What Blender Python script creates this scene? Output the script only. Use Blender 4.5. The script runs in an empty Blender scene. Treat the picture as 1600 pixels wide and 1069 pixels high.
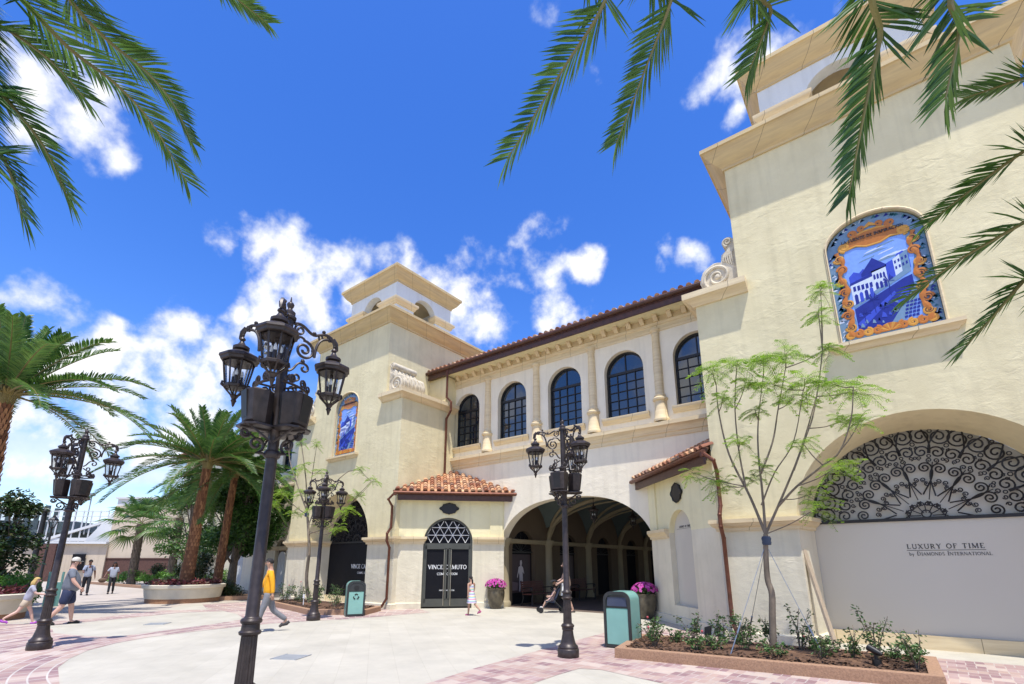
import bpy, bmesh, math, random
from mathutils import Vector, Matrix, noise
from mathutils.geometry import tessellate_polygon
R = math.radians
PI = math.pi
random.seed(7)
scene = bpy.context.scene
COL = scene.collection

# ---------------------------------------------------------------- camera
cam_d = bpy.data.cameras.new("camera")
cam = bpy.data.objects.new("camera", cam_d)
COL.objects.link(cam)
cam.location = (0, 0, 1.65)
cam.rotation_euler = (R(90 + 14.2), 0, R(37.4))
cam_d.sensor_width = 36
cam_d.lens = 36 * 757 / 1600
cam_d.shift_y = 153.5 / 1600
cam_d.clip_start = 0.05
cam_d.clip_end = 3000
scene.camera = cam

# ---------------------------------------------------------------- light
SUN = Vector((.25, -.24, 1.0)).normalized()
sun_d = bpy.data.lights.new("sun", 'SUN')
sun_d.energy = 5.0
sun_d.angle = R(.53)
sun_d.color = (1.0, .965, .90)
sun = bpy.data.objects.new("sun", sun_d)
COL.objects.link(sun)
sun.rotation_euler = SUN.to_track_quat('Z', 'Y').to_euler()
scene.view_settings.view_transform = 'Standard'
scene.view_settings.look = 'None'
scene.view_settings.gamma = 1
scene.view_settings.exposure = 0.2

# ---------------------------------------------------------------- sky with clouds (world shader, by direction only)
world = bpy.data.worlds.new("World")
scene.world = world
world.use_nodes = True
wt = world.node_tree
wt.nodes.clear()
def WN(t, **kw):
    n = wt.nodes.new(t)
    for k, v in kw.items():
        setattr(n, k, v)
    return n
def wmath(op, a, b=None, clamp=False):
    n = WN('ShaderNodeMath', operation=op); n.use_clamp = clamp
    for i, x in enumerate((a, b)):
        if x is None: continue
        if isinstance(x, (int, float)): n.inputs[i].default_value = x
        else: wt.links.new(x, n.inputs[i])
    return n.outputs[0]
sky = WN('ShaderNodeTexSky', sky_type='NISHITA')
sky.sun_disc = False
sky.sun_elevation = math.asin(SUN.z)
sky.sun_rotation = math.atan2(SUN.x, SUN.y)
sky.air_density = 1.0
sky.dust_density = 0.35
sky.ozone_density = 3.0
hs = WN('ShaderNodeHueSaturation')
hs.inputs['Hue'].default_value = 0.517
hs.inputs['Saturation'].default_value = 1.33
hs.inputs['Value'].default_value = 2.35
wt.links.new(sky.outputs[0], hs.inputs['Color'])
tc = WN('ShaderNodeTexCoord')
dirv = tc.outputs['Generated']
nz1 = WN('ShaderNodeTexNoise'); nz1.inputs['Scale'].default_value = 5.5; nz1.inputs['Detail'].default_value = 2
wt.links.new(dirv, nz1.inputs['Vector'])
vm = WN('ShaderNodeVectorMath', operation='SUBTRACT'); vm.inputs[1].default_value = (.5, .5, .5)
wt.links.new(nz1.outputs['Color'], vm.inputs[0])
vs = WN('ShaderNodeVectorMath', operation='SCALE'); vs.inputs['Scale'].default_value = .12
wt.links.new(vm.outputs[0], vs.inputs[0])
va = WN('ShaderNodeVectorMath', operation='ADD')
wt.links.new(dirv, va.inputs[0]); wt.links.new(vs.outputs[0], va.inputs[1])
wdir = va.outputs[0]
CLOUDS = [(-0.795, 0.009, 0.607, 0.115, 1.00), (-0.805, 0.058, 0.590, 0.097, 1.00), (-0.839, 0.014, 0.543, 0.059, 1.00), (-0.811, 0.115, 0.574, 0.049, 0.80), (-0.769, 0.070, 0.636, 0.061, 1.00), (-0.798, 0.314, 0.515, 0.077, 1.00), (-0.772, 0.382, 0.508, 0.102, 1.00), (-0.732, 0.448, 0.513, 0.091, 1.00), (-0.835, 0.343, 0.430, 0.099, 1.00), (-0.791, 0.427, 0.438, 0.097, 1.00), (-0.855, 0.299, 0.423, 0.051, 1.00), (-0.810, 0.277, 0.517, 0.050, 1.00), (-0.656, 0.552, 0.516, 0.115, 1.00), (-0.620, 0.604, 0.500, 0.124, 1.00), (-0.600, 0.648, 0.470, 0.089, 1.00), (-0.654, 0.623, 0.428, 0.089, 1.00), (-0.646, 0.525, 0.554, 0.071, 1.00), (-0.497, 0.651, 0.574, 0.057, 0.90), (-0.451, 0.692, 0.563, 0.100, 1.00), (-0.393, 0.726, 0.565, 0.068, 1.00), (-0.511, 0.669, 0.540, 0.058, 1.00), (-0.466, 0.735, 0.492, 0.088, 1.00), (-0.487, 0.743, 0.460, 0.074, 1.00), (-0.448, 0.765, 0.463, 0.059, 1.00), (-0.250, 0.782, 0.571, 0.049, 1.00), (-0.215, 0.798, 0.563, 0.057, 1.00), (-0.270, 0.784, 0.559, 0.039, 0.80), (-0.114, 0.660, 0.742, 0.056, 1.00), (-0.082, 0.679, 0.730, 0.069, 1.00), (-0.045, 0.676, 0.736, 0.078, 1.00), (-0.083, 0.708, 0.701, 0.047, 1.00), (-0.014, 0.671, 0.742, 0.054, 0.80), (-0.292, 0.479, 0.828, 0.051, 0.70), (0.053, 0.672, 0.739, 0.041, 0.60), (-0.265, 0.558, 0.787, 0.030, 0.55), (-0.907, 0.184, 0.378, 0.041, 0.90), (-0.785, 0.407, 0.467, 0.095, 1.00), (-0.800, 0.353, 0.485, 0.087, 1.00), (-0.737, 0.483, 0.472, 0.085, 1.00), (-0.594, 0.612, 0.522, 0.087, 1.00), (-0.925, 0.105, 0.366, 0.077, 0.80), (-0.899, 0.235, 0.369, 0.086, 1.00), (-0.887, 0.325, 0.327, 0.078, 1.00), (-0.925, 0.170, 0.340, 0.081, 1.00), (-0.917, 0.229, 0.326, 0.110, 1.00), (-0.945, 0.143, 0.293, 0.102, 1.00), (-0.907, 0.296, 0.299, 0.102, 1.00), (-0.946, 0.197, 0.257, 0.130, 1.00), (-0.969, 0.117, 0.219, 0.099, 1.00), (-0.933, 0.277, 0.230, 0.125, 1.00), (-0.968, 0.184, 0.173, 0.104, 1.00), (-0.983, 0.113, 0.143, 0.086, 1.00), (-0.955, 0.248, 0.162, 0.097, 1.00), (-0.916, 0.343, 0.207, 0.079, 1.00), (-0.882, 0.297, 0.364, 0.077, 1.00), (-0.956, 0.077, 0.283, 0.064, 0.80), (-0.872, 0.235, 0.430, 0.031, 0.50), (-0.535, 0.599, 0.596, 0.031, 0.50), (-0.258, 0.711, 0.655, 0.026, 0.40), (-0.266, -0.816, 0.513, 0.172, 1.00), (0.441, -0.699, 0.563, 0.129, 1.00), (-0.550, -0.479, 0.684, 0.156, 1.00), (-0.205, -0.612, 0.764, 0.186, 1.00), (0.795, -0.383, 0.470, 0.209, 1.00), (-0.412, -0.712, 0.569, 0.242, 1.00), (0.280, -0.723, 0.631, 0.214, 1.00), (-0.513, -0.571, 0.641, 0.203, 1.00), (-0.160, -0.974, 0.162, 0.241, 1.00), (0.194, -0.762, 0.618, 0.243, 1.00), (0.505, -0.464, 0.728, 0.175, 1.00), (0.769, -0.455, 0.449, 0.251, 1.00), (0.919, -0.333, 0.210, 0.139, 1.00), (-0.236, -0.618, 0.750, 0.181, 1.00), (0.542, -0.763, 0.353, 0.191, 1.00), (0.037, -0.922, 0.387, 0.202, 1.00), (0.343, -0.604, 0.719, 0.215, 1.00), (0.701, -0.162, 0.694, 0.259, 1.00), (0.641, -0.723, 0.256, 0.240, 1.00), (0.688, -0.098, 0.719, 0.200, 1.00), (0.704, -0.648, 0.290, 0.236, 1.00), (0.443, -0.829, 0.341, 0.129, 1.00), (-0.290, -0.894, 0.342, 0.160, 1.00), (-0.472, -0.756, 0.454, 0.140, 1.00), (-0.631, -0.725, 0.276, 0.150, 1.00), (-0.663, -0.557, 0.500, 0.170, 1.00), (-0.360, -0.676, 0.643, 0.150, 1.00), (-0.814, -0.470, 0.342, 0.150, 1.00), (-0.510, -0.653, 0.559, 0.080, 1.00)]
prev = None
for (dx, dy, dz, rad, wgt) in CLOUDS:
    ds = WN('ShaderNodeVectorMath', operation='DISTANCE')
    wt.links.new(wdir, ds.inputs[0]); ds.inputs[1].default_value = (dx, dy, dz)
    mr = WN('ShaderNodeMapRange'); mr.inputs['From Min'].default_value = rad; mr.inputs['From Max'].default_value = 0.0
    mr.inputs['To Max'].default_value = wgt
    wt.links.new(ds.outputs['Value'], mr.inputs['Value'])
    prev = mr.outputs[0] if prev is None else wmath('SMOOTH_MAX', prev, mr.outputs[0]) if False else wmath('MAXIMUM', prev, mr.outputs[0])
nz2 = WN('ShaderNodeTexNoise'); nz2.inputs['Scale'].default_value = 15; nz2.inputs['Detail'].default_value = 9; nz2.inputs['Roughness'].default_value = .56
wt.links.new(dirv, nz2.inputs['Vector'])
dens = wmath('ADD', prev, wmath('MULTIPLY', wmath('SUBTRACT', nz2.outputs['Fac'], .54), 2.3))
gate = wmath('MULTIPLY', prev, 6.0, clamp=True)
mrd = WN('ShaderNodeMapRange', interpolation_type='SMOOTHSTEP')
mrd.inputs['From Min'].default_value = .17; mrd.inputs['From Max'].default_value = .96
wt.links.new(dens, mrd.inputs['Value'])
mask = wmath('MULTIPLY', mrd.outputs[0], gate)
# soft pale band of thin cloud low over the horizon
sep = WN('ShaderNodeSeparateXYZ'); wt.links.new(dirv, sep.inputs[0])
nz3 = WN('ShaderNodeTexNoise'); nz3.inputs['Scale'].default_value = 4.0; nz3.inputs['Detail'].default_value = 6
mp = WN('ShaderNodeMapping'); mp.inputs['Scale'].default_value = (1, 1, 4.5)
wt.links.new(dirv, mp.inputs[0]); wt.links.new(mp.outputs[0], nz3.inputs['Vector'])
mrh = WN('ShaderNodeMapRange'); mrh.inputs['From Min'].default_value = .36; mrh.inputs['From Max'].default_value = .02
wt.links.new(sep.outputs['Z'], mrh.inputs['Value'])
mrn = WN('ShaderNodeMapRange', interpolation_type='SMOOTHSTEP'); mrn.inputs['From Min'].default_value = .36; mrn.inputs['From Max'].default_value = .62
wt.links.new(nz3.outputs['Fac'], mrn.inputs['Value'])
low = wmath('MULTIPLY', mrh.outputs[0], wmath('MULTIPLY', mrn.outputs[0], 1.1), clamp=True)
mask = wmath('MAXIMUM', mask, low)
cr = WN('ShaderNodeMix', data_type='RGBA')
shade = WN('ShaderNodeMapRange'); shade.inputs['From Min'].default_value = .42; shade.inputs['From Max'].default_value = 1.0
nz4 = WN('ShaderNodeTexNoise'); nz4.inputs['Scale'].default_value = 7; nz4.inputs['Detail'].default_value = 5
mp4 = WN('ShaderNodeMapping'); mp4.inputs['Location'].default_value = (0, 0, .06)
wt.links.new(dirv, mp4.inputs[0]); wt.links.new(mp4.outputs[0], nz4.inputs['Vector'])
wt.links.new(wmath('ADD', wmath('MULTIPLY', dens, .6), nz4.outputs['Fac']), shade.inputs['Value'])
wt.links.new(shade.outputs[0], cr.inputs['Factor'])
CW = 10.2
cr.inputs['A'].default_value = (CW * .60, CW * .70, CW * .86, 1)
cr.inputs['B'].default_value = (CW * 1.0, CW * 1.0, CW * 1.0, 1)
mx = WN('ShaderNodeMix', data_type='RGBA')
wt.links.new(mask, mx.inputs['Factor'])
wt.links.new(hs.outputs[0], mx.inputs['A']); wt.links.new(cr.outputs['Result'], mx.inputs['B'])
bg = WN('ShaderNodeBackground'); bg.inputs['Strength'].default_value = .1
wt.links.new(mx.outputs['Result'], bg.inputs['Color'])
wo = WN('ShaderNodeOutputWorld'); wt.links.new(bg.outputs[0], wo.inputs['Surface'])

# ---------------------------------------------------------------- materials
def new_mat(name):
    m = bpy.data.materials.new(name); m.use_nodes = True
    nt = m.node_tree
    b = nt.nodes.get('Principled BSDF')
    return m, nt, b
def N(nt, t, **kw):
    n = nt.nodes.new(t)
    for k, v in kw.items(): setattr(n, k, v)
    return n
def c4(c): return (c[0], c[1], c[2], 1)
def mat(name, col, rough=.6, metal=0.0, var=0.0, vscale=3.0, col2=None, bump=0.0, bscale=20, bdetail=4, ior=1.5, spec=None,
        rnd=None, trans=0.0, stretch=None, bdist=.02, v2=None):
    """plain procedural: noise mottling between col and col2, optional per-piece colour from attribute rnd, noise bump"""
    m, nt, b = new_mat(name)
    L = nt.links
    b.inputs['Roughness'].default_value = rough
    b.inputs['Metallic'].default_value = metal
    b.inputs['IOR'].default_value = ior
    if spec is not None: b.inputs['Specular IOR Level'].default_value = spec
    geo = N(nt, 'ShaderNodeTexCoord')
    vec = geo.outputs['Object']
    if stretch:
        mp = N(nt, 'ShaderNodeMapping'); mp.inputs['Scale'].default_value = stretch
        L.new(vec, mp.inputs[0]); vec = mp.outputs[0]
    out = None
    if var > 0 or col2:
        if col2 is None: col2 = tuple(x * (1 - var) for x in col)
        n1 = N(nt, 'ShaderNodeTexNoise'); n1.inputs['Scale'].default_value = vscale; n1.inputs['Detail'].default_value = 5
        L.new(vec, n1.inputs['Vector'])
        mr = N(nt, 'ShaderNodeMapRange'); mr.inputs['From Min'].default_value = .35; mr.inputs['From Max'].default_value = .65
        L.new(n1.outputs['Fac'], mr.inputs['Value'])
        mx = N(nt, 'ShaderNodeMix', data_type='RGBA')
        mx.inputs['A'].default_value = c4(col); mx.inputs['B'].default_value = c4(col2)
        L.new(mr.outputs[0], mx.inputs['Factor']); out = mx.outputs['Result']
    if rnd:
        at = N(nt, 'ShaderNodeAttribute', attribute_name='rnd')
        cr = N(nt, 'ShaderNodeValToRGB')
        el = cr.color_ramp.elements
        while len(el) < len(rnd): el.new(.5)
        for i, c in enumerate(rnd):
            el[i].position = i / (len(rnd) - 1); el[i].color = c4(c)
        L.new(at.outputs['Fac'], cr.inputs[0])
        if out:
            mx = N(nt, 'ShaderNodeMix', data_type='RGBA', blend_type='MULTIPLY'); mx.inputs['Factor'].default_value = 1
            L.new(cr.outputs[0], mx.inputs['A']); L.new(out, mx.inputs['B']); out = mx.outputs['Result']
        else: out = cr.outputs[0]
    if out: L.new(out, b.inputs['Base Color'])
    else: b.inputs['Base Color'].default_value = c4(col)
    if bump > 0:
        n2 = N(nt, 'ShaderNodeTexNoise'); n2.inputs['Scale'].default_value = bscale; n2.inputs['Detail'].default_value = bdetail
        L.new(vec, n2.inputs['Vector'])
        bp = N(nt, 'ShaderNodeBump'); bp.inputs['Strength'].default_value = bump; bp.inputs['Distance'].default_value = bdist
        L.new(n2.outputs['Fac'], bp.inputs['Height']); L.new(bp.outputs[0], b.inputs['Normal'])
    if trans > 0:
        tr = N(nt, 'ShaderNodeBsdfTranslucent')
        if out: L.new(out, tr.inputs['Color'])
        else: tr.inputs['Color'].default_value = c4(col)
        ms = N(nt, 'ShaderNodeMixShader'); ms.inputs[0].default_value = trans
        o = nt.nodes.get('Material Output')
        L.new(b.outputs[0], ms.inputs[1]); L.new(tr.outputs[0], ms.inputs[2]); L.new(ms.outputs[0], o.inputs['Surface'])
    return m

def stucco(name, col, col2):
    m, nt, b = new_mat(name); L = nt.links
    b.inputs['Roughness'].default_value = .88
    b.inputs['Specular IOR Level'].default_value = .2
    tcn = N(nt, 'ShaderNodeTexCoord')
    n1 = N(nt, 'ShaderNodeTexNoise'); n1.inputs['Scale'].default_value = .9; n1.inputs['Detail'].default_value = 6; n1.inputs['Roughness'].default_value = .65
    L.new(tcn.outputs['Object'], n1.inputs['Vector'])
    mr = N(nt, 'ShaderNodeMapRange'); mr.inputs['From Min'].default_value = .36; mr.inputs['From Max'].default_value = .66
    L.new(n1.outputs['Fac'], mr.inputs['Value'])
    mx = N(nt, 'ShaderNodeMix', data_type='RGBA'); mx.inputs['A'].default_value = c4(col); mx.inputs['B'].default_value = c4(col2)
    L.new(mr.outputs[0], mx.inputs['Factor'])
    # faint vertical weather streaks
    mps = N(nt, 'ShaderNodeMapping'); mps.inputs['Scale'].default_value = (3.2, 3.2, .22)
    L.new(tcn.outputs['Object'], mps.inputs[0])
    ns = N(nt, 'ShaderNodeTexNoise'); ns.inputs['Scale'].default_value = 1.4; ns.inputs['Detail'].default_value = 5
    L.new(mps.outputs[0], ns.inputs['Vector'])
    mrs = N(nt, 'ShaderNodeMapRange'); mrs.inputs['From Min'].default_value = .5; mrs.inputs['From Max'].default_value = .75
    mrs.inputs['To Min'].default_value = 1.0; mrs.inputs['To Max'].default_value = .88
    L.new(ns.outputs['Fac'], mrs.inputs['Value'])
    hv = N(nt, 'ShaderNodeHueSaturation'); L.new(mx.outputs['Result'], hv.inputs['Color']); L.new(mrs.outputs[0], hv.inputs['Value'])
    L.new(hv.outputs[0], b.inputs['Base Color'])
    # trowelled relief: slanting strokes plus pits
    mp = N(nt, 'ShaderNodeMapping'); mp.inputs['Rotation'].default_value = (.3, .5, .2); mp.inputs['Scale'].default_value = (1, 1, 1.7)
    L.new(tcn.outputs['Object'], mp.inputs[0])
    n2 = N(nt, 'ShaderNodeTexNoise'); n2.inputs['Scale'].default_value = 4.2; n2.inputs['Detail'].default_value = 5; n2.inputs['Roughness'].default_value = .55; n2.inputs['Distortion'].default_value = .6
    L.new(mp.outputs[0], n2.inputs['Vector'])
    bp = N(nt, 'ShaderNodeBump'); bp.inputs['Strength'].default_value = .45; bp.inputs['Distance'].default_value = .038
    nm = N(nt, 'ShaderNodeTexNoise'); nm.inputs['Scale'].default_value = 1.3; nm.inputs['Detail'].default_value = 3; L.new(tcn.outputs['Object'], nm.inputs['Vector'])
    mk = N(nt, 'ShaderNodeMapRange'); mk.inputs['From Min'].default_value = .38; mk.inputs['From Max'].default_value = .66; mk.inputs['To Min'].default_value = .15; L.new(nm.outputs['Fac'], mk.inputs['Value'])
    mh = N(nt, 'ShaderNodeMath', operation='MULTIPLY'); L.new(n2.outputs['Fac'], mh.inputs[0]); L.new(mk.outputs[0], mh.inputs[1])
    L.new(mh.outputs[0], bp.inputs['Height'])
    n3 = N(nt, 'ShaderNodeTexNoise'); n3.inputs['Scale'].default_value = 38; n3.inputs['Detail'].default_value = 3
    L.new(tcn.outputs['Object'], n3.inputs['Vector'])
    bp2 = N(nt, 'ShaderNodeBump'); bp2.inputs['Strength'].default_value = .25; bp2.inputs['Distance'].default_value = .01
    L.new(n3.outputs['Fac'], bp2.inputs['Height']); L.new(bp.outputs[0], bp2.inputs['Normal'])
    L.new(bp2.outputs[0], b.inputs['Normal'])
    return m

def stone(name, col, col2, joint=1.15):
    """cast stone trim: horizontal veins and vertical joints"""
    m, nt, b = new_mat(name); L = nt.links
    b.inputs['Roughness'].default_value = .7
    tcn = N(nt, 'ShaderNodeTexCoord')
    mp = N(nt, 'ShaderNodeMapping'); mp.inputs['Scale'].default_value = (.7, .7, 9)
    L.new(tcn.outputs['Object'], mp.inputs[0])
    n1 = N(nt, 'ShaderNodeTexNoise'); n1.inputs['Scale'].default_value = 1.6; n1.inputs['Detail'].default_value = 7; n1.inputs['Roughness'].default_value = .65
    L.new(mp.outputs[0], n1.inputs['Vector'])
    mr = N(nt, 'ShaderNodeMapRange'); mr.inputs['From Min'].default_value = .35; mr.inputs['From Max'].default_value = .68
    L.new(n1.outputs['Fac'], mr.inputs['Value'])
    mx = N(nt, 'ShaderNodeMix', data_type='RGBA'); mx.inputs['A'].default_value = c4(col); mx.inputs['B'].default_value = c4(col2)
    L.new(mr.outputs[0], mx.inputs['Factor'])
    sx = N(nt, 'ShaderNodeSeparateXYZ'); L.new(tcn.outputs['Object'], sx.inputs[0])
    def mm(op, a, bb):
        q = N(nt, 'ShaderNodeMath', operation=op)
        for i, x in enumerate((a, bb)):
            if isinstance(x, (int, float)): q.inputs[i].default_value = x
            else: L.new(x, q.inputs[i])
        return q.outputs[0]
    s = mm('ADD', sx.outputs['X'], sx.outputs['Y'])
    fr = mm('FRACT', mm('DIVIDE', mm('ADD', s, 50.37), joint), 0)
    jt = mm('LESS_THAN', fr, .014 / joint)
    mj = N(nt, 'ShaderNodeMix', data_type='RGBA'); L.new(jt, mj.inputs['Factor'])
    L.new(mx.outputs['Result'], mj.inputs['A']); mj.inputs['B'].default_value = c4([x * .5 for x in col2])
    L.new(mj.outputs['Result'], b.inputs['Base Color'])
    bp = N(nt, 'ShaderNodeBump'); bp.inputs['Strength'].default_value = .2; bp.inputs['Distance'].default_value = .01
    L.new(n1.outputs['Fac'], bp.inputs['Height']); L.new(bp.outputs[0], b.inputs['Normal'])
    return m

def brickmat(name, c1, c2, mortar, w, h, ms=.02, polar=None, rot=0.0, rough=.8, tint=None):
    m, nt, b = new_mat(name); L = nt.links
    b.inputs['Roughness'].default_value = rough
    g = N(nt, 'ShaderNodeNewGeometry')
    vec = g.outputs['Position']
    if polar:
        sb = N(nt, 'ShaderNodeVectorMath', operation='SUBTRACT'); sb.inputs[1].default_value = (polar[0], polar[1], 0)
        L.new(vec, sb.inputs[0])
        sx = N(nt, 'ShaderNodeSeparateXYZ'); L.new(sb.outputs[0], sx.inputs[0])
        at = N(nt, 'ShaderNodeMath', operation='ARCTAN2'); L.new(sx.outputs['Y'], at.inputs[0]); L.new(sx.outputs['X'], at.inputs[1])
        ml = N(nt, 'ShaderNodeMath', operation='MULTIPLY'); L.new(at.outputs[0], ml.inputs[0]); ml.inputs[1].default_value = polar[2]
        ln = N(nt, 'ShaderNodeVectorMath', operation='LENGTH'); L.new(sb.outputs[0], ln.inputs[0])
        cx = N(nt, 'ShaderNodeCombineXYZ'); L.new(ml.outputs[0], cx.inputs[0]); L.new(ln.outputs['Value'], cx.inputs[1])
        vec = cx.outputs[0]
    else:
        mp = N(nt, 'ShaderNodeMapping'); mp.inputs['Rotation'].default_value = (0, 0, rot)
        L.new(vec, mp.inputs[0]); vec = mp.outputs[0]
    bt = N(nt, 'ShaderNodeTexBrick')
    bt.inputs['Color1'].default_value = c4(c1); bt.inputs['Color2'].default_value = c4(c2); bt.inputs['Mortar'].default_value = c4(mortar)
    bt.inputs['Scale'].default_value = 1; bt.inputs['Mortar Size'].default_value = ms; bt.inputs['Mortar Smooth'].default_value = .2
    bt.inputs['Brick Width'].default_value = w; bt.inputs['Row Height'].default_value = h
    bt.offset = .5
    L.new(vec, bt.inputs['Vector'])
    bcol = bt.outputs['Color']
    if tint:
        def mm(op, a, bb=0):
            q = N(nt, 'ShaderNodeMath', operation=op)
            for i, x in enumerate((a, bb)):
                if isinstance(x, (int, float)): q.inputs[i].default_value = x
                else: L.new(x, q.inputs[i])
            return q.outputs[0]
        s3 = N(nt, 'ShaderNodeSeparateXYZ'); L.new(vec, s3.inputs[0])
        row = mm('FLOOR', mm('DIVIDE', s3.outputs['Y'], h)); odd = mm('MULTIPLY', mm('MODULO', mm('ADD', row, 1000), 2), .5)
        colx = mm('FLOOR', mm('ADD', mm('DIVIDE', s3.outputs['X'], w), odd))
        cb = N(nt, 'ShaderNodeCombineXYZ'); L.new(colx, cb.inputs[0]); L.new(row, cb.inputs[1])
        wn = N(nt, 'ShaderNodeTexWhiteNoise', noise_dimensions='2D'); L.new(cb.outputs[0], wn.inputs['Vector'])
        rp = N(nt, 'ShaderNodeValToRGB'); rp.color_ramp.interpolation = 'CONSTANT'
        while len(rp.color_ramp.elements) < len(tint): rp.color_ramp.elements.new(.5)
        for i, c in enumerate(tint): rp.color_ramp.elements[i].position = i / len(tint); rp.color_ramp.elements[i].color = c4(c)
        L.new(wn.outputs['Value'], rp.inputs[0])
        mxb = N(nt, 'ShaderNodeMix', data_type='RGBA'); L.new(bt.outputs['Fac'], mxb.inputs['Factor']); L.new(rp.outputs[0], mxb.inputs['A']); mxb.inputs['B'].default_value = c4(mortar); bcol = mxb.outputs['Result']
    n1 = N(nt, 'ShaderNodeTexNoise'); n1.inputs['Scale'].default_value = .8; n1.inputs['Detail'].default_value = 8; n1.inputs['Roughness'].default_value = .7
    L.new(g.outputs['Position'], n1.inputs['Vector'])
    mr = N(nt, 'ShaderNodeMapRange'); mr.inputs['From Min'].default_value = .3; mr.inputs['From Max'].default_value = .75; mr.inputs['To Min'].default_value = .80; mr.inputs['To Max'].default_value = 1.08
    L.new(n1.outputs['Fac'], mr.inputs['Value'])
    hv = N(nt, 'ShaderNodeHueSaturation'); L.new(bcol, hv.inputs['Color']); L.new(mr.outputs[0], hv.inputs['Value'])
    L.new(hv.outputs[0], b.inputs['Base Color'])
    bp = N(nt, 'ShaderNodeBump'); bp.inputs['Strength'].default_value = .3; bp.inputs['Distance'].default_value = .006; bp.invert = True
    L.new(bt.outputs['Fac'], bp.inputs['Height']); L.new(bp.outputs[0], b.inputs['Normal'])
    return m

M = {}
M['cream'] = stucco('cream_stucco', (.74, .658, .415), (.645, .565, .345))
M['white'] = stucco('white_stucco', (.735, .67, .505), (.64, .58, .43))
M['wing'] = stucco('pale_stucco', (.84, .76, .59), (.77, .69, .53))
M['porch'] = stucco('porch_stucco', (.80, .73, .46), (.74, .665, .41))
M['stone'] = stone('cast_stone', (.74, .61, .38), (.60, .47, .28))
M['corn'] = stone('cornice_stone', (.60, .46, .23), (.46, .35, .19))
M['carve'] = mat('carved_stone', (.68, .60, .45), .8, var=.3, vscale=6, bump=.3, bscale=25)
M['belf'] = stucco('belfry_stucco', (.70, .72, .70), (.66, .68, .66))
M['brown'] = mat('brown_timber', (.085, .032, .018), .45, var=.35, vscale=8, bump=.1, bscale=30)
M['copper'] = mat('copper_pipe', (.17, .062, .034), .38, metal=.5, var=.35, vscale=9)
M['iron'] = mat('wrought_iron', (.055, .041, .037), .42, metal=.3, var=.4, vscale=14, bump=.15, bscale=90, bdist=.004)
M['ironb'] = mat('black_iron', (.012, .011, .011), .5, var=.3, vscale=10)
M['tile'] = mat('clay_tile', (1, 1, 1), .75, var=.25, vscale=9, rnd=[(.20, .06, .03), (.48, .20, .09), (.72, .46, .26), (.30, .11, .06), (.60, .32, .15), (.22, .12, .09), (.66, .40, .22)], bump=.3, bscale=40)
M['glass'] = mat('dark_glass', (.006, .016, .028), .03, ior=2.0, bump=.06, bscale=2.2, bdetail=2)
M['lglass'] = mat('lantern_glass', (.75, .82, .85), .05)
_b = M['lglass'].node_tree.nodes['Principled BSDF']; _b.inputs['Transmission Weight'].default_value = 1.0; _b.inputs['IOR'].default_value = 1.1; _b.inputs['Alpha'].default_value = .28
M['blackp'] = mat('black_panel', (.010, .010, .013), .5, var=.2, spec=.12)
M['whitep'] = mat('white_board', (.58, .535, .445), .26, var=.03, vscale=.6)
M['creamp'] = mat('cream_board', (.60, .56, .46), .6, var=.05)
M['doorm'] = mat('door_metal', (.10, .10, .085), .4, metal=.5, var=.15)
M['letw'] = mat('white_lettering', (.8, .8, .78), .5)
M['letd'] = mat('dark_lettering', (.05, .05, .052), .5)
M['brass'] = mat('steel_handle', (.42, .38, .30), .3, metal=.9)
M['paving'] = brickmat('cream_paving', (.50, .465, .38), (.47, .436, .352), (.44, .405, .325), .9, .45, .005, rot=.65)
M['concrete'] = brickmat('tan_concrete', (.50, .43, .36), (.46, .40, .33), (.40, .34, .28), 3, 3, .015, rot=.4)
TB = [(.44, .315, .265), (.38, .25, .225), (.47, .36, .30), (.28, .17, .17), (.43, .30, .25), (.40, .28, .26), (.50, .40, .335), (.33, .215, .20)]
M['brickr'] = brickmat('rose_pavers', (.52, .38, .33), (.34, .215, .22), (.47, .41, .36), .24, .24, .008, rot=.05, tint=TB)
M['brickp'] = brickmat('rose_pavers_in_arcs', (.50, .36, .31), (.34, .22, .215), (.54, .49, .43), .42, .21, .013, polar=(-9.4, 7.0, 5.0), tint=TB)
M['wallbrick'] = mat('red_brick', (.115, .055, .042), .85, var=.4, vscale=12)
M['kerb'] = mat('terracotta_kerb', (.40, .235, .14), .8, var=.3, vscale=40, bump=.3, bscale=80)
M['soil'] = mat('bark_mulch', (.085, .045, .028), .95, col2=(.035, .02, .014), vscale=22, bump=1.0, bscale=45, bdist=.05)
M['bark'] = mat('grey_bark', (.20, .155, .115), .9, var=.5, vscale=18, bump=.7, bscale=30, stretch=(1, 1, .35))
M['bark2'] = mat('pale_bark', (.22, .175, .125), .85, var=.4, vscale=14, bump=.4, bscale=30, stretch=(1, 1, .3))
M['pbark'] = mat('palm_boots', (.30, .13, .06), .9, rnd=[(.12, .05, .025), (.27, .12, .055), (.40, .20, .09), (.20, .085, .04)], bump=.5, bscale=30)
M['frond'] = mat('palm_leaf', (.06, .12, .03), .35, rnd=[(.026, .08, .012), (.065, .16, .022), (.14, .26, .045), (.04, .11, .03)], trans=.3)
M['frond2'] = mat('palm_leaf_bright', (.08, .15, .03), .4, rnd=[(.040, .12, .02), (.09, .20, .035), (.17, .28, .06), (.065, .16, .04)], trans=.32)
M['rachis'] = mat('palm_rib', (.22, .19, .06), .5, var=.3)
M['rachisb'] = mat('palm_stalk_tan', (.24, .19, .06), .55, var=.3)
M['leaf'] = mat('tree_leaf', (.05, .11, .02), .45, rnd=[(.022, .075, .012), (.05, .13, .02), (.09, .19, .03), (.035, .09, .018)], trans=.25)
M['leafd'] = mat('glossy_dark_leaf', (.03, .06, .015), .3, rnd=[(.010, .030, .008), (.022, .055, .012), (.045, .085, .02), (.07, .06, .02)], trans=.1)
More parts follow.
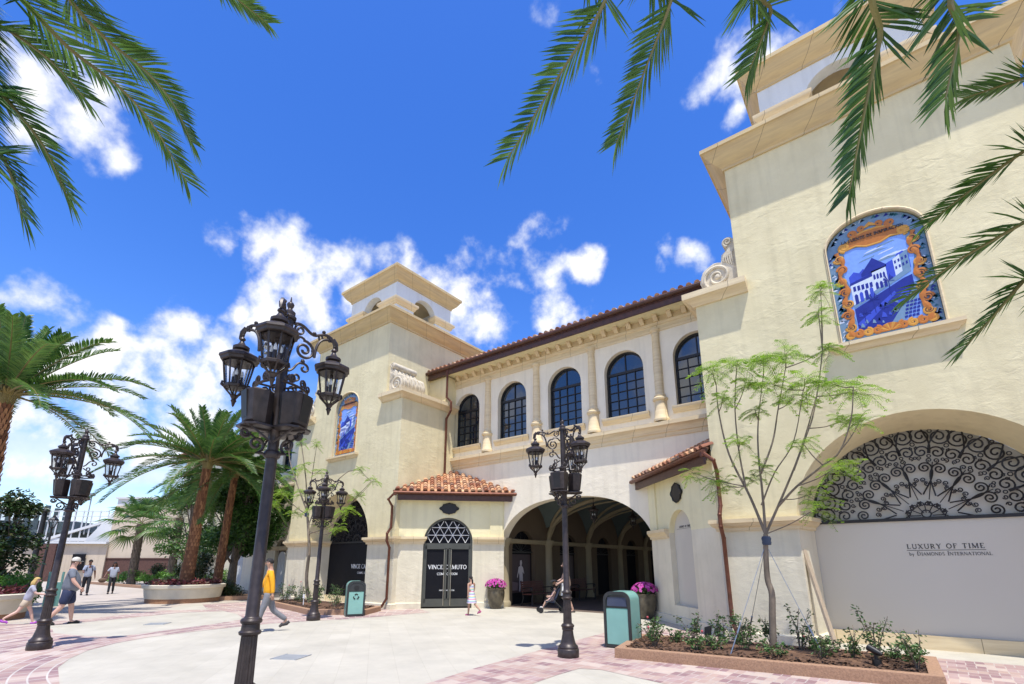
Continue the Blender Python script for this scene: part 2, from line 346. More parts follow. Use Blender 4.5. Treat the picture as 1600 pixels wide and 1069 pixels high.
M['leafy'] = mat('lime_leaf', (.2, .34, .04), .5, rnd=[(.15, .31, .02), (.27, .47, .03), (.40, .58, .06), (.20, .38, .025)], trans=.42)
M['leafb'] = mat('bright_shrub_leaf', (.1, .24, .02), .5, rnd=[(.05, .16, .015), (.10, .25, .03), (.16, .33, .04), (.07, .19, .02)], trans=.25)
M['rosel'] = mat('rose_leaf', (.06, .13, .03), .5, rnd=[(.03, .08, .018), (.06, .14, .03), (.11, .20, .05), (.10, .07, .04)], trans=.2)
M['redl'] = mat('red_groundcover', (.14, .02, .03), .5, rnd=[(.06, .01, .015), (.15, .02, .03), (.22, .05, .04), (.05, .06, .02)], trans=.15)
M['petal'] = mat('magenta_petal', (.5, .03, .3), .6, rnd=[(.38, .02, .22), (.62, .05, .40), (.72, .16, .52), (.5, .03, .30)], trans=.3)
M['petalr'] = mat('rose_petal', (.5, .08, .1), .6, rnd=[(.5, .05, .06), (.65, .18, .2)], trans=.3)
M['pot'] = mat('glazed_pot', (.13, .105, .065), .22, col2=(.06, .05, .035), vscale=5)
M['teal'] = mat('teal_paint', (.17, .36, .31), .32, var=.06, vscale=4)
M['tealf'] = mat('teal_door_paint', (.24, .47, .40), .35, var=.06, vscale=4)
M['dgrey'] = mat('dark_grey_metal', (.05, .052, .052), .4, metal=.4, var=.2)
M['wood'] = mat('pale_board', (.50, .40, .28), .7, var=.25, vscale=6, stretch=(8, 8, 1))
M['grey'] = mat('grey_metal', (.35, .36, .36), .5, var=.1)
M['wire'] = mat('steel_wire', (.30, .33, .36), .4, metal=.8)
M['beige'] = stucco('beige_wall', (.56, .47, .36), (.52, .435, .33))
M['offwhite'] = mat('white_panel_wall', (.62, .63, .62), .7, var=.05, vscale=.5)
M['dslat'] = mat('dark_slats', (.07, .10, .105), .6, var=.3, vscale=2)
M['planter'] = mat('cream_planter', (.64, .58, .45), .75, var=.12, vscale=3, bump=.15, bscale=30)
M['plbase'] = mat('tan_planter_base', (.36, .19, .10), .8, var=.25, vscale=20)
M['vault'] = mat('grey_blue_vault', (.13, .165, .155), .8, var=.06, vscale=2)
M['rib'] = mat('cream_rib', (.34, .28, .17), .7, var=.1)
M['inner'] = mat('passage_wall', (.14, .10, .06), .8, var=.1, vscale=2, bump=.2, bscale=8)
M['bench'] = mat('bench_wood', (.12, .035, .025), .45, var=.3, vscale=6)

# ---------------------------------------------------------------- mesh builder
class MB:
    def __init__(self): self.v = []; self.f = []; self.m = []; self.r = []
    def add(self, vs, fs, m=0, r=None):
        o = len(self.v); self.v.extend(vs)
        for f in fs:
            self.f.append([i + o for i in f]); self.m.append(m); self.r.append(random.random() if r is None else r)
    def poly(self, pts, m=0, r=None): self.add([tuple(p) for p in pts], [list(range(len(pts)))], m, r)
    def box(self, a, b, m=0, r=None):
        x0, y0, z0 = a; x1, y1, z1 = b
        self.add([(x0, y0, z0), (x1, y0, z0), (x1, y1, z0), (x0, y1, z0), (x0, y0, z1), (x1, y0, z1), (x1, y1, z1), (x0, y1, z1)],
                 [(0, 3, 2, 1), (4, 5, 6, 7), (0, 1, 5, 4), (1, 2, 6, 5), (2, 3, 7, 6), (3, 0, 4, 7)], m, r)
    def bar(self, p, q, w, h, m=0, up=(0, 0, 1), r=None):
        p = Vector(p); q = Vector(q); d = (q - p).normalized(); u = Vector(up)
        s = d.cross(u)
        if s.length < 1e-4: s = d.cross(Vector((1, 0, 0)))
        s.normalize(); u = s.cross(d).normalized()
        vs = []
        for c in (p, q):
            for a, b in ((-1, -1), (1, -1), (1, 1), (-1, 1)): vs.append(tuple(c + s * a * w / 2 + u * b * h / 2))
        self.add(vs, [(0, 1, 2, 3), (7, 6, 5, 4), (0, 4, 5, 1), (1, 5, 6, 2), (2, 6, 7, 3), (3, 7, 4, 0)], m, r)
    def loft(self, rings, closed=True, cap0=False, cap1=False, m=0, r=None):
        n = len(rings[0]); vs = [tuple(p) for ring in rings for p in ring]; fs = []
        for k in range(len(rings) - 1):
            for i in range(n if closed else n - 1):
                j = (i + 1) % n
                fs.append((k * n + i, k * n + j, (k + 1) * n + j, (k + 1) * n + i))
        if cap0: fs.append(tuple(range(n - 1, -1, -1)))
        if cap1: fs.append(tuple((len(rings) - 1) * n + i for i in range(n)))
        self.add(vs, fs, m, r)
    def tube(self, pts, rad, n=6, cap=True, m=0, r=None, flat=1.0):
        pts = [Vector(p) for p in pts]
        if not isinstance(rad, (list, tuple)): rad = [rad] * len(pts)
        rings = []; s = None
        for i, p in enumerate(pts):
            a = pts[max(i - 1, 0)]; b = pts[min(i + 1, len(pts) - 1)]
            d = (b - a)
            if d.length < 1e-9: d = Vector((0, 0, 1))
            d.normalize()
            if s is None:
                s = d.cross(Vector((0, 0, 1)))
                if s.length < .05: s = d.cross(Vector((1, 0, 0)))
            s = s - d * s.dot(d)
            if s.length < 1e-6: s = d.orthogonal()
            s.normalize(); u = d.cross(s)
            rings.append([p + (s * math.cos(2 * PI * k / n) * flat + u * math.sin(2 * PI * k / n)) * rad[i] for k in range(n)])
        self.loft(rings, True, cap, cap, m, r)
    def lathe(self, prof, n=16, c=(0, 0, 0), m=0, r=None, cap=True, rot=0.0, ax=None):
        rings = []
        for (rr, z) in prof:
            rings.append([Vector((c[0] + rr * math.cos(rot + 2 * PI * k / n), c[1] + rr * math.sin(rot + 2 * PI * k / n), c[2] + z)) for k in range(n)])
        if ax is not None: rings = [[ax @ p for p in ring] for ring in rings]
        self.loft(rings, True, cap, cap, m, r)
    def sphere(self, c, rx, ry=None, rz=None, n=10, k=6, m=0, r=None):
        ry = rx if ry is None else ry; rz = rx if rz is None else rz
        rings = []
        for i in range(k + 1):
            t = PI * i / k; s = max(math.sin(t), .02)
            rings.append([Vector((c[0] + rx * s * math.cos(2 * PI * j / n), c[1] + ry * s * math.sin(2 * PI * j / n), c[2] - rz * math.cos(t))) for j in range(n)])
        self.loft(rings, True, True, True, m, r)
    def slab(self, outline, holes, P, d0, d1, inner=None, m=0, front=True, back=True, sides=True):
        """flat plate with holes: P(u,v,w) maps to the world, from depth d0 to d1; inner = hole outlines at d1 (splayed reveals)"""
        loops = [outline] + list(holes)
        inner = [outline] + list(inner if inner else holes)
        flat = [p for lp in loops for p in lp]; flat2 = [p for lp in inner for p in lp]
        tri = tessellate_polygon([[Vector((p[0], p[1], 0)) for p in lp] for lp in loops])
        n = len(flat)
        vs = [tuple(P(p[0], p[1], d0)) for p in flat] + [tuple(P(p[0], p[1], d1)) for p in flat2]
        fs = []
        if front: fs += [tuple(t) for t in tri]
        if back: fs += [tuple(n + i for i in reversed(t)) for t in tri]
        if sides:
            o = 0
            for lp in loops:
                k = len(lp)
                for i in range(k):
                    j = (i + 1) % k
                    fs.append((o + i, o + j, n + o + j, n + o + i))
                o += k
        self.add(vs, fs, m)
    def mold(self, path, prof, closed=False, side=1, m=0):
        """moulding: profile (offset, z) carried along a plan path with mitred corners"""
        n = len(path); pts = [Vector((p[0], p[1])) for p in path]; offs = []
        for i in range(n):
            ds = []
            if closed or i > 0: ds.append((pts[i] - pts[i - 1]).normalized())
            if closed or i < n - 1: ds.append((pts[(i + 1) % n] - pts[i]).normalized())
            ns = [Vector((d.y, -d.x)) * side for d in ds]
            if len(ns) == 1: offs.append(ns[0])
            else:
                b = (ns[0] + ns[1]).normalized(); offs.append(b / max(b.dot(ns[0]), .25))
        rings = [[Vector((pts[i].x + offs[i].x * o, pts[i].y + offs[i].y * o, z)) for (o, z) in prof] for i in range(n)]
        if closed: rings.append(rings[0])
        self.loft(rings, True, not closed, not closed, m)

ORG = {}
def finish(mb, name, mats, org, smooth=40, recalc=True):
    me = bpy.data.meshes.new(name)
    ox, oy, oz = org
    me.from_pydata([(x - ox, y - oy, z - oz) for (x, y, z) in mb.v], [], mb.f)
    if not isinstance(mats, (list, tuple)): mats = [mats]
    for mm in mats: me.materials.append(mm)
    if len(mats) > 1: me.polygons.foreach_set('material_index', mb.m)
    at = me.attributes.new('rnd', 'FLOAT', 'FACE'); at.data.foreach_set('value', mb.r)
    if recalc:
        bm = bmesh.new(); bm.from_mesh(me)
        bmesh.ops.recalc_face_normals(bm, faces=bm.faces); bm.to_mesh(me); bm.free()
    if smooth:
        me.polygons.foreach_set('use_smooth', [True] * len(me.polygons))
        me.set_sharp_from_angle(angle=R(smooth))
    me.update()
    return me
def tagit(o, label, cat=None, group=None):
    if label: o['label'] = label
    if cat: o['category'] = cat
    if group: o['group'] = group
def thing(name, label, cat, loc=(0, 0, 0), rz=0, group=None):
    o = bpy.data.objects.new(name, None); COL.objects.link(o)
    o.location = loc; o.rotation_euler = (0, 0, rz); o.empty_display_size = .2
    tagit(o, label, cat, group); ORG[o.name] = tuple(loc)
    return o
def part(mb, name, mats, parent, label=None, smooth=40, recalc=True):
    org = ORG[parent.name]
    o = bpy.data.objects.new(name, finish(mb, name, mats, org, smooth, recalc)); COL.objects.link(o)
    o.parent = parent; ORG[o.name] = org
    if label: o['label'] = label
    return o
def single(mb, name, mats, label, cat, loc=(0, 0, 0), group=None, smooth=40, recalc=True):
    o = bpy.data.objects.new(name, finish(mb, name, mats, loc, smooth, recalc)); COL.objects.link(o)
    o.location = loc; tagit(o, label, cat, group); ORG[o.name] = tuple(loc)
    return o
def structure(mb, name, mats, kind='structure', smooth=40, recalc=True):
    o = bpy.data.objects.new(name, finish(mb, name, mats, (0, 0, 0), smooth, recalc)); COL.objects.link(o)
    o['kind'] = kind
    return o
def copy_tree(o, parent=None):
    c = o.copy(); COL.objects.link(c); c.parent = parent
    for ch in list(o.children): copy_tree(ch, c)
    return c
def arch(cx, half, z0, spring, top, n=20, pw=2.0):
    pts = [(cx - half, z0)]
    for i in range(n + 1):
        t = PI - PI * i / n
        c, s = math.cos(t), math.sin(t)
        pts.append((cx + half * math.copysign(abs(c) ** (2 / pw), c), spring + (top - spring) * abs(s) ** (2 / pw)))
    pts.append((cx + half, z0))
    return pts
def spiral(cx, cz, r0, r1, a0, turns, n=18):
    return [(cx + (r0 + (r1 - r0) * i / n) * math.cos(a0 + turns * 2 * PI * i / n), cz + (r0 + (r1 - r0) * i / n) * math.sin(a0 + turns * 2 * PI * i / n)) for i in range(n + 1)]
def bez(p0, p1, p2, p3, n=10):
    p0, p1, p2, p3 = map(Vector, (p0, p1, p2, p3)); out = []
    for i in range(n + 1):
        t = i / n; s = 1 - t
        out.append(p0 * s ** 3 + p1 * 3 * s * s * t + p2 * 3 * s * t * t + p3 * t ** 3)
    return out
def catmull(ps, per=6):
    ps = [Vector(p) for p in ps]; out = []
    for i in range(len(ps) - 1):
        a = ps[i - 1] if i else ps[0] * 2 - ps[1]; b = ps[i]; c = ps[i + 1]
        d = ps[i + 2] if i + 2 < len(ps) else ps[-1] * 2 - ps[-2]
        for k in range(per):
            t = k / per
            out.append(.5 * ((2 * b) + (c - a) * t + (2 * a - 5 * b + 4 * c - d) * t * t + (3 * b - a - 3 * c + d) * t ** 3))
    out.append(ps[-1]); return out

# stroke letters, one unit tall: (advance, [(polyline, width)])
def _arc(cx, cy, rx, ry, a0, a1, n=10): return [(cx + rx * math.cos(R(a0 + (a1 - a0) * i / n)), cy + ry * math.sin(R(a0 + (a1 - a0) * i / n))) for i in range(n + 1)]
K, H_ = .15, .07
def _sf(x, y, w=.24): return ([(x - w / 2, y), (x + w / 2, y)], .05)
FONT = {
 'A': (.86, [([(.08, 0), (.40, 1)], H_), ([(.40, 1), (.74, 0)], K), ([(.2, .34), (.62, .34)], H_), _sf(.08, .02), _sf(.74, .02)]),
 'B': (.74, [([(.16, 0), (.16, 1)], K), ([(.16, .97)] + _arc(.36, .75, .2, .22, 90, -90) + [(.16, .53)], .1), ([(.16, .53)] + _arc(.38, .28, .24, .25, 90, -90) + [(.16, .03)], .11)]),
 'C': (.86, [(_arc(.47, .5, .37, .48, 50, 310, 18), .12)]),
 'D': (.86, [([(.16, 0), (.16, 1)], K), ([(.12, .97), (.32, .97)] + _arc(.34, .5, .38, .47, 90, -90, 14) + [(.12, .03)], .1)]),
 'E': (.72, [([(.16, 0), (.16, 1)], K), ([(.06, .97), (.62, .97)], H_), ([(.16, .52), (.5, .52)], H_), ([(.06, .03), (.66, .03)], H_), ([(.62, .97), (.62, .8)], .05), ([(.65, .03), (.65, .2)], .05)]),
 'F': (.68, [([(.16, 0), (.16, 1)], K), ([(.06, .97), (.62, .97)], H_), ([(.16, .52), (.5, .52)], H_), _sf(.16, .02, .3), ([(.62, .97), (.62, .8)], .05)]),
 'G': (.9, [(_arc(.47, .5, .37, .48, 50, 340, 18), .12), ([(.82, .4), (.82, .05)], .13), _sf(.78, .42, .26)]),
 'I': (.36, [([(.18, 0), (.18, 1)], K), _sf(.18, .98, .3), _sf(.18, .02, .3)]),
 'L': (.7, [([(.16, 0), (.16, 1)], K), _sf(.16, .98, .3), ([(.06, .03), (.62, .03)], H_), ([(.62, .03), (.62, .22)], .05)]),
 'M': (1.06, [([(.12, 0), (.12, 1)], H_), ([(.12, 1), (.5, .06)], K), ([(.5, .06), (.88, 1)], H_), ([(.9, 0), (.9, 1)], K), _sf(.12, .02), _sf(.9, .02, .3)]),
 'N': (.92, [([(.12, 0), (.12, 1)], H_), ([(.12, 1), (.78, 0)], K), ([(.78, 0), (.78, 1)], H_), _sf(.12, .02), _sf(.78, .98)]),
 'O': (.94, [(_arc(.47, .5, .38, .47, 0, 360, 24), .12)]),
 'P': (.72, [([(.16, 0), (.16, 1)], K), ([(.16, .97), (.3, .97)] + _arc(.34, .72, .25, .25, 90, -90) + [(.16, .47)], .1), _sf(.16, .02, .3)]),
 'R': (.82, [([(.16, 0), (.16, 1)], K), ([(.16, .97), (.3, .97)] + _arc(.34, .74, .24, .23, 90, -90) + [(.16, .51)], .1), ([(.36, .5), (.74, 0)], .13), _sf(.16, .02, .3)]),
 'S': (.66, [(_arc(.33, .74, .22, .24, 40, 270, 10) + _arc(.33, .26, .24, .24, 90, -140, 10), .11)]),
 'T': (.8, [([(.4, 0), (.4, 1)], K), ([(.06, .97), (.74, .97)], H_), _sf(.4, .02, .3), ([(.06, .97), (.06, .8)], .05), ([(.74, .97), (.74, .8)], .05)]),
 'U': (.88, [([(.16, 1), (.16, .3)] + _arc(.45, .3, .29, .28, 180, 360, 10) + [(.74, 1)], .11), _sf(.16, .98), _sf(.74, .98)]),
 'V': (.86, [([(.1, 1), (.44, 0)], K), ([(.44, 0), (.76, 1)], H_), _sf(.1, .98), _sf(.76, .98)]),
 'X': (.84, [([(.1, 1), (.72, 0)], K), ([(.72, 1), (.1, 0)], H_), _sf(.1, .98), _sf(.72, .98), _sf(.1, .02), _sf(.72, .02)]),
 'Y': (.84, [([(.1, 1), (.42, .48)], K), ([(.74, 1), (.42, .48)], H_), ([(.42, .5), (.42, 0)], K), _sf(.1, .98), _sf(.74, .98), _sf(.42, .02, .3)]),
 'b': (.55, [([(.12, 0), (.12, .9)], .09), (_arc(.28, .27, .18, .25, 0, 360, 12), .09)]),
 'y': (.5, [([(.05, .5), (.24, .02)], .1), ([(.42, .5), (.12, -.3)], .07)]),
 '.': (.3, [([(.15, 0), (.15, .12)], .13)]),
 ' ': (.42, []),
}
def text_width(s, h, sp=0.0): return sum((FONT[c.upper() if c not in FONT else c][0] + sp) * h for c in s) - sp * h
def lettering(mb, s, h, P, cu, v, w0, w1, sp=0.0, small=None, bold=1.0):
    """raised letters centred on cu; capitals at height h, others as small capitals when small is set"""
    def hh(c): return h * small if (small and c.islower() and c not in 'by') else h
    tot = sum((FONT[c if c in FONT else c.upper()][0] + sp) * hh(c) for c in s) - sp * h
    u = cu - tot / 2
    for c in s:
        g = FONT[c if c in FONT else c.upper()]; q = hh(c)
        for pl, wd in g[1]:
            wd = wd * bold
            for a, b in zip(pl[:-1], pl[1:]):
                ax, ay, bx, by = u + a[0] * q, v + a[1] * q, u + b[0] * q, v + b[1] * q
                dx, dy = bx - ax, by - ay; ln = math.hypot(dx, dy) or 1; nx, ny = -dy / ln * wd * q / 2, dx / ln * wd * q / 2
                ex, ey = dx / ln * wd * q * .15, dy / ln * wd * q * .15
                c4_ = [(ax + nx - ex, ay + ny - ey), (ax - nx - ex, ay - ny - ey), (bx - nx + ex, by - ny + ey), (bx + nx + ex, by + ny + ey)]
                mb.loft([[P(x, y, w0) for x, y in c4_], [P(x, y, w1) for x, y in c4_]], True, True, True)
        u += (g[0] + sp) * q

# ---------------------------------------------------------------- ground
YT, YC = 12.1, 15.15      # front plane of the two towers, plane of the wing between them
mb = MB(); mb.poly([(-400, -300, -.012), (300, -300, -.012), (300, 500, -.012), (-400, 500, -.012)])
structure(mb, 'ground', M['concrete'])
mb = MB(); mb.poly([(-22, -12, 0), (12, -12, 0), (12, 36, 0), (-23.2, 36, 0), (-23.2, 8.4, 0), (-20.5, 6.6, 0), (-20, 5.2, 0), (-19.4, 3.4, 0), (-22, 1.0, 0)])
structure(mb, 'plaza_paving', M['paving'])
def sheet(pts, z, name, m):
    mb = MB()
    tri = tessellate_polygon([[Vector((x, y, 0)) for x, y in pts]])
    mb.add([(x, y, z) for x, y in pts], [tuple(t) for t in tri]); structure(mb, name, m, smooth=0)
sheet([(-9.29, 2.0), (-11.04, 2.3), (-11.9, 2.62), (-12.7, 3.05), (-13.35, 3.65), (-13.78, 4.35), (-14.0, 5.3), (-14.12, 6.47), (-14.08, 7.6), (-13.75, 8.5), (-13.35, 9.3), (-13.15, 10.6),
       (-12.91, 12.26), (-14.2, 12.9), (-15.2, 12.3), (-22.6, 12.3), (-22.8, 8.9), (-20.6, 8.2), (-19.0, 8.15), (-17.51, 7.95), (-16.1, 7.5), (-15.75, 7.2),
       (-15.2, 6.2), (-14.83, 5.05), (-14.5, 4.1), (-14.9, 3.6), (-16.4, 3.2), (-17.4, 3.35), (-19.2, 3.3), (-22, 1.2), (-22, -6), (-9.3, -6)], .004, 'brick_paving', M['brickp'])
sheet([(-19.4, 3.4), (-20, 5.2), (-21.0, 7.0), (-19.9, 8.15), (-19.0, 8.1), (-19.6, 7.0), (-19.0, 5.4), (-18.5, 3.6)], .004, 'brick_paving', M['brickp'])
sheet([(-5.4, 1.5), (-5.48, 5.17), (-5.62, 6.34), (-5.72, 8.07), (-5.8, 10.0), (-5.85, 11.4), (-5.3, 12.6), (-4.2, 13.2), (-3.2, 12.0), (4.6, 12.0), (9, 12), (9, 6.6), (-2.8, 7.21), (-3.94, 7.5), (-4.27, 7.37), (-4.31, 6.76), (-4.29, 6.08), (-4.3, 1.5)], .004, 'brick_paving', M['brickr'])
for (x, y, rz) in ((-8.89, 5.07, .5), (-16.57, 5.4, .9)):
    mb = MB(); c, s = math.cos(rz), math.sin(rz)
    for k in range(7):
        a = -.2 + k * .06
        mb.box((-.22, a, 0), (.22, a + .035, .012))
    mb.box((-.25, -.23, -.02), (.25, .25, .003)); mb.box((-.25, -.25, -.02), (-.225, .25, .013)); mb.box((.225, -.25, -.02), (.25, .25, .013))
    mb.v = [(x + c * p[0] - s * p[1], y + s * p[0] + c * p[1], p[2] + .001) for p in mb.v]
    single(mb, 'drain_cover', M['grey'], 'grey drain grate in the cream paving ' + ('before the near lamp post, right of its shaft' if rz == .5 else 'between the left lamp post and the palm planter'), 'drain cover', (x, y, 0), group='drain grates in the plaza')

# ---------------------------------------------------------------- towers
def smooth_scroll(mb, cx, s, y0, y1):
    """carved S volute leaning on the tower side; s=-1 left, +1 right"""
    z0 = 8.52; bx = cx + s * 2.74
    A = Vector((bx + s * .50, z0 + .40)); ra = .40
    out = [(bx, z0), (bx + s * .50, z0)]
    for i in range(15):
        t = -PI / 2 + (PI * 1.12) * i / 14
        out.append((A.x + s * ra * math.cos(t), A.y + ra * math.sin(t)))
    B = Vector((bx + s * .17, z0 + 1.30))
    out += [(bx + s * .30, z0 + .98), (bx + s * .20, z0 + 1.08), (bx + s * .17, z0 + 1.16)]
    for i in range(11):
        t = -PI / 2 + PI * 1.4 * i / 10
        out.append((B.x + s * .14 * math.cos(t), B.y + .14 * math.sin(t)))
    out.append((bx, z0 + 1.42))
    mb.slab(out, [], lambda u, v, w: (u, w, v), y0, y1)
    for (yy, sg) in ((y0, -1), (y1, 1)):
        pl = spiral(A.x, A.y, ra * .93, .05, -PI / 2 if s > 0 else -PI / 2, 1.9 * s, 44)
        mb.tube([(u, yy + sg * .012, v) for u, v in pl], [.05 - .02 * i / 44 for i in range(45)], 6)
        pl = spiral(B.x, B.y, .12, .03, -PI / 2, 1.5 * s, 24)
        mb.tube([(u, yy + sg * .01, v) for u, v in pl], .026, 6)
        mb.sphere((A.x, yy, A.y), .085, .05, .085)
        for k in range(5):
            a = .25 + k * .16
            p = bez((bx + s * .05, 0, z0 + 1.05 - k * .02), (bx + s * (.1 + .05 * k), 0, z0 + .95), (bx + s * (.12 + .06 * k), 0, z0 + .8), (bx + s * (.06 + .055 * k), 0, z0 + .55 + .05 * k), 8)
            mb.tube([(q.x, yy + sg * .01, q.z) for q in p], [.012 + .014 * math.sin(PI * i / 8) for i in range(9)], 5)
    # acanthus ridges over the rolled back
    for k in range(6):
        y = y0 + (y1 - y0) * (k + .5) / 6
        pts = [(p[0] + s * .015, y, p[1] + .015) for p in out[2:22]]
        mb.tube(pts, [.045 if i % 3 else .06 for i in range(len(pts))], 6)

def grille_geo(mb, cx, y, z0, Rr, t=.0165):
    """half-round scrollwork: ring of big paired scrolls, ring of hearts with inner curls, rosette over the bar"""
    def P(u, v): return (cx + u, y, z0 + v)
    def tb(pl, r=t): mb.tube([P(u, max(v, .012)) for u, v in pl], r, 5)
    def ringc(u, v, r, w=.011): tb([(u + r * math.cos(q * PI / 7), v + r * math.sin(q * PI / 7)) for q in range(15)], w)
    hr = Rr
    tb([(hr * math.cos(PI * i / 40), hr * math.sin(PI * i / 40)) for i in range(41)], .03)
    mb.box((cx - hr, y - .03, z0 - .03), (cx + hr, y + .03, z0 + .035))
    n = 9
    for k in range(n):
        a = PI * (k + .5) / n; da = PI / n
        d = (math.cos(a), math.sin(a)); q_ = (-d[1], d[0])
        def W(r, s): return (d[0] * r * hr + q_[0] * s * hr, d[1] * r * hr + q_[1] * s * hr)
        for sg in (-1, 1):
            # outer volute and inner volute joined by a bowed bar
            c1 = W(.872, sg * .078); r1 = .098 * hr; c2 = W(.70, sg * .060); r2 = .070 * hr
            s1 = spiral(c1[0], c1[1], .02, r1, a + 1.0 * sg, 1.85 * sg, 30)
            s2 = spiral(c2[0], c2[1], r2, .02, a + sg * 1.9, -1.5 * sg, 24)
            tb(s1, .0175); tb(s2, .0165)
            e = s1[-1]; f = s2[0]; m = W(.79, sg * .155)
            tb([(p.x, p.y) for p in bez((*e, 0), (*m, 0), (*W(.76, sg * .14), 0), (*f, 0), 8)])
        ringc(*W(.955, 0), .028); ringc(*W(.79, 0), .036); ringc(*W(.64, 0), .024)
        tb(spiral(*W(.745, .02), .035, .01, a, 1.3, 10), .011); tb(spiral(*W(.745, -.02), .035, .01, a, -1.3, 10), .011)
        b = PI * k / n
        if k: ringc(math.cos(b) * hr * .93, math.sin(b) * hr * .93, .034); ringc(math.cos(b) * hr * .66, math.sin(b) * hr * .66, .03)
    nh = 7
    for k in range(nh):
        a = PI * (k + .5) / nh; d = (math.cos(a), math.sin(a)); q_ = (-d[1], d[0])
        def W(r, s): return (d[0] * r * hr + q_[0] * s * hr, d[1] * r * hr + q_[1] * s * hr)
        for sg in (-1, 1):
            # half heart: a stem from the rosette swinging out into a large volute, smaller curls inside
            c = W(.53, sg * .060); sp = spiral(c[0], c[1], .118, .016, a + sg * 1.9, -1.75 * sg, 30); tb(sp, .0155)
            st = W(.25, sg * .006); tb([(p.x, p.y) for p in bez((*st, 0), (*W(.33, sg * .05), 0), (*W(.44, sg * .135), 0), (*sp[0], 0), 10)], .0145)
            c = W(.405, sg * .030); tb(spiral(c[0], c[1], .052, .012, a + sg * 2.4, 1.4 * sg, 14), .0115)
            c = W(.635, sg * .035); tb(spiral(c[0], c[1], .045, .012, a + PI, 1.2 * sg, 12), .0115)
        b = PI * k / nh
        if k:
            tb([(math.cos(b) * hr * .20, math.sin(b) * hr * .20), (math.cos(b) * hr * .60, math.sin(b) * hr * .60)], .009)
            for sg in (-1, 1):
                e_ = (-math.sin(b) * sg, math.cos(b) * sg); c1 = (math.cos(b) * hr * .615 + e_[0] * .055, math.sin(b) * hr * .615 + e_[1] * .055)
                tb(spiral(c1[0], c1[1], .052, .012, b + PI, -1.3 * sg, 14), .012)
                c1 = (math.cos(b) * hr * .36 + e_[0] * .05, math.sin(b) * hr * .36 + e_[1] * .05); tb(spiral(c1[0], c1[1], .048, .012, b, 1.4 * sg, 14), .0115)
    for k in range(7):
        a = PI * (k + .5) / 7; c = (math.cos(a) * hr * .155, max(math.sin(a) * hr * .155, .05))
        for sg in (-1, 1):
            u = -math.sin(a) * sg * .042; v = math.cos(a) * sg * .042
            tb(spiral(c[0] + u, c[1] + v, .048, .01, a, 1.5 * sg, 14), .0125)
        tb([(math.cos(a) * .09, .05 + math.sin(a) * .07), (c[0], c[1])], .010)
    ringc(0, .10, .075, .014)

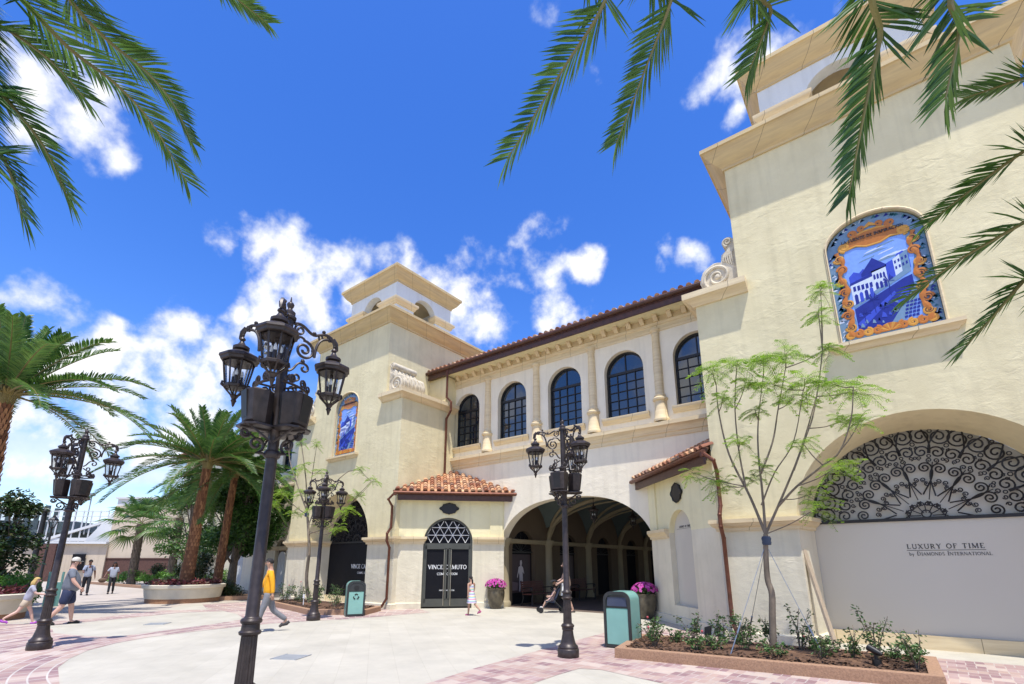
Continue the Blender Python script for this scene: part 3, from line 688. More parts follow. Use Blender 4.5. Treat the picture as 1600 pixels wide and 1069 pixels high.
def mosaic_geo(cx, zb, hw, spring, top, y):
    """glazed tile mural: blue and white street view inside an orange scroll border"""
    b = MB()     # 0 sky 1 mid blue 2 deep blue 3 white 4 orange 5 amber 6 teal 7 dark outline 8 pale grey-blue
    rng = random.Random(5)
    def P(u, v, w): return (cx + u, y - w, zb + v)
    Ht = top - zb; sp = spring - zb
    def plate(pts, m, w):
        b.slab(pts, [], lambda u, v, ww: P(u, v, ww), w, w - .004, m=m)
    rim = arch(0, hw, 0, sp, Ht, 18)
    plate(rim, 8, .002)
    # checked tile ground of the border
    for i in range(150):
        a = rng.uniform(0, 1); side = rng.choice((-1, 1))
        u = side * rng.uniform(hw * .78, hw * .96); v = rng.uniform(.05, sp)
        s_ = rng.uniform(.03, .06); plate([(u - s_, v - s_ * .6), (u, v + s_), (u + s_, v - s_ * .3)], rng.choice((6, 6, 2, 3)), .004)
    for i in range(30):
        t = rng.uniform(.1, .9) * PI; u = hw * .9 * math.cos(t); v = sp + (Ht - sp) * .92 * math.sin(t); s_ = .05
        plate([(u - s_, v - s_ * .6), (u, v + s_), (u + s_, v - s_ * .3)], rng.choice((6, 2, 3, 8)), .004)
    # picture field
    f = hw * .72; fb = Ht * .10; ft = Ht * .77
    n = 18
    edge = []
    for i in range(n + 1):
        t = i / n; edge.append((f * (1 - .06 * (1 + math.sin(t * 15))), fb + (ft - fb) * t))
    fld = [(-u, v) for u, v in edge][::-1] + edge
    plate([(u, v) for u, v in fld], 0, .006)
    def q(pts, m, w=.010): plate([(u * f, fb + v * (ft - fb)) for u, v in pts], m, w)
    for i in range(7):                                   # streaked sky
        v = .74 + i * .03; u0 = rng.uniform(-.8, .1); q([(u0, v), (u0 + rng.uniform(.4, .9), v + .03), (u0 + .5, v + .045), (u0 + .1, v + .02)], 3 if i % 2 else 8, .008)
    q([(-.86, .55), (-.86, .66), (-.7, .71), (-.55, .68), (-.42, .72), (-.3, .66), (-.2, .55)], 1, .009)
    q([(.15, .6), (.3, .72), (.42, .69), (.55, .78), (.72, .8), (.86, .74), (.86, .58)], 1, .009)
    q([(-.5, .66), (-.12, .82), (.22, .70), (.22, .67), (-.5, .62)], 2, .011)        # main roof
    q([(-.22, .40), (-.22, .66), (.2, .68), (.2, .45)], 3, .011)
    q([(.2, .45), (.2, .70), (.42, .73), (.42, .5)], 1, .011)
    q([(.42, .5), (.42, .73), (.62, .77), (.62, .53)], 3, .011)
    q([(.62, .53), (.62, .76), (.84, .80), (.84, .57)], 8, .011)
    q([(-.86, .30), (-.86, .56), (-.22, .60), (-.22, .38)], 3, .011)
    q([(-.88, .55), (-.86, .58), (-.2, .64), (-.2, .60)], 2, .012)
    for i in range(5):
        u = -.8 + i * .12; q([(u, .47), (u, .53), (u + .08, .535), (u + .08, .475)], 2, .013)
    for i in range(4):
        u = -.8 + i * .15; q([(u, .31 + i * .012), (u, .42 + i * .012), (u + .05, .44 + i * .012), (u + .1, .42 + i * .012), (u + .1, .32 + i * .012)], 1 if i % 2 else 2, .013)
    for i in range(4):
        u = -.18 + i * .09; q([(u, .55), (u, .6), (u + .03, .62), (u + .06, .6), (u + .06, .555)], 2, .013)
    for i in range(3):
        u = -.16 + i * .12; q([(u, .43), (u, .5), (u + .04, .52), (u + .08, .5), (u + .08, .435)], 2, .013)
    for i in range(4):
        for j in range(2): q([(.45 + i * .1, .6 + j * .07 + i * .01), (.45 + i * .1, .635 + j * .07 + i * .01), (.5 + i * .1, .64 + j * .07 + i * .01), (.5 + i * .1, .605 + j * .07 + i * .01)], 2, .013)
    q([(-.86, .27), (-.86, .31), (.84, .6), (.84, .54)], 8, .012)
    q([(-.86, .0), (-.86, .26), (.6, .48), (.84, .5), (.84, .3), (.1, .0)], 2, .009)
    q([(.05, .0), (.84, .36), (.84, .22), (.4, .0)], 8, .012)
    q([(-.86, .08), (.3, .36), (.34, .33), (-.7, .02)], 1, .012)
    q([(.3, .22), (.5, .34), (.68, .33), (.6, .22), (.45, .16)], 1, .013)
    for i in range(26):
        u = rng.uniform(-.8, .35); v = rng.uniform(.03, .32); s_ = rng.uniform(.03, .08)
        if v < .3 + u * .1: q([(u - s_, v), (u - s_ * .3, v + s_ * .8), (u + s_ * .6, v + s_ * .5), (u + s_, v - .01)], rng.choice((1, 2, 2, 8)), .014)
    for i in range(5):
        for j in range(4): q([(.42 + j * .1 + i * .03, .02 + i * .04), (.42 + j * .1 + i * .03, .045 + i * .04), (.5 + j * .1 + i * .03, .05 + i * .04), (.5 + j * .1 + i * .03, .025 + i * .04)], 2, .014)
    for (pu, pv, ph) in ((-.3, .16, .16), (.2, .32, .17), (-.62, .06, .12)):          # little palms
        q([(pu - .012, pv), (pu - .012, pv + ph), (pu + .012, pv + ph), (pu + .012, pv)], 2, .015)
        for k in range(7):
            a = PI * k / 6; q([(pu, pv + ph), (pu + .17 * math.cos(a), pv + ph + .07 * math.sin(a) - .01), (pu + .13 * math.cos(a), pv + ph + .10 * math.sin(a))], 2, .016)
    # orange scroll border
    def tb(pl, r, m, w=.018): b.tube([P(u, v, w) for u, v in pl], [q * 1.1 for q in r] if isinstance(r, list) else r * 1.1, 6, m=m, flat=1)
    for sd in (-1, 1):
        pts = []
        for i in range(40):
            t = i / 39; pts.append((sd * (f * 1.03 + .045 * math.sin(t * 20)), fb * .6 + (ft + .0 - fb * .6) * t))
        tb(pts, [.045 + .018 * math.sin(i * 1.3) for i in range(40)], 4); tb([(u + sd * .035, v) for u, v in pts], .012, 7, .03)
        for k in range(7):
            v = fb + (ft - fb) * (k + .4) / 7; u = sd * (f * 1.05 + .03 * math.sin(k * 2.1))
            tb(spiral(u, v, .095, .02, 0 if sd > 0 else PI, 1.6 * sd * (1 if k % 2 else -1), 18), [.034 - .001 * i for i in range(19)], 4 if k % 2 else 5, .028)
            tb(spiral(u, v, .075, .02, 0 if sd > 0 else PI, 1.4 * sd * (1 if k % 2 else -1), 14), .009, 7, .05)
        for k in range(4):
            u = sd * (.22 + k * .16); tb(spiral(u, fb * .75, .085, .02, PI / 2, 1.5 * sd, 16), .032, 5 if k % 2 else 4, .026)
    # shell below, cartouche above
    for k in range(9):
        a = PI * (k + .5) / 9; tb([(.02 * math.cos(a), fb * .5), (.19 * math.cos(a), fb * .5 + .17 * math.sin(a))], [.012, .034], 5 if k % 2 else 4, .03)
    cb = ft - .02
    cart = [(-f * .86, cb + .02), (-f * .80, cb + .16), (-f * .55, cb + .30), (-f * .2, cb + .36), (f * .2, cb + .36), (f * .55, cb + .30), (f * .8, cb + .16), (f * .86, cb + .02), (f * .5, cb + .06), (f * .2, cb - .02), (-f * .2, cb - .02), (-f * .5, cb + .06)]
    plate(cart, 4, .022); tb(cart + [cart[0]], .022, 5, .024)
    for sd in (-1, 1):
        tb(spiral(sd * f * .84, cb + .10, .11, .02, -PI / 2, 1.6 * sd, 18), .03, 5, .03)
        tb(spiral(sd * f * .55, cb + .37, .09, .02, -PI / 2, -1.6 * sd, 18), .026, 4, .03)
        tb(spiral(sd * f * .25, cb + .44, .07, .02, -PI / 2, 1.6 * sd, 16), .022, 4, .03)
    tb([(-.1, cb + .44), (0, cb + .5), (.1, cb + .44)], [.02, .05, .02], 5, .03)
    y0_ = y - .016
    b.v = [(p[0], y0_ + (p[1] - y0_) * .28 if p[1] < y0_ else p[1], p[2]) for p in b.v]     # the border is painted tile: keep it nearly flat
    return b, (cb, f)
def tl(name, c): return mat(name, c, .28, var=.12, vscale=14)
MOS = [tl('tile_sky', (.22, .38, .85)), tl('tile_blue', (.045, .08, .55)), tl('tile_deep_blue', (.015, .025, .26)), tl('tile_white', (.62, .70, .86)),
       tl('tile_orange', (.50, .17, .02)), tl('tile_amber', (.62, .30, .04)), tl('tile_teal', (.03, .14, .20)), tl('tile_outline', (.09, .025, .015)), tl('tile_pale', (.17, .28, .42))]

BASE_T = 2.62
def tower(cx, label, tag_mosaic, panel_dark):
    t = thing('corner_tower', label, 'tower', (cx, YT, 0))
    P = lambda u, v, w: (cx + u, YT + w, v)
    # upper wall
    wl = MB()
    ol = [(-3.83, 2.5), (3.83, 2.5), (3.83, 8.32), (2.74, 8.32), (2.74, 12.1), (-2.74, 12.1), (-2.74, 8.32), (-3.83, 8.32)]
    # arch opening interrupts the bottom edge
    ho = arch(0, 2.2, 2.5, 2.5, 4.58, 30)
    ol = [(-3.83, 2.5)] + ho[1:-1] + [(3.83, 2.5)] + ol[2:]
    mz = arch(0, .88, 6.2, 8.52, 9.2, 18)
    hi = arch(0, 2.02, 2.5, 2.5, 4.40, 30)
    wl.slab(ol, [mz], P, 0, .3)
    # splayed reveal of the shop arch
    wl.loft([[P(u, v, 0) for u, v in ho[1:-1]], [P(u, v, 1.05) for u, v in hi[1:-1]]], False)
    wl.box((cx - 2.74, YT + .3, 4.95), (cx + 2.74, YT + 5.48, 12.1))
    for s in (-1, 1):
        a, b_ = sorted((cx + s * 2.3, cx + s * 3.83))
        wl.box((a, YT + .3, 2.5), (b_, YC + .25, 8.32))
    part(wl, 'wall', M['cream'], t)
    for s in (-1, 1):
        bs = MB()
        pl = [(s * 3.83, -.5), (s * 3.83, 2.5), (s * 2.2, 2.5), (s * 2.2, -.5)]
        if s < 0: pl = pl[::-1]
        bs.slab(pl, [], P, 0, .3)
        bs.poly([P(s * 2.2, -.5, 0), P(s * 2.2, 2.5, 0), P(s * 2.02, 2.5, 1.05), P(s * 2.02, -.5, 1.05)])
        a, b_ = sorted((cx + s * 2.35, cx + s * 3.83))
        bs.box((a, YT + .3, -.5), (b_, YC + .25, 2.5))
        part(bs, 'lower_wall', M['white'], t)
    for s in (-1, 1):
        lg = MB(); pl_ = MB()
        path = [P(s * 2.03, 0, 1.03)[:2], P(s * 2.2, 0, 0)[:2], P(s * 3.83, 0, 0)[:2], (cx + s * 3.83, YC + .05)]
        lg.mold(path, [(0, 2.36), (.05, 2.36), (.06, 2.43), (.12, 2.46), (.15, 2.52), (.18, 2.53), (.18, 2.62), (0, 2.62)], side=-s if False else (1 if s > 0 else -1))
        pl_.mold(path, [(0, -.3), (.07, -.3), (.07, .17), (.04, .2), (0, .2)], side=(1 if s > 0 else -1))
        part(lg, 'base_ledge', M['stone'], t); part(pl_, 'plinth', M['white'], t)
    for s in (-1, 1):
        bl = MB()
        bl.mold([P(s * 2.55, 0, 0)[:2], P(s * 3.83, 0, 0)[:2], (cx + s * 3.83, YC - .02)], [(0, 8.17), (.05, 8.17), (.13, 8.26), (.24, 8.33), (.27, 8.34), (.27, 8.5), (0, 8.5)], side=(1 if s > 0 else -1))
        a, b_ = sorted((cx + s * 2.55, cx + s * 3.84)); bl.box((a, YT - .01, 8.3), (b_, YC + .2, 8.497))
        part(bl, 'buttress_ledge', M['stone'], t)
        sc = MB(); smooth_scroll(sc, cx, s, YT + .12, YT + 1.35); part(sc, 'scroll_bracket', M['carve'], t)
    def rect(h, z, cy=YT + 2.74): return [(cx - h, cy - h, z), (cx + h, cy - h, z), (cx + h, cy + h, z), (cx - h, cy + h, z)]
    def cornice(h, z0, z1, o, m, name, parent):
        c = MB(); H_ = z1 - z0
        prof = [(0, 0), (.10, 0), (.12, .10), (.16, .13), (.30, .22), (.50, .34), (.72, .55), (.88, .74), (.92, .76), (1, .78), (1, .97), (.96, 1)]
        rings = [rect(h - .05, z0)] + [rect(h + a * o, z0 + b * H_) for a, b in prof]
        c.loft(rings, True, True, True); return part(c, name, m, parent, smooth=25)
    co = cornice(2.74, 11.86, 12.44, .47, M['corn'], 'cornice', t)
    # belfry
    cy = YT + 2.74; hb = 1.80
    bf = MB()
    for k in range(4):
        ang = k * PI / 2; ca, sa = math.cos(ang), math.sin(ang)
        def Q(u, v, w, ca=ca, sa=sa): x, y = u, -hb + w; return (cx + ca * x - sa * y, cy + sa * x + ca * y, v)
        lo = hb - .001 if k % 2 == 0 else hb - .35
        hole = arch(0, .72, 12.5, 13.75, 14.45, 16)
        bf.slab([(-lo, 12.43), (lo, 12.43), (lo, 14.9), (-lo, 14.9)], [hole], Q, 0, .35)
    part(bf, 'belfry', M['belf'], t)
    for k in range(4):
        bl = MB(); ang = k * PI / 2; ca, sa = math.cos(ang), math.sin(ang)
        def Q2(x, y, ca=ca, sa=sa): return (cx + ca * x - sa * y, cy + sa * x + ca * y)
        bl.mold([Q2(.73, -hb + .34), Q2(.73, -hb), Q2(hb, -hb), Q2(hb, -.73), Q2(hb - .34, -.73)], [(0, 13.55), (.06, 13.56), (.09, 13.66), (.16, 13.72), (.18, 13.76), (.18, 13.86), (0, 13.88)], side=1)
        part(bl, 'belfry_ledge', M['stone'], t)
    cornice(hb, 14.72, 15.38, .42, M['corn'], 'belfry_cornice', t)
    rf = MB(); rf.loft([rect(hb + .3, 15.38), rect(.12, 15.95)], True, False, True); rf.lathe([(.13, 0), (.10, .12), (.06, .2), (.07, .25), (.035, .4), (.012, 1.05)], 10, (cx, cy, 15.93)); part(rf, 'roof_spire', M['tile'], t)
    rl = MB(); rl.tube([(cx - .9, cy - .4, 13.3), (cx + .9, cy - .4, 14.1)], .05, 6); rl.box((cx - 1.4, cy - 1.4, 12.46), (cx + 1.4, cy + 1.4, 12.6)); part(rl, 'belfry_floor', M['grey'], t)
    # mural in its niche
    g, (cb, f) = mosaic_geo(cx, 6.24, .86, 8.50, 9.17, YT + .12)
    mo = part(g, 'mural', MOS, t, label=tag_mosaic, smooth=0, recalc=True)
    tx = MB()
    Pm = lambda u, v, w: (cx + u, YT + .12 - w, 6.24 + v)
    lettering(tx, 'LA FUENTE DE INSPIRACION', .066, Pm, 0, cb + .19, .022, .034, .0, bold=1.3)
    part(tx, 'lettering', M['letd'], mo)
    fr = MB(); af = arch(0, .88, 6.2, 8.52, 9.2, 20)
    fr.tube([P(u, v, -.005) for u, v in af], .03, 6); part(fr, 'mural_frame', M['stone'], t)
    sl = MB(); sl.mold([P(.95, 0, .06)[:2], P(.95, 0, 0)[:2], P(-.95, 0, 0)[:2], P(-.95, 0, .06)[:2]], [(-.05, 6.05), (.05, 6.05), (.08, 6.10), (.15, 6.15), (.17, 6.16), (.17, 6.24), (-.1, 6.25)], side=-1)
    part(sl, 'mural_sill', M['stone'], t)
    # shop front in the arch
    yb = YT + 1.05
    bd = MB(); bd.slab([(-2.06, -.3), (2.06, -.3), (2.06, 2.5), (-2.06, 2.5)], [], P, 1.07, 1.15)
    pn = part(bd, 'shop_panel', M['blackp'] if panel_dark else M['whitep'], t)
    lt = MB(); Pt = lambda u, v, w: (cx + u, YT + 1.07 - w, v)
    if panel_dark:
        lettering(lt, 'VINCE CAMUTO', .17, Pt, .55, 1.42, 0, .006, .03, bold=1.4); lettering(lt, 'COMING SOON', .08, Pt, .55, 1.2, 0, .006, .03, bold=1.4)
        part(lt, 'lettering', M['letw'], pn, smooth=0)
    else:
        lettering(lt, 'LUXURY OF TIME', .092, Pt, .17, 1.93, 0, .006, .19, bold=1.25)
        lettering(lt, 'by Diamonds International', .078, Pt, .22, 1.795, 0, .006, .05, small=.78)
        ux = text_width('LUXURY OF TIME', .092, .19) / 2 + .01; lt.slab([(.17 - ux, 1.893), (.17 + ux, 1.893), (.17 + ux, 1.903), (.17 - ux, 1.903)], [], Pt, 0, .005)
        part(lt, 'lettering', M['letd'], pn, smooth=0)
    kb = MB(); kb.slab([(-2.02, -.3), (2.02, -.3), (2.02, .26), (-2.02, .26)], [], P, .98, 1.08); part(kb, 'panel_plinth', M['kerb'] if False else M['stone'], t)
    bk = MB(); bk.slab(arch(0, 2.04, 2.5, 2.51, 4.42, 26), [], P, 1.15, 1.2); part(bk, 'lunette_back', M['blackp'] if panel_dark else M['creamp'], t)
    gr = MB(); grille_geo(gr, cx, YT + 1.05, 2.53, 1.98); part(gr, 'window_grille', M['ironb'], t)
    return t
near_t = tower(.68, 'big cream stucco tower at right with white shop panel under an arched iron grille', 'blue and white tile mural in an orange scroll border', False)
far_t = tower(-18.66, 'cream stucco tower left of the arcade with open belfry and black shop panel', 'narrow looking tile mural of blue scenery in amber scrolls', True)

# ---------------------------------------------------------------- wing with the arcade between the towers
XL, XR = -14.84, -3.14
wg = thing('arcade_wing', 'pale two storey wing with five arched windows above a wide dark arcade', 'building', (-9.0, YC, 0))
PW = lambda u, v, w: (u, YC + w, v)
win_c = [-14.15 + .04, -11.6, -9.07, -6.62, -4.1]
wh = [arch(c, .74, 6.58, 8.28, 9.02, 20) for c in win_c]
dooro = arch(-9.05, 3.27, -.3, 1.4, 3.97, 40, 2.5)
wl = MB()
ol = [(XL, -.3)] + dooro + [(XR, -.3), (XR, 9.95), (XL, 9.95)]
wl.slab(ol, wh, PW, 0, .45)
part(wl, 'wall', M['wing'], wg)
# return pieces against the towers, above the buttress ledges
rt = MB(); rt.box((-15.92, YC - .62, 8.5), (XL + .02, YC + .3, 9.83)); part(rt, 'return_wall', M['cream'], wg); rt = MB(); rt.box((XR - .02, YC - .62, 8.5), (-2.06, YC + .3, 9.83)); part(rt, 'return_wall', M['cream'], wg)
lg = MB(); lg.mold([(XL, YC), (XR, YC)], [(-.02, 5.62), (.04, 5.62), (.06, 5.74), (.10, 5.76), (.12, 5.86), (.22, 5.96), (.25, 5.97), (.25, 6.10), (.0, 6.14), (-.02, 6.14)], side=1)
part(lg, 'ledge', M['stone'], wg)
en = MB(); en.mold([(XL, YC), (XR, YC)], [(-.02, 9.36), (.03, 9.36), (.05, 9.44), (.03, 9.46), (.03, 9.58), (.07, 9.60), (.09, 9.68), (.06, 9.72), (.06, 9.98), (-.02, 9.98)], side=1)
part(en, 'entablature', M['stone'], wg)
for k in range(24):
    x = XL + .3 + k * .488
    d = MB()
    d.slab([(0, 9.70), (.10, 9.70), (.13, 9.74), (.20, 9.80), (.24, 9.86), (.24, 9.90), (0, 9.90)], [], lambda u, v, w: (w, YC - .05 - u, v), x - .075, x + .075)
    part(d, 'dentil', M['stone'], wg)
# eaves: soffit, fascia, gutter, tiles
YE = YC - .80
so = MB(); so.box((-15.9, YE + .05, 9.90), (-1.95, YC + .1, 9.97)); part(so, 'soffit', M['porch'], wg)
fa = MB(); fa.box((-15.86, YE, 9.80), (-1.95, YE + .06, 10.10)); fa.box((-15.86, YE - .03, 10.0), (-1.95, YE, 10.06)); part(fa, 'fascia', M['brown'], wg)
gu = MB(); gu.tube([(-15.9, YE - .07, 10.11), (-1.95, YE - .07, 10.11)], .075, 8); part(gu, 'gutter', M['brown'], wg)
def tile_field(mb, corner, ex, ey, nu, nv, r, clip=None):
    """barrel tiles: ex along the eave, ey up the slope; each tile a tapered half pipe of its own tone"""
    ex = Vector(ex); ey = Vector(ey); c0 = Vector(corner); nrm = ex.cross(ey).normalized()
    if nrm.z < 0: nrm = -nrm
    exn = ex.normalized(); st = ex.length
    for j in range(nv):
        for i in range(nu):
            p = c0 + ex * (i + .5) + ey * j
            if clip and not clip(p, ex, ey): continue
            rv = random.random()
            rings = []
            for (t, rad, lift) in ((-.06, r * 1.0, .035), (1.02, r * .9, .0)):
                q = p + ey * t + nrm * lift
                rings.append([q + exn * (rad * math.cos(a)) + nrm * (rad * .95 * math.sin(a)) for a in [PI * k / 6 for k in range(7)]])
            mb.loft(rings, False, False, False, 0, rv)
            front = rings[0]; mb.poly([front[k] for k in range(7)], 0, rv)
            # pan between barrels
            a = p + exn * st * .5
            rings = []
            for t in (-.03, 1.02):
                q = a + ey * t + nrm * .01
                rings.append([q + exn * (st * .3 * math.cos(b)) - nrm * (r * .5 * math.sin(b)) + nrm * .02 for b in [PI * k / 4 for k in range(5)]])
            mb.loft(rings, False, False, False, 0, random.random())
tf = MB(); tile_field(tf, (-15.86, YE - .06, 10.16), (.258, 0, 0), (0, .36, .125), 53, 9, .088)
tf.box((-15.86, YE, 10.08), (-2.0, YE + .3, 10.15)); part(tf, 'roof', M['tile'], wg, recalc=False)
bx = MB(); bx.loft([[(-15.9, YE + .2, 10.12), (-15.9, YC + 2.2, 10.98), (-15.9, YC + 2.2, 9.96)], [(-1.95, YE + .2, 10.12), (-1.95, YC + 2.2, 10.98), (-1.95, YC + 2.2, 9.96)]], True, True, True)
bx.box((-15.0, YC + .46, 6.2), (-3.0, YC + 2.2, 9.9)); part(bx, 'attic', M['white'], wg)
# engaged columns on flared pedestals
for x in (-12.86, -10.33, -7.84, -5.36):
    c = MB(); yy = YC - .02
    c.lathe([(.17, 6.98), (.185, 7.0), (.185, 7.05), (.15, 7.09), (.145, 7.2), (.15, 8.0), (.125, 9.22), (.14, 9.24), (.145, 9.28), (.125, 9.30), (.17, 9.37), (.185, 9.38), (.185, 9.44), (.1, 9.45)], 18, (x, yy, 0))
    col = part(c, 'column', M['stone'], wg)
    p = MB(); p.lathe([(.25, 6.14), (.26, 6.2), (.245, 6.25), (.222, 6.28), (.19, 6.84), (.245, 6.87), (.255, 6.93), (.20, 6.98), (.1, 7.0)], 18, (x, yy, 0))
    part(p, 'pedestal', M['stone'], col)
# windows
for c in win_c:
    fr = MB(); yy = YC + .22
    hole = arch(c, .74, 6.58, 8.28, 9.02, 20); ins = arch(c, .675, 6.64, 8.28, 8.955, 20)
    fr.slab(hole, [ins], lambda u, v, w: (u, yy + w, v), -.03, .05)
    fr.box((c - .7, yy - .02, 8.22), (c + .7, yy + .04, 8.31)); fr.box((c - .014, yy - .015, 8.3), (c + .014, yy + .03, 8.97))
    for k in (-1, 0, 1): fr.box((c + k * .34 - .012, yy - .015, 6.62), (c + k * .34 + .012, yy + .03, 8.24))
    for k in range(1, 5): z = 6.62 + k * .32; fr.box((c - .69, yy - .013, z - .011), (c + .69, yy + .028, z + .011))
    w = part(fr, 'window', M['ironb'], wg)
    gl = MB(); gl.slab(arch(c, .72, 6.6, 8.28, 9.0, 20), [], lambda u, v, w_: (u, yy + w_, v), .03, .045); part(gl, 'glass', M['glass'], w, smooth=0)
    sl = MB(); sl.mold([(c - .86, YC), (c + .86, YC)], [(-.02, 6.36), (.04, 6.36), (.07, 6.44), (.12, 6.47), (.14, 6.5), (.14, 6.58), (-.02, 6.6)], side=1); part(sl, 'sill', M['stone'], w)
# downpipe beside the far tower
def pipe(pts, parent, name='downspout', r=.05):
    p = MB(); p.tube(pts, r, 8)
    for q in pts[1:-1]: p.sphere(q, r * 1.12, n=8, k=6)
    p.tube([Vector(pts[0]) + Vector((0, 0, .02)), Vector(pts[0]) - Vector((0, 0, .10))], r * 1.35, 8)
    return part(p, name, M['copper'], parent)
pipe([(-14.62, YE + .02, 9.98), (-14.62, YE + .02, 8.75), (-14.42, YE + .1, 8.5), (-14.42, YE + .1, 8.12), (-14.72, YE + .15, 7.8), (-14.72, YE + .15, 5.2)], wg)

# arcade interior
XI0, XI1 = -12.35, -5.75; BAY = 3.67; NB = 5; Y1 = YC + NB * BAY
iw = MB()
PI_ = lambda u, v, w: (XI0 - w, u, v)
ho = [arch(YC + (k + .5) * BAY, .82, .02 if k == 0 else .02, 2.15, 2.97, 16) for k in range(NB)]
iw.slab([(YC + .44, -.2), (Y1, -.2), (Y1, 5), (YC + .44, 5)], ho, PI_, 0, .3)
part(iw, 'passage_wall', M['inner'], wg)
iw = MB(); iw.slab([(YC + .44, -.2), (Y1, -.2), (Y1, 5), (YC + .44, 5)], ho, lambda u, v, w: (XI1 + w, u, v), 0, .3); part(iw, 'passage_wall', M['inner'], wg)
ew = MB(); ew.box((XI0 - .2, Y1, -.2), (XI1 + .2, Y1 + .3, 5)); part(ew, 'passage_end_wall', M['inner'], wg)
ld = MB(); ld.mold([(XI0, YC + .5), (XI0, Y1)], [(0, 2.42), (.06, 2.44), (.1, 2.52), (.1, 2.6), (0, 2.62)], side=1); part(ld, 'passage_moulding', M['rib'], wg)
vt = MB(); nx, ny = 28, NB * 16; xm = (XI0 + XI1) / 2; hx = (XI1 - XI0) / 2
def vz(x, y):
    a = max(0, 1 - ((x - xm) / hx) ** 2); fy = ((y - YC) / BAY) % 1; b = max(0, 1 - ((fy - .5) * 2) ** 2)
    return 2.62 + 1.80 * max(math.sqrt(a), math.sqrt(b) * .99)
rows = [[(XI0 + (XI1 - XI0) * i / nx, YC + .44 + (Y1 - YC - .44) * j / ny) for i in range(nx + 1)] for j in range(ny + 1)]
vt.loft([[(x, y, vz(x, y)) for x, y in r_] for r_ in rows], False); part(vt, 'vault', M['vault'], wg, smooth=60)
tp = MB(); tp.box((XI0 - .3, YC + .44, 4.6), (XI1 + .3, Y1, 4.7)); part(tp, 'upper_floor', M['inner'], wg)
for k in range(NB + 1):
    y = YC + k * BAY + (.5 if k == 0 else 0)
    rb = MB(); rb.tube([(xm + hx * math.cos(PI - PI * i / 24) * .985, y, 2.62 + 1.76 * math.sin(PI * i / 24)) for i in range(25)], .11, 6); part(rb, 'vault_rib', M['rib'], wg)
    if k < NB:
        for sg in (-1, 1):
            rb = MB(); pts = []
            for i in range(25):
                t = -1 + 2 * i / 24; pts.append((xm + hx * t * .985, YC + (k + .5) * BAY + sg * t * BAY / 2, 2.62 + 1.79 * math.sqrt(max(0, 1 - t * t))))
            rb.tube(pts, .06, 6); part(rb, 'vault_rib', M['rib'], wg)
    for x in (XI0, XI1):
        c = MB(); c.lathe([(.27, 0), (.27, .16), (.24, .2), (.21, .24), (.19, 2.3), (.20, 2.32), (.24, 2.42), (.30, 2.5), (.30, 2.62), (.1, 2.63)], 14, (x, y, 0)); part(c, 'passage_column', M['rib'], wg)
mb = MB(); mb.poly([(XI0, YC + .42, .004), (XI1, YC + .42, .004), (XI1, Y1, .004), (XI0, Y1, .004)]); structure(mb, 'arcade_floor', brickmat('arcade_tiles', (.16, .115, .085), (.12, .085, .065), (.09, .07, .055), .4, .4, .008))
# dark doorways along the passage, one with a tall poster
for k in range(NB):
    yc = YC + (k + .5) * BAY
    d = MB(); d.slab(arch(yc, .86, -.1, 2.15, 3.0, 16), [], PI_, .2, .28); dd = part(d, 'doorway', M['blackp'], wg)
    f_ = MB()
    for q in range(-3, 4): f_.tube([(XI0 - .17, yc, 2.1), (XI0 - .17, yc + .8 * math.sin(q * .45), 2.1 + .8 * math.cos(q * .45))], .014, 5)
    f_.box((XI0 - .2, yc - .82, 2.06), (XI0 - .14, yc + .82, 2.12)); part(f_, 'fanlight', M['dgrey'], dd)
    if k < 2:
        p_ = MB()
        p_.slab([(yc - .7, .45), (yc + .7, .45), (yc + .7, 2.0), (yc - .7, 2.0)], [], PI_, .17, .19, m=0)
        if k == 0:
            fig = [(-.16, .5), (-.10, .5), (-.03, 1.0), (.06, .5), (.13, .5), (.10, 1.15), (.16, 1.3), (.24, 1.05), (.27, 1.08), (.16, 1.48), (.04, 1.53), (.07, 1.6), (.05, 1.74), (-.04, 1.76), (-.07, 1.65), (-.03, 1.53), (-.14, 1.46), (-.22, 1.2), (-.1, 1.3), (-.12, 1.05)]
            p_.slab([(yc - u, v) for u, v in fig], [], PI_, .155, .165, m=1)
            p_.slab([(yc - .6, .55), (yc - .25, .55), (yc - .2, .85), (yc - .6, .9)], [], PI_, .157, .166, m=2)
        part(p_, 'poster', [mat('poster_dark', (.05, .03, .035), .4), mat('poster_figure', (.55, .50, .50), .5), mat('poster_grey', (.2, .15, .16), .5)], dd)

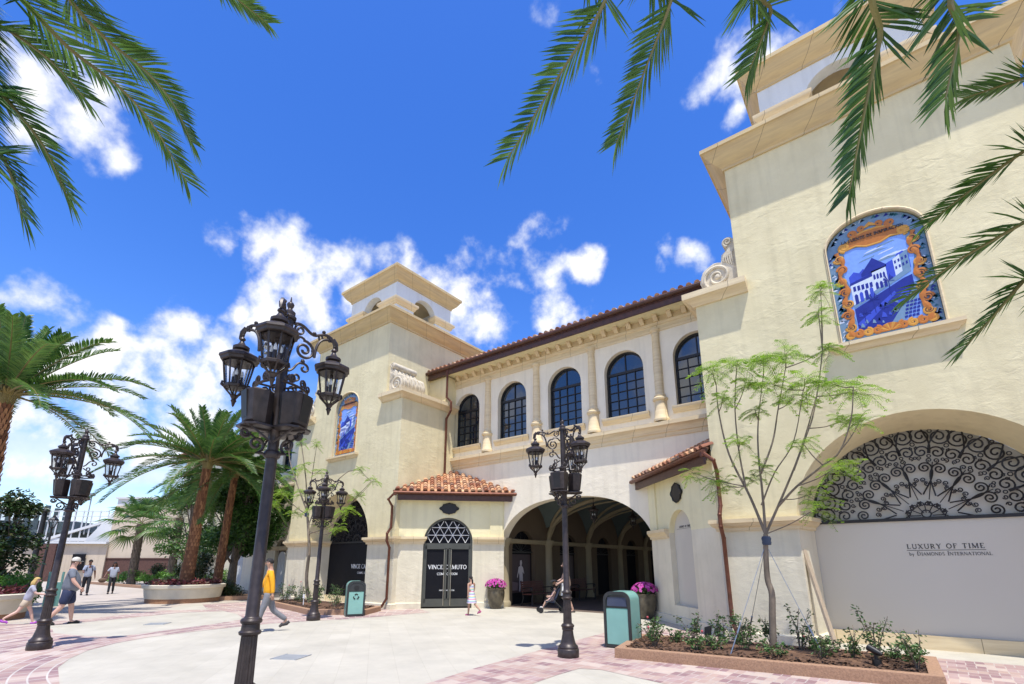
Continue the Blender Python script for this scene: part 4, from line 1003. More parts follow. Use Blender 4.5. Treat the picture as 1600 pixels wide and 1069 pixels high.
# ---------------------------------------------------------------- corner porches set on the diagonal
def porch(sx, ax, label, niche):
    """ax: x of the inner corner; sx=+1: porch runs right from the tower, -1: mirrored"""
    t = thing('corner_porch', label, 'porch', (ax, YC, 0))
    S = math.sqrt(.5)
    A = Vector((ax, YT + .2)); B = Vector((ax + sx * (YC - YT - .2) , YC)); d = (B - A); Ln = d.length; d.normalize(); nin = Vector((-d.y, d.x)) * (1 if sx > 0 else -1)
    def P(u, v, w): q = A + d * u + nin * w; return (q.x, q.y, v)
    mid = Ln * .465 if not niche else Ln * .52
    uw = MB(); lw = MB()
    if not niche:
        hw, spg, tp_ = .94, 2.42, 3.36
    else:
        hw, spg, tp_ = .66, 2.45, 3.11
    hole = arch(mid, hw, -.1 if not niche else .5, spg, tp_, 20)
    up = [p for p in hole if p[1] >= 2.5 - 1e-6]
    t0 = math.sqrt(max(0, 1 - ((2.5 - spg) / (tp_ - spg)) ** 2)) * hw
    upo = [(0, 2.5), (mid - t0, 2.5)] + up + [(mid + t0, 2.5), (Ln, 2.5), (Ln, 4.4), (0, 4.4)]
    uw.slab(upo, [], P, 0, .25)
    lo_l = [p for p in hole if p[1] < 2.5 and p[0] < mid]; lo_r = [p for p in hole if p[1] < 2.5 and p[0] > mid]
    if not niche:
        lw.slab([(0, -.3), (mid - hw, -.3)] + [p for p in lo_l if p[1] > 0] + [(mid - t0, 2.5), (0, 2.5)], [], P, 0, .25); part(lw, 'lower_wall', M['white'], t); lw = MB()
        lw.slab([(Ln, 2.5), (mid + t0, 2.5)] + [p for p in lo_r if p[1] > 0] + [(mid + hw, -.3), (Ln, -.3)], [], P, 0, .25)
    else:
        lw.slab([(0, -.3), (Ln, -.3), (Ln, 2.5), (mid + t0, 2.5)] + [p for p in lo_r] + [p for p in lo_l] + [(mid - t0, 2.5), (0, 2.5)], [], P, 0, .25)
    part(uw, 'wall', M['porch'], t); part(lw, 'lower_wall', M['white'], t)
    for (u0, u1) in ((0, mid - hw - .02), (mid + hw + .02, Ln)):
        if u1 - u0 < .1: continue
        lg = MB(); pth = [P(u1 if False else u0, 0, 0)[:2], P(u1, 0, 0)[:2]]
        if not niche or u0 > 0: pth = pth + ([P(u1, 0, .1)[:2]] if u0 == 0 else [])
        lg.mold(pth, [(0, 2.36), (.05, 2.36), (.06, 2.43), (.10, 2.46), (.13, 2.52), (.15, 2.53), (.15, 2.62), (0, 2.62)], side=1 if sx > 0 else -1)
        if not (niche and u0 == 0): part(lg, 'base_ledge', M['stone'], t)
    pth = [P(0, 0, 0)[:2], P(mid - hw, 0, 0)[:2]]; pl_ = MB(); pl_.mold(pth, [(0, -.2), (.06, -.2), (.06, .2), (0, .22)], side=1 if sx > 0 else -1); part(pl_, 'plinth', M['white'], t); pl_ = MB()
    pth = [P(mid + hw if not niche else mid - hw, 0, 0)[:2], P(Ln, 0, 0)[:2]]; pl_.mold(pth, [(0, -.2), (.06, -.2), (.06, .2), (0, .22)], side=1 if sx > 0 else -1)
    part(pl_, 'plinth', M['white'], t)
    # pilaster strip at the wing end
    ps = MB(); ps.slab([(Ln - .55, 2.62), (Ln - .06, 2.62), (Ln - .06, 4.3), (Ln - .55, 4.3)], [], P, -.05, 0); part(ps, 'pilaster', M['porch'], t)
    # roof: one sloping triangle against tower and wing
    ov = .34
    EA = Vector((*P(-.25, 0, -ov)[:2], 4.28)); EB = Vector((*P(Ln + .45, 0, -ov)[:2], 4.28)); AP = Vector((ax + sx * .03, YC - .03, 5.46))
    e = (EB - EA); n_ = 18; ex = e / n_; m_ = (EA + EB) / 2; up_ = (AP - m_); nv = 9; ey = up_ / nv
    rf = MB()
    def clip(p, ex_, ey_):
        q = p + ey_ * .35
        tt = (q - EA).dot(up_.normalized()) / up_.length
        s_ = (q - EA - up_ * tt).dot(e) / e.length_squared
        return .5 * tt - .02 <= s_ <= 1 - .5 * tt + .02 and tt < .98
    tile_field(rf, EA + Vector((0, 0, .06)), ex, ey, n_, nv, e.length / n_ * .34, clip)
    part(rf, 'roof', M['tile'], t, recalc=False)
    dk = MB(); dk.loft([[EA, EB, AP], [EA - Vector((0, 0, .06)), EB - Vector((0, 0, .06)), AP - Vector((0, 0, .06))]], True, True, True); part(dk, 'roof_deck', M['brown'], t, smooth=0)
    hp = MB(); hp.tube([EA + Vector((0, 0, .03)), AP], .05, 6); part(hp, 'hip_flashing', M['brown'], t); hp = MB(); hp.tube([EB + Vector((0, 0, .03)), AP], .05, 6); part(hp, 'hip_flashing', M['brown'], t)
    gt = MB(); off = Vector((*(-nin), 0)) * .06; dv = Vector((d.x, d.y, 0))
    gt.tube([EA + off - Vector((0, 0, .02)), EB + off - Vector((0, 0, .02))], .065, 8); part(gt, 'gutter', M['copper'], t)
    fs = MB(); fs.bar(EA + dv * .16 + Vector((*nin, 0)) * .05 - Vector((0, 0, .17)), EB - dv * .16 + Vector((*nin, 0)) * .05 - Vector((0, 0, .17)), .07, .26); part(fs, 'fascia', M['brown'], t, smooth=0)
    sf = MB(); cz = 4.08; ia = EA + dv * .15 + Vector((*nin, 0)) * .12; ib = EB - dv * .15 + Vector((*nin, 0)) * .12; sf.loft([[(ia.x, ia.y, cz), (ib.x, ib.y, cz), (AP.x, AP.y, cz)], [(ia.x, ia.y, cz + .04), (ib.x, ib.y, cz + .04), (AP.x, AP.y, cz + .04)]], True, True, True); part(sf, 'soffit', M['porch'], t, smooth=0)
    # cartouche plaque
    pq = MB(); pc = (mid, 3.70) if not niche else (mid - .05, 3.58); a_, b_ = (.30, .20) if not niche else (.26, .26)
    out = []
    for i in range(64):
        th = 2 * PI * i / 64; k_ = 1 + .035 * math.cos(8 * th) + .03 * math.cos(16 * th) + (.16 if abs(math.sin(th)) < .2 else 0); out.append((pc[0] + a_ * k_ * math.cos(th), pc[1] + b_ * k_ * math.sin(th)))
    pq.slab(out, [], P, -.06, .01); pq.tube([P(u, v, -.055) for u, v in out + out[:1]], .022, 6)
    part(pq, 'plaque', M['ironb'], t)
    if not niche:
        dr = MB(); fr_o = arch(mid, hw - .005, .06, spg, tp_ - .005, 22); fr_i = arch(mid, hw - .08, .14, spg, tp_ - .08, 22)
        dr.slab(fr_o, [fr_i], P, .10, .2); dr.box
        def pb(u0, u1, v0, v1, w0=.11, w1=.19): dr.slab([(u0, v0), (u1, v0), (u1, v1), (u0, v1)], [], P, w0, w1)
        pb(mid - hw + .05, mid + hw - .05, 2.16, 2.38); pb(mid - hw + .05, mid + hw - .05, .06, .34); pb(mid - .10, mid - .03, .3, 2.2); pb(mid + .03, mid + .10, .3, 2.2)
        pb(mid - hw + .02, mid - hw + .14, .2, 2.3); pb(mid + hw - .14, mid + hw - .02, .2, 2.3)
        door = part(dr, 'door', M['doorm'], t)
        gl = MB(); gl.slab([(mid - hw + .1, .3), (mid + hw - .1, .3), (mid + hw - .1, 2.2), (mid - hw + .1, 2.2)], [], P, .15, .18); part(gl, 'door_panel', M['blackp'], door)
        fg = MB(); fg.slab(arch(mid, hw - .06, 2.3, spg, tp_ - .06, 20), [], P, .17, .19); part(fg, 'fanlight', M['blackp'], door, smooth=0)
        tr = MB(); cxm = mid
        def zig(v0, v1, ph, w):
            k = -4; st = .29; pts = []
            while k <= 4: pts.append((cxm + k * st / 2 * 1.0, v0 if (k + ph) % 2 == 0 else v1)); k += 1
            return pts
        def inside(u, v): return v > 2.36 and (v < spg or ((u - mid) / (hw - .08)) ** 2 + ((v - spg) / (tp_ - spg - .08)) ** 2 < 1.0)
        for lv in range(3):
            v0, v1 = 2.40 + lv * .29, 2.69 + lv * .29
            for k in range(-6, 6):
                p = (mid + k * .165 , v0 if (k + lv) % 2 == 0 else v1); q = (mid + (k + 1) * .165, v1 if (k + lv) % 2 == 0 else v0)
                n8 = 6
                for z_ in range(n8):
                    s0 = (p[0] + (q[0] - p[0]) * z_ / n8, p[1] + (q[1] - p[1]) * z_ / n8); s1 = (p[0] + (q[0] - p[0]) * (z_ + 1) / n8, p[1] + (q[1] - p[1]) * (z_ + 1) / n8)
                    if inside(*s0) and inside(*s1): tr.tube([P(s0[0], s0[1], .14), P(s1[0], s1[1], .14)], .012, 4)
        for v in (2.69, 2.98):
            hwv = math.sqrt(max(0, 1 - ((v - spg) / (tp_ - spg - .08)) ** 2)) * (hw - .09); tr.tube([P(mid - hwv, v, .14), P(mid + hwv, v, .14)], .014, 4)
        part(tr, 'fanlight_lattice', M['letw'], door)
        for s_ in (-1, 1): hd = MB(); hd.tube([P(mid + s_ * .13, .10, .05), P(mid + s_ * .13, 2.14, .05)], .017, 6); hd.tube([P(mid + s_ * .13, .5, .05), P(mid + s_ * .13, .5, .13)], .012, 5); hd.tube([P(mid + s_ * .13, 1.7, .05), P(mid + s_ * .13, 1.7, .13)], .012, 5); part(hd, 'handle', M['brass'], door)
        lt = MB(); Pt = lambda u, v, w: P(u, v, .15 - w)
        lettering(lt, 'VINCE CAMUTO', .15, Pt, mid, 1.42, 0, .006, .02, bold=1.2); lettering(lt, 'COMING SOON', .085, Pt, mid, 1.2, 0, .006, .02, bold=1.5); lettering(lt, 'VINCECAMUTO.COM', .045, Pt, mid, .62, 0, .006, .02, bold=1.5)
        part(lt, 'lettering', M['letw'], door, smooth=0)
    else:
        nb = MB(); nb.slab(arch(mid, hw + .04, .45, spg, tp_ + .04, 20), [], P, .16, .2); np_ = part(nb, 'niche_panel', M['whitep'], t)
        lt = MB(); lettering(lt, 'LUXURY OF TIME', .055, lambda u, v, w: P(2 * mid - u if sx < 0 else u, v, .16 - w), mid, 2.62, 0, .006, .12)
        lt.slab([(mid - .48, 2.585), (mid + .48, 2.585), (mid + .48, 2.592), (mid - .48, 2.592)], [], lambda u, v, w: P(u, v, .16 - w), 0, .006)
        part(lt, 'lettering', M['letd'], np_, smooth=0)
    # downspout at the tower end
    x0, y0 = (ax - sx * .12, YT - .30)
    e0 = EA + off + dv * .05
    pipe([(e0.x, e0.y, 4.24), (x0, YT - .30, 4.0), (x0, YT - .10, 3.75), (x0, YT - .10, 2.95), (x0 + sx * .0, YT - .26, 2.72), (x0, YT - .26, 2.45), (x0 - sx * .0, YT - .12, 2.2), (x0, YT - .11, .38), (x0 - sx * .14, YT - .22, .08)], t, r=.048)
    return t
porch(1, -14.83, 'tiled corner porch over black double doors beside the far tower', False)
porch(-1, -3.15, 'tiled corner porch with white arched niche, tucked against the near tower', True)

# ---------------------------------------------------------------- ornate lamp posts
def lantern_parts(root, lx, ly, top, name='lantern', sc=1.0, panes=8):
    """glazed lantern hanging with its hook ring at z=top"""
    c = (lx, ly, top); s = sc
    b = MB()
    b.lathe([(.012, 0), (.02, -.01), (.012, -.03), (.03, -.05), (.034, -.065), (.02, -.08), (.026, -.10), (.045, -.13), (.085, -.155), (.085, -.185), (.06, -.20), (.065, -.22)], 12, c)
    n = panes; rt = PI / n
    b.lathe([(.06, -.20), (.12, -.23), (.20, -.275), (.205, -.30), (.19, -.31), (.185, -.335), (.165, -.345), (.12, -.345)], n, c, rot=rt)
    b.lathe([(.165, -.33), (.152, -.33), (.150, -.355), (.164, -.355)], n, c, rot=rt)
    zt, zb, rt_, rb_ = -.34, -.62, .152, .105
    for k in range(n):
        a = rt + 2 * PI * k / n
        p = Vector((c[0] + rt_ * math.cos(a), c[1] + rt_ * math.sin(a), c[2] + zt)); q = Vector((c[0] + rb_ * math.cos(a), c[1] + rb_ * math.sin(a), c[2] + zb))
        b.tube([p, q], .0105, 4)
        # little leaf brackets at the pane feet
        if k % 2 == 0:
            o = Vector((math.cos(a), math.sin(a), 0)); b.tube([q + o * .0 + Vector((0, 0, .03)), q + o * .025 + Vector((0, 0, .035)), q + o * .03, q + o * .012 - Vector((0, 0, .02))], [.008, .014, .016, .008], 5)
    b.lathe([(.118, -.605), (.128, -.615), (.125, -.64), (.10, -.645)], n, c, rot=rt)
    for k in range(n):
        a = rt + 2 * PI * k / n
        b.tube([(c[0] + .112 * math.cos(a), c[1] + .112 * math.sin(a), c[2] - .64), (c[0] + .03 * math.cos(a), c[1] + .03 * math.sin(a), c[2] - .725)], .009, 4)
    b.lathe([(.035, -.715), (.042, -.73), (.03, -.75), (.022, -.765), (.03, -.78), (.02, -.80), (.012, -.835), (.003, -.85)], 10, c)
    b.tube([(c[0], c[1], c[2] - .64), (c[0], c[1], c[2] - .36)], .016, 6)
    for k in range(3):
        a = 2 * PI * k / 3; b.tube([(c[0] + .045 * math.cos(a), c[1] + .045 * math.sin(a), c[2] - .60), (c[0] + .045 * math.cos(a), c[1] + .045 * math.sin(a), c[2] - .50)], .017, 6)
        b.tube([(c[0], c[1], c[2] - .60), (c[0] + .045 * math.cos(a), c[1] + .045 * math.sin(a), c[2] - .605)], .008, 4)
    o = part(b, name, M['iron'], root)
    g = MB()
    g.lathe([(rt_ * .985, zt), (rb_ * .985, zb)], n, c, rot=rt, cap=False); g.lathe([(.108, -.642), (.032, -.722)], n, c, rot=rt, cap=False)
    part(g, 'glass', M['lglass'], o, smooth=0)
    cd = MB()
    for k in range(3):
        a = 2 * PI * k / 3; cd.lathe([(.012, 0), (.018, .02), (.014, .05), (.003, .075)], 8, (c[0] + .045 * math.cos(a), c[1] + .045 * math.sin(a), c[2] - .50))
    part(cd, 'bulb', M['letw'], o)
    return o

def build_lamp():
    t = thing('street_lamp', 'tall black iron street lamp', 'street lamp', (0, 0, 0))
    b = MB()
    b.lathe([(.19, 0), (.195, .01), (.195, .13), (.183, .145), (.175, .15), (.183, .165), (.175, .19), (.15, .21), (.132, .25), (.118, .31), (.104, .38), (.096, .45), (.104, .46), (.108, .48), (.10, .50)], 20)
    b.lathe([(.10, .49), (.118, .51), (.122, .535), (.10, .56), (.088, .57)], 20)
    part(b, 'base', M['iron'], t)
    s = MB(); rings = []
    for z in (.55, 1.0):
        for_r = .080 - (z - .55) * .02
        rings.append([(for_r * (1 - .11 * (k % 2)) * math.cos(2 * PI * k / 32), for_r * (1 - .11 * (k % 2)) * math.sin(2 * PI * k / 32), z) for k in range(32)])
    s.loft(rings)
    s.lathe([(.07, .985), (.095, 1.0), (.10, 1.02), (.082, 1.035), (.078, 1.09), (.092, 1.10), (.097, 1.12), (.085, 1.14), (.07, 1.145), (.060, 1.16), (.054, 2.7), (.053, 4.24), (.075, 4.245), (.078, 4.27), (.06, 4.29), (.062, 4.33), (.03, 4.36), (.022, 4.38), (.034, 4.40), (.04, 4.425), (.03, 4.445), (.012, 4.46), (.004, 4.52)], 16)
    s.lathe([(.066, 2.68), (.08, 2.70), (.08, 2.74), (.066, 2.76)], 16)
    part(s, 'pole', M['iron'], t)
    for ang in (0, 120, 240):
        a = R(ang); ca, sa = math.cos(a), math.sin(a)
        def P(r, z): return (r * ca, r * sa, z)
        m = MB()
        def tb(pl, rad=.0145): m.tube([P(r, z) for r, z in pl], rad, 6, flat=1)
        # top S bar running out to the hook
        tb([(q.x, q.y) for q in bez((.06, 4.22, 0), (.20, 4.30, 0), (.24, 4.10, 0), (.36, 4.19, 0), 10)] + [(q.x, q.y) for q in bez((.36, 4.19, 0), (.44, 4.24, 0), (.52, 4.23, 0), (.555, 4.12, 0), 8)], .017)
        tb(spiral(.135, 4.17, .065, .018, PI * .5, 1.35, 18), .0135)
        m.sphere(P(.30, 4.185), .024, n=8); m.sphere(P(.41, 4.245), .022, n=8)
        tb([(.53, 4.20), (.57, 4.15), (.585, 4.09), (.60, 4.07)], [.022, .026, .018, .006])
        for k in range(7):
            q = 2 * PI * k / 7; m.sphere(P(.49 + .028 * math.cos(q), 4.185 + .028 * math.sin(q)), .015, n=6, k=4)
        m.sphere(P(.49, 4.185), .02, n=6, k=4)
        # inner drop bar with steps
        tb([(q.x, q.y) for q in bez((.47, 4.17, 0), (.37, 4.15, 0), (.335, 4.08, 0), (.325, 3.90, 0), 10)], .016)
        for (r_, z_) in ((.365, 4.13), (.40, 4.16)): tb([(r_, z_), (r_ - .012, z_ + .045)], .012)
        # big volute, neck, lower scrolls
        tb(spiral(.205, 3.95, .115, .02, PI * .55, -1.75, 30), .0155)
        tb([(.32, 3.97), (.285, 3.97)], .012); tb([(.20, 3.835), (.205, 3.79)], .018); m.sphere(P(.203, 3.812), .024, n=8)
        tb([(q.x, q.y) for q in bez((.06, 3.66, 0), (.14, 3.70, 0), (.12, 3.80, 0), (.21, 3.79, 0), 8)] + spiral(.225, 3.735, .055, .016, PI * .5, -.95, 12), .0135)
        tb([(.065, 3.62), (.10, 3.60), (.14, 3.57)] + spiral(.145, 3.615, .045, .014, -PI * .5, .9, 10), .013)
        tb([(q.x, q.y) for q in bez((.06, 4.02, 0), (.10, 4.10, 0), (.17, 4.11, 0), (.205, 4.065, 0), 6)], .0135)
        part(m, 'scroll_arm', M['iron'], t)
        lantern_parts(t, .555 * ca, .555 * sa, 4.12)
        # scroll crest and bracket for the loudspeaker shelves between the arms
        a2 = a + PI / 3; ca2, sa2 = math.cos(a2), math.sin(a2); tx, ty = -sa2, ca2
        m = MB()
        def P2(u, r, z): return (r * ca2 + u * tx, r * sa2 + u * ty, z)
        for sg in (-1, 1):
            m.tube([P2(sg * u, .20, z) for u, z in spiral(.085, 3.50, .055, .014, -PI * .5, 1.5, 18)], .0125, 6)
            m.tube([P2(sg * u, .20, z) for u, z in spiral(.175, 3.475, .035, .012, -PI * .5, 1.3, 14)], .011, 6)
        m.tube([P2(-.21, .18, 3.435), P2(-.1, .215, 3.435), P2(0, .225, 3.435), P2(.1, .215, 3.435), P2(.21, .18, 3.435)], .014, 6)
        m.tube([P2(0, .06, 3.435), P2(0, .22, 3.435)], .012, 5)
        part(m, 'scroll_crest', M['iron'], t); m = MB()
        for sg in (-1, 1): m.tube([P2(sg * .09, .06, 2.83), P2(sg * .09, .28, 2.965)], .011, 5)
        m.tube([P2(0, r, z) for r, z in [(.06, 2.70), (.10, 2.72)] + spiral(.17, 2.80, .085, .016, -PI * .55, -1.3, 20)], .0145, 6)
        m.tube([P2(0, r, z) for r, z in spiral(.285, 2.90, .05, .012, PI * .9, 1.6, 18)], .0125, 6)
        m.tube([P2(0, .065, 2.96), P2(0, .34, 2.96)], .014, 6)
        m.loft([[P2(-.15, .06, 2.965), P2(-.19, .26, 2.965), P2(-.1, .345, 2.965), P2(.1, .345, 2.965), P2(.19, .26, 2.965), P2(.15, .06, 2.965)], [P2(-.15, .06, 2.985), P2(-.19, .26, 2.985), P2(-.1, .345, 2.985), P2(.1, .345, 2.985), P2(.19, .26, 2.985), P2(.15, .06, 2.985)]], True, True, True)
        part(m, 'shelf_bracket', M['iron'], t)
        sp = MB()
        def ring(w, r0, r1, z): return [P2(-w * .55, r0, z), P2(-w, r0 + .08, z), P2(-w * .86, r1 - .03, z), P2(-w * .4, r1, z), P2(w * .4, r1, z), P2(w * .86, r1 - .03, z), P2(w, r0 + .08, z), P2(w * .55, r0, z)]
        sp.loft([ring(.135, .085, .275, 2.988), ring(.15, .085, .31, 3.02), ring(.17, .085, .34, 3.33), ring(.16, .09, .33, 3.345), ring(.145, .10, .31, 3.34)], True, True, True)
        spo = part(sp, 'loudspeaker', M['iron'], t, smooth=25)
        gl = MB(); gl.loft([[P2(-.065, .3145, 3.05), P2(.065, .3145, 3.05), P2(.07, .352, 3.33), P2(-.07, .352, 3.33)], [P2(-.065, .31, 3.05), P2(.065, .31, 3.05), P2(.07, .345, 3.33), P2(-.07, .345, 3.33)]], True, True, True)
        part(gl, 'speaker_grille', M['ironb'], spo)
    return t
lamp0 = build_lamp()
LAMPS = [((-4.9, 2.36), -34, 'nearest black iron street lamp, tall in front, its foot below the picture'),
         ((-4.93, 8.13), 217, 'black iron street lamp standing on rose pavers before the dark arcade'),
         ((-13.6, 2.48), 76, 'black iron street lamp on arced brick paving beside the man in shorts'),
         ((-13.9, 8.5), -36, 'black iron street lamp next to the recycling bin and small planted bed')]
for i, ((x, y), rz, lab) in enumerate(LAMPS):
    o = lamp0 if i == 0 else copy_tree(lamp0)
    o.location = (x, y, .004); o.rotation_euler = (0, 0, R(rz)); o['label'] = lab; o['group'] = 'ornate street lamps around the plaza'
    ORG[o.name] = (x, y, 0)

# two plain lamp posts far left
def plain_lamp(x, y, h, label, lan, r=.075):
    t = thing('lamp_post', label, 'lamp post', (x, y, 0), group='plain dark lamp posts at far left')
    b = MB(); b.lathe([(r * 3, 0), (r * 3, .15), (r * 2, .3), (r * 1.5, .6), (r * 1.25, .9), (r, 1.0), (r * .75, h - .05)], 12, (x, y, 0)); part(b, 'pole', M['ironb'], t)
    if lan:
        g = MB(); c = (x, y, h)
        g.lathe([(.08, -.05), (.12, 0), (.10, .03)], 6, c)
        for k in range(6):
            a = PI / 3 * k; g.tube([(x + .13 * math.cos(a), y + .13 * math.sin(a), h), (x + .24 * math.cos(a), y + .24 * math.sin(a), h + .42)], .018, 4)
        g.lathe([(.28, .42), (.27, .46), (.14, .6), (.08, .62), (.08, .68), (.03, .75), (.01, .8)], 6, c)
        la = part(g, 'lantern', M['ironb'], t)
        q = MB(); q.lathe([(.12, .01), (.23, .42)], 6, c, cap=False); part(q, 'glass', M['lglass'], la)
    else:
        g = MB(); g.lathe([(r * .75, h - .1), (r * 1.4, h - .05), (r * 1.4, h), (.02, h + .2)], 10, (x, y, 0)); part(g, 'cap', M['ironb'], t)
plain_lamp(-32.8, 5.1, 4.15, 'thick dark post rising from the hedge behind the running girl', False, .13)
plain_lamp(-40.5, 6.75, 3.75, 'slim dark lamp post with one small lantern in front of the low wall', True)

# lanterns hanging in the arcade
for i, (y, lab) in enumerate(((17.1, 'iron lantern hanging from the vault just inside the arcade'), (20.8, 'iron lantern hanging deeper in the arcade, second from the front'), (24.5, 'iron lantern hanging deep in the shade of the arcade'))):
    t = thing('hanging_lantern', lab, 'lantern', (-9.05, y, 3.9), group='lanterns in the arcade')
    # built about its own hook; the long rod goes up to the vault
    lantern_parts(t, -9.05, y, 3.95)
    m = MB(); m.tube([(-9.05, y, 3.93), (-9.05, y, 4.42)], .014, 6); m.lathe([(.09, 4.36), (.06, 4.41), (.02, 4.42)], 10, (-9.05, y, 0)); part(m, 'rod', M['iron'], t)

# ---------------------------------------------------------------- palms
def leaflet(mb, p, d, nrm, ln, w, droop, rv, m=0):
    """narrow folded blade from p along d"""
    s = d.cross(nrm)
    if s.length < 1e-4: return
    s.normalize(); q = p + d * ln * .5 - Vector((0, 0, droop * ln * .15)); e = p + d * ln - Vector((0, 0, droop * ln * .55))
    k = nrm * w * .25
    mb.add([tuple(p - s * w * .25), tuple(p + s * w * .25), tuple(q + s * w * .5 + k), tuple(q - k * .6), tuple(q - s * w * .5 + k), tuple(e)],
           [(0, 1, 2, 3), (0, 3, 4), (4, 3, 5), (3, 2, 5)], m, rv)
def frond(mb, pts, nl, ll, lw, rr=.018, start=.12, vee=.55, fwd=.9, droop=.35, m_leaf=0, m_rib=1, up=None, rng=random):
    """feather leaf along the curve pts: rib plus two ranks of leaflets"""
    n = len(pts)
    mb.tube(pts, [rr * (1 - .85 * i / (n - 1)) for i in range(n)], 5, m=m_rib, r=rng.random())
    acc = [0.0]
    for a, b in zip(pts[:-1], pts[1:]): acc.append(acc[-1] + (b - a).length)
    tot = acc[-1]; base = rng.uniform(.15, .85)
    for k in range(nl):
        t = start + (1 - start) * (k + rng.uniform(-.2, .2)) / (nl - 1)
        t = min(max(t, 0), .999); L = t * tot
        i = max(j for j in range(n) if acc[j] <= L); i = min(i, n - 2)
        f = (L - acc[i]) / max(acc[i + 1] - acc[i], 1e-6)
        p = pts[i].lerp(pts[i + 1], f); d = (pts[i + 1] - pts[i]).normalized()
        u = up if up is not None else Vector((0, 0, 1))
        s = d.cross(u)
        if s.length < .1: s = d.cross(Vector((.6, .8, 0)))
        s.normalize(); nn = s.cross(d).normalized()
        prof = math.sin(PI * min(1, (.22 + .78 * t) * .93)) ** .55 if t < .93 else .55
        prof = max(prof, .42)
        fw = fwd + 1.3 * max(0, t - .7)
        for sg in (-1, 1):
            dd = (s * sg + nn * (vee + rng.uniform(-.2, .2)) + d * (fw + rng.uniform(-.15, .15))).normalized()
            leaflet(mb, p, dd, nn, ll * prof * rng.uniform(.85, 1.1), lw * rng.uniform(.8, 1.15), droop * rng.uniform(.6, 1.4), min(1, max(0, base + rng.uniform(-.35, .35))), m_leaf)
def palm_trunk(b, base, crown, r0, r1, nring, nper, m=0):
    base = Vector(base); crown = Vector(crown); L = (crown - base)
    b.tube([base, base.lerp(crown, .25), base.lerp(crown, .5), base.lerp(crown, .75), crown], [r0 * 1.05, r0 * .92, (r0 + r1) / 2 * .95, r1 * .95, r1], 16, m=m, r=.15)
    for i in range(nring):
        f = i / nring; c = base + L * f; rr = r0 + (r1 - r0) * f
        for k in range(nper):
            a = 2 * PI * (k + .5 * (i % 2)) / nper; o = Vector((math.cos(a), math.sin(a), 0)); tn = Vector((-o.y, o.x, 0)); hs = L.length / nring; wd = PI * rr / nper * .95
            p0 = c + o * rr * .93; tip = c + o * (rr * 1.10 + .012) + Vector((0, 0, hs * 1.25))
            b.add([tuple(p0 - tn * wd), tuple(p0 + tn * wd), tuple(c + o * rr * 1.07 + tn * wd * .75 + Vector((0, 0, hs * .9))), tuple(tip), tuple(c + o * rr * 1.07 - tn * wd * .75 + Vector((0, 0, hs * .9)))], [(0, 1, 2, 3, 4)], m, random.random())
def date_palm(base, crown, r0, r1, nf, fl, label, group, seed, leafm='frond', ll=.42, lw=.04, nl=46, trunk=True, low=-.35):
    rng = random.Random(seed)
    t = thing('palm_tree', label, 'palm tree', base, group=group)
    b = MB(); palm_trunk(b, base, crown, r0, r1, int((crown[2] - base[2]) / .17), 13); part(b, 'trunk', M['pbark'], t, smooth=0, recalc=False)
    c = Vector(crown); b = MB()
    for i in range(nf):
        g = i / nf; az = i * 2.39996 + rng.uniform(-.2, .2); el = 1.35 - (1.35 - low) * g ** .85 + rng.uniform(-.1, .1)
        h = Vector((math.cos(az), math.sin(az), 0)); l_ = fl * rng.uniform(.85, 1.08) * (.75 + .25 * min(1, g * 2.5))
        d0 = h * math.cos(el) + Vector((0, 0, math.sin(el))); dr = .10 + .33 * g
        p0 = c + h * .12; p1 = p0 + d0 * l_ * .4; p2 = p0 + d0 * l_ * .75 - Vector((0, 0, l_ * dr * .45)); p3 = p0 + d0 * l_ * .96 - Vector((0, 0, l_ * dr * 1.15))
        frond(b, bez(p0, p1, p2, p3, 12), nl, ll, lw, .03, .14, .5, .75, .3, rng=rng)
    part(b, 'crown', [M[leafm], M['rachisb']], t, smooth=0, recalc=False)
    b = MB()
    for i in range(26):
        az = i * 2.4; h = Vector((math.cos(az), math.sin(az), 0)); e = rng.uniform(.2, 1.2)
        b.tube([c + h * r1 * .8 - Vector((0, 0, .35)), c + h * (r1 * 1.1) + Vector((0, 0, .0)), c + h * (r1 + .35 * math.cos(e)) + Vector((0, 0, .5 * math.sin(e)))], [.07, .06, .02], 5, r=rng.random())
    part(b, 'leaf_stalks', M['rachisb'], t)
    return t
PG = 'tall feather palms of the plaza'
date_palm((-22.35, 2.15, .6), (-22.3, 1.85, 7.0), .30, .22, 42, 4.4, 'large feather palm at left edge with arching fronds, its trunk outside the view', PG, 3, 'frond2', ll=.52, lw=.05, nl=86, low=.0)
date_palm((-25.3, 9.07, .6), (-25.2, 9.17, 6.3), .27, .17, 46, 4.1, 'feather palm growing in the round cream planter', PG, 4, 'frond2', ll=.50, lw=.043, nl=84, low=-.2)
date_palm((-26.9, 11.0, .1), (-26.75, 11.1, 6.3), .21, .15, 40, 3.5, 'feather palm behind the round planter, crown beside the near lamp shaft', PG, 5, 'frond2', ll=.50, lw=.05, nl=72, low=-.45)

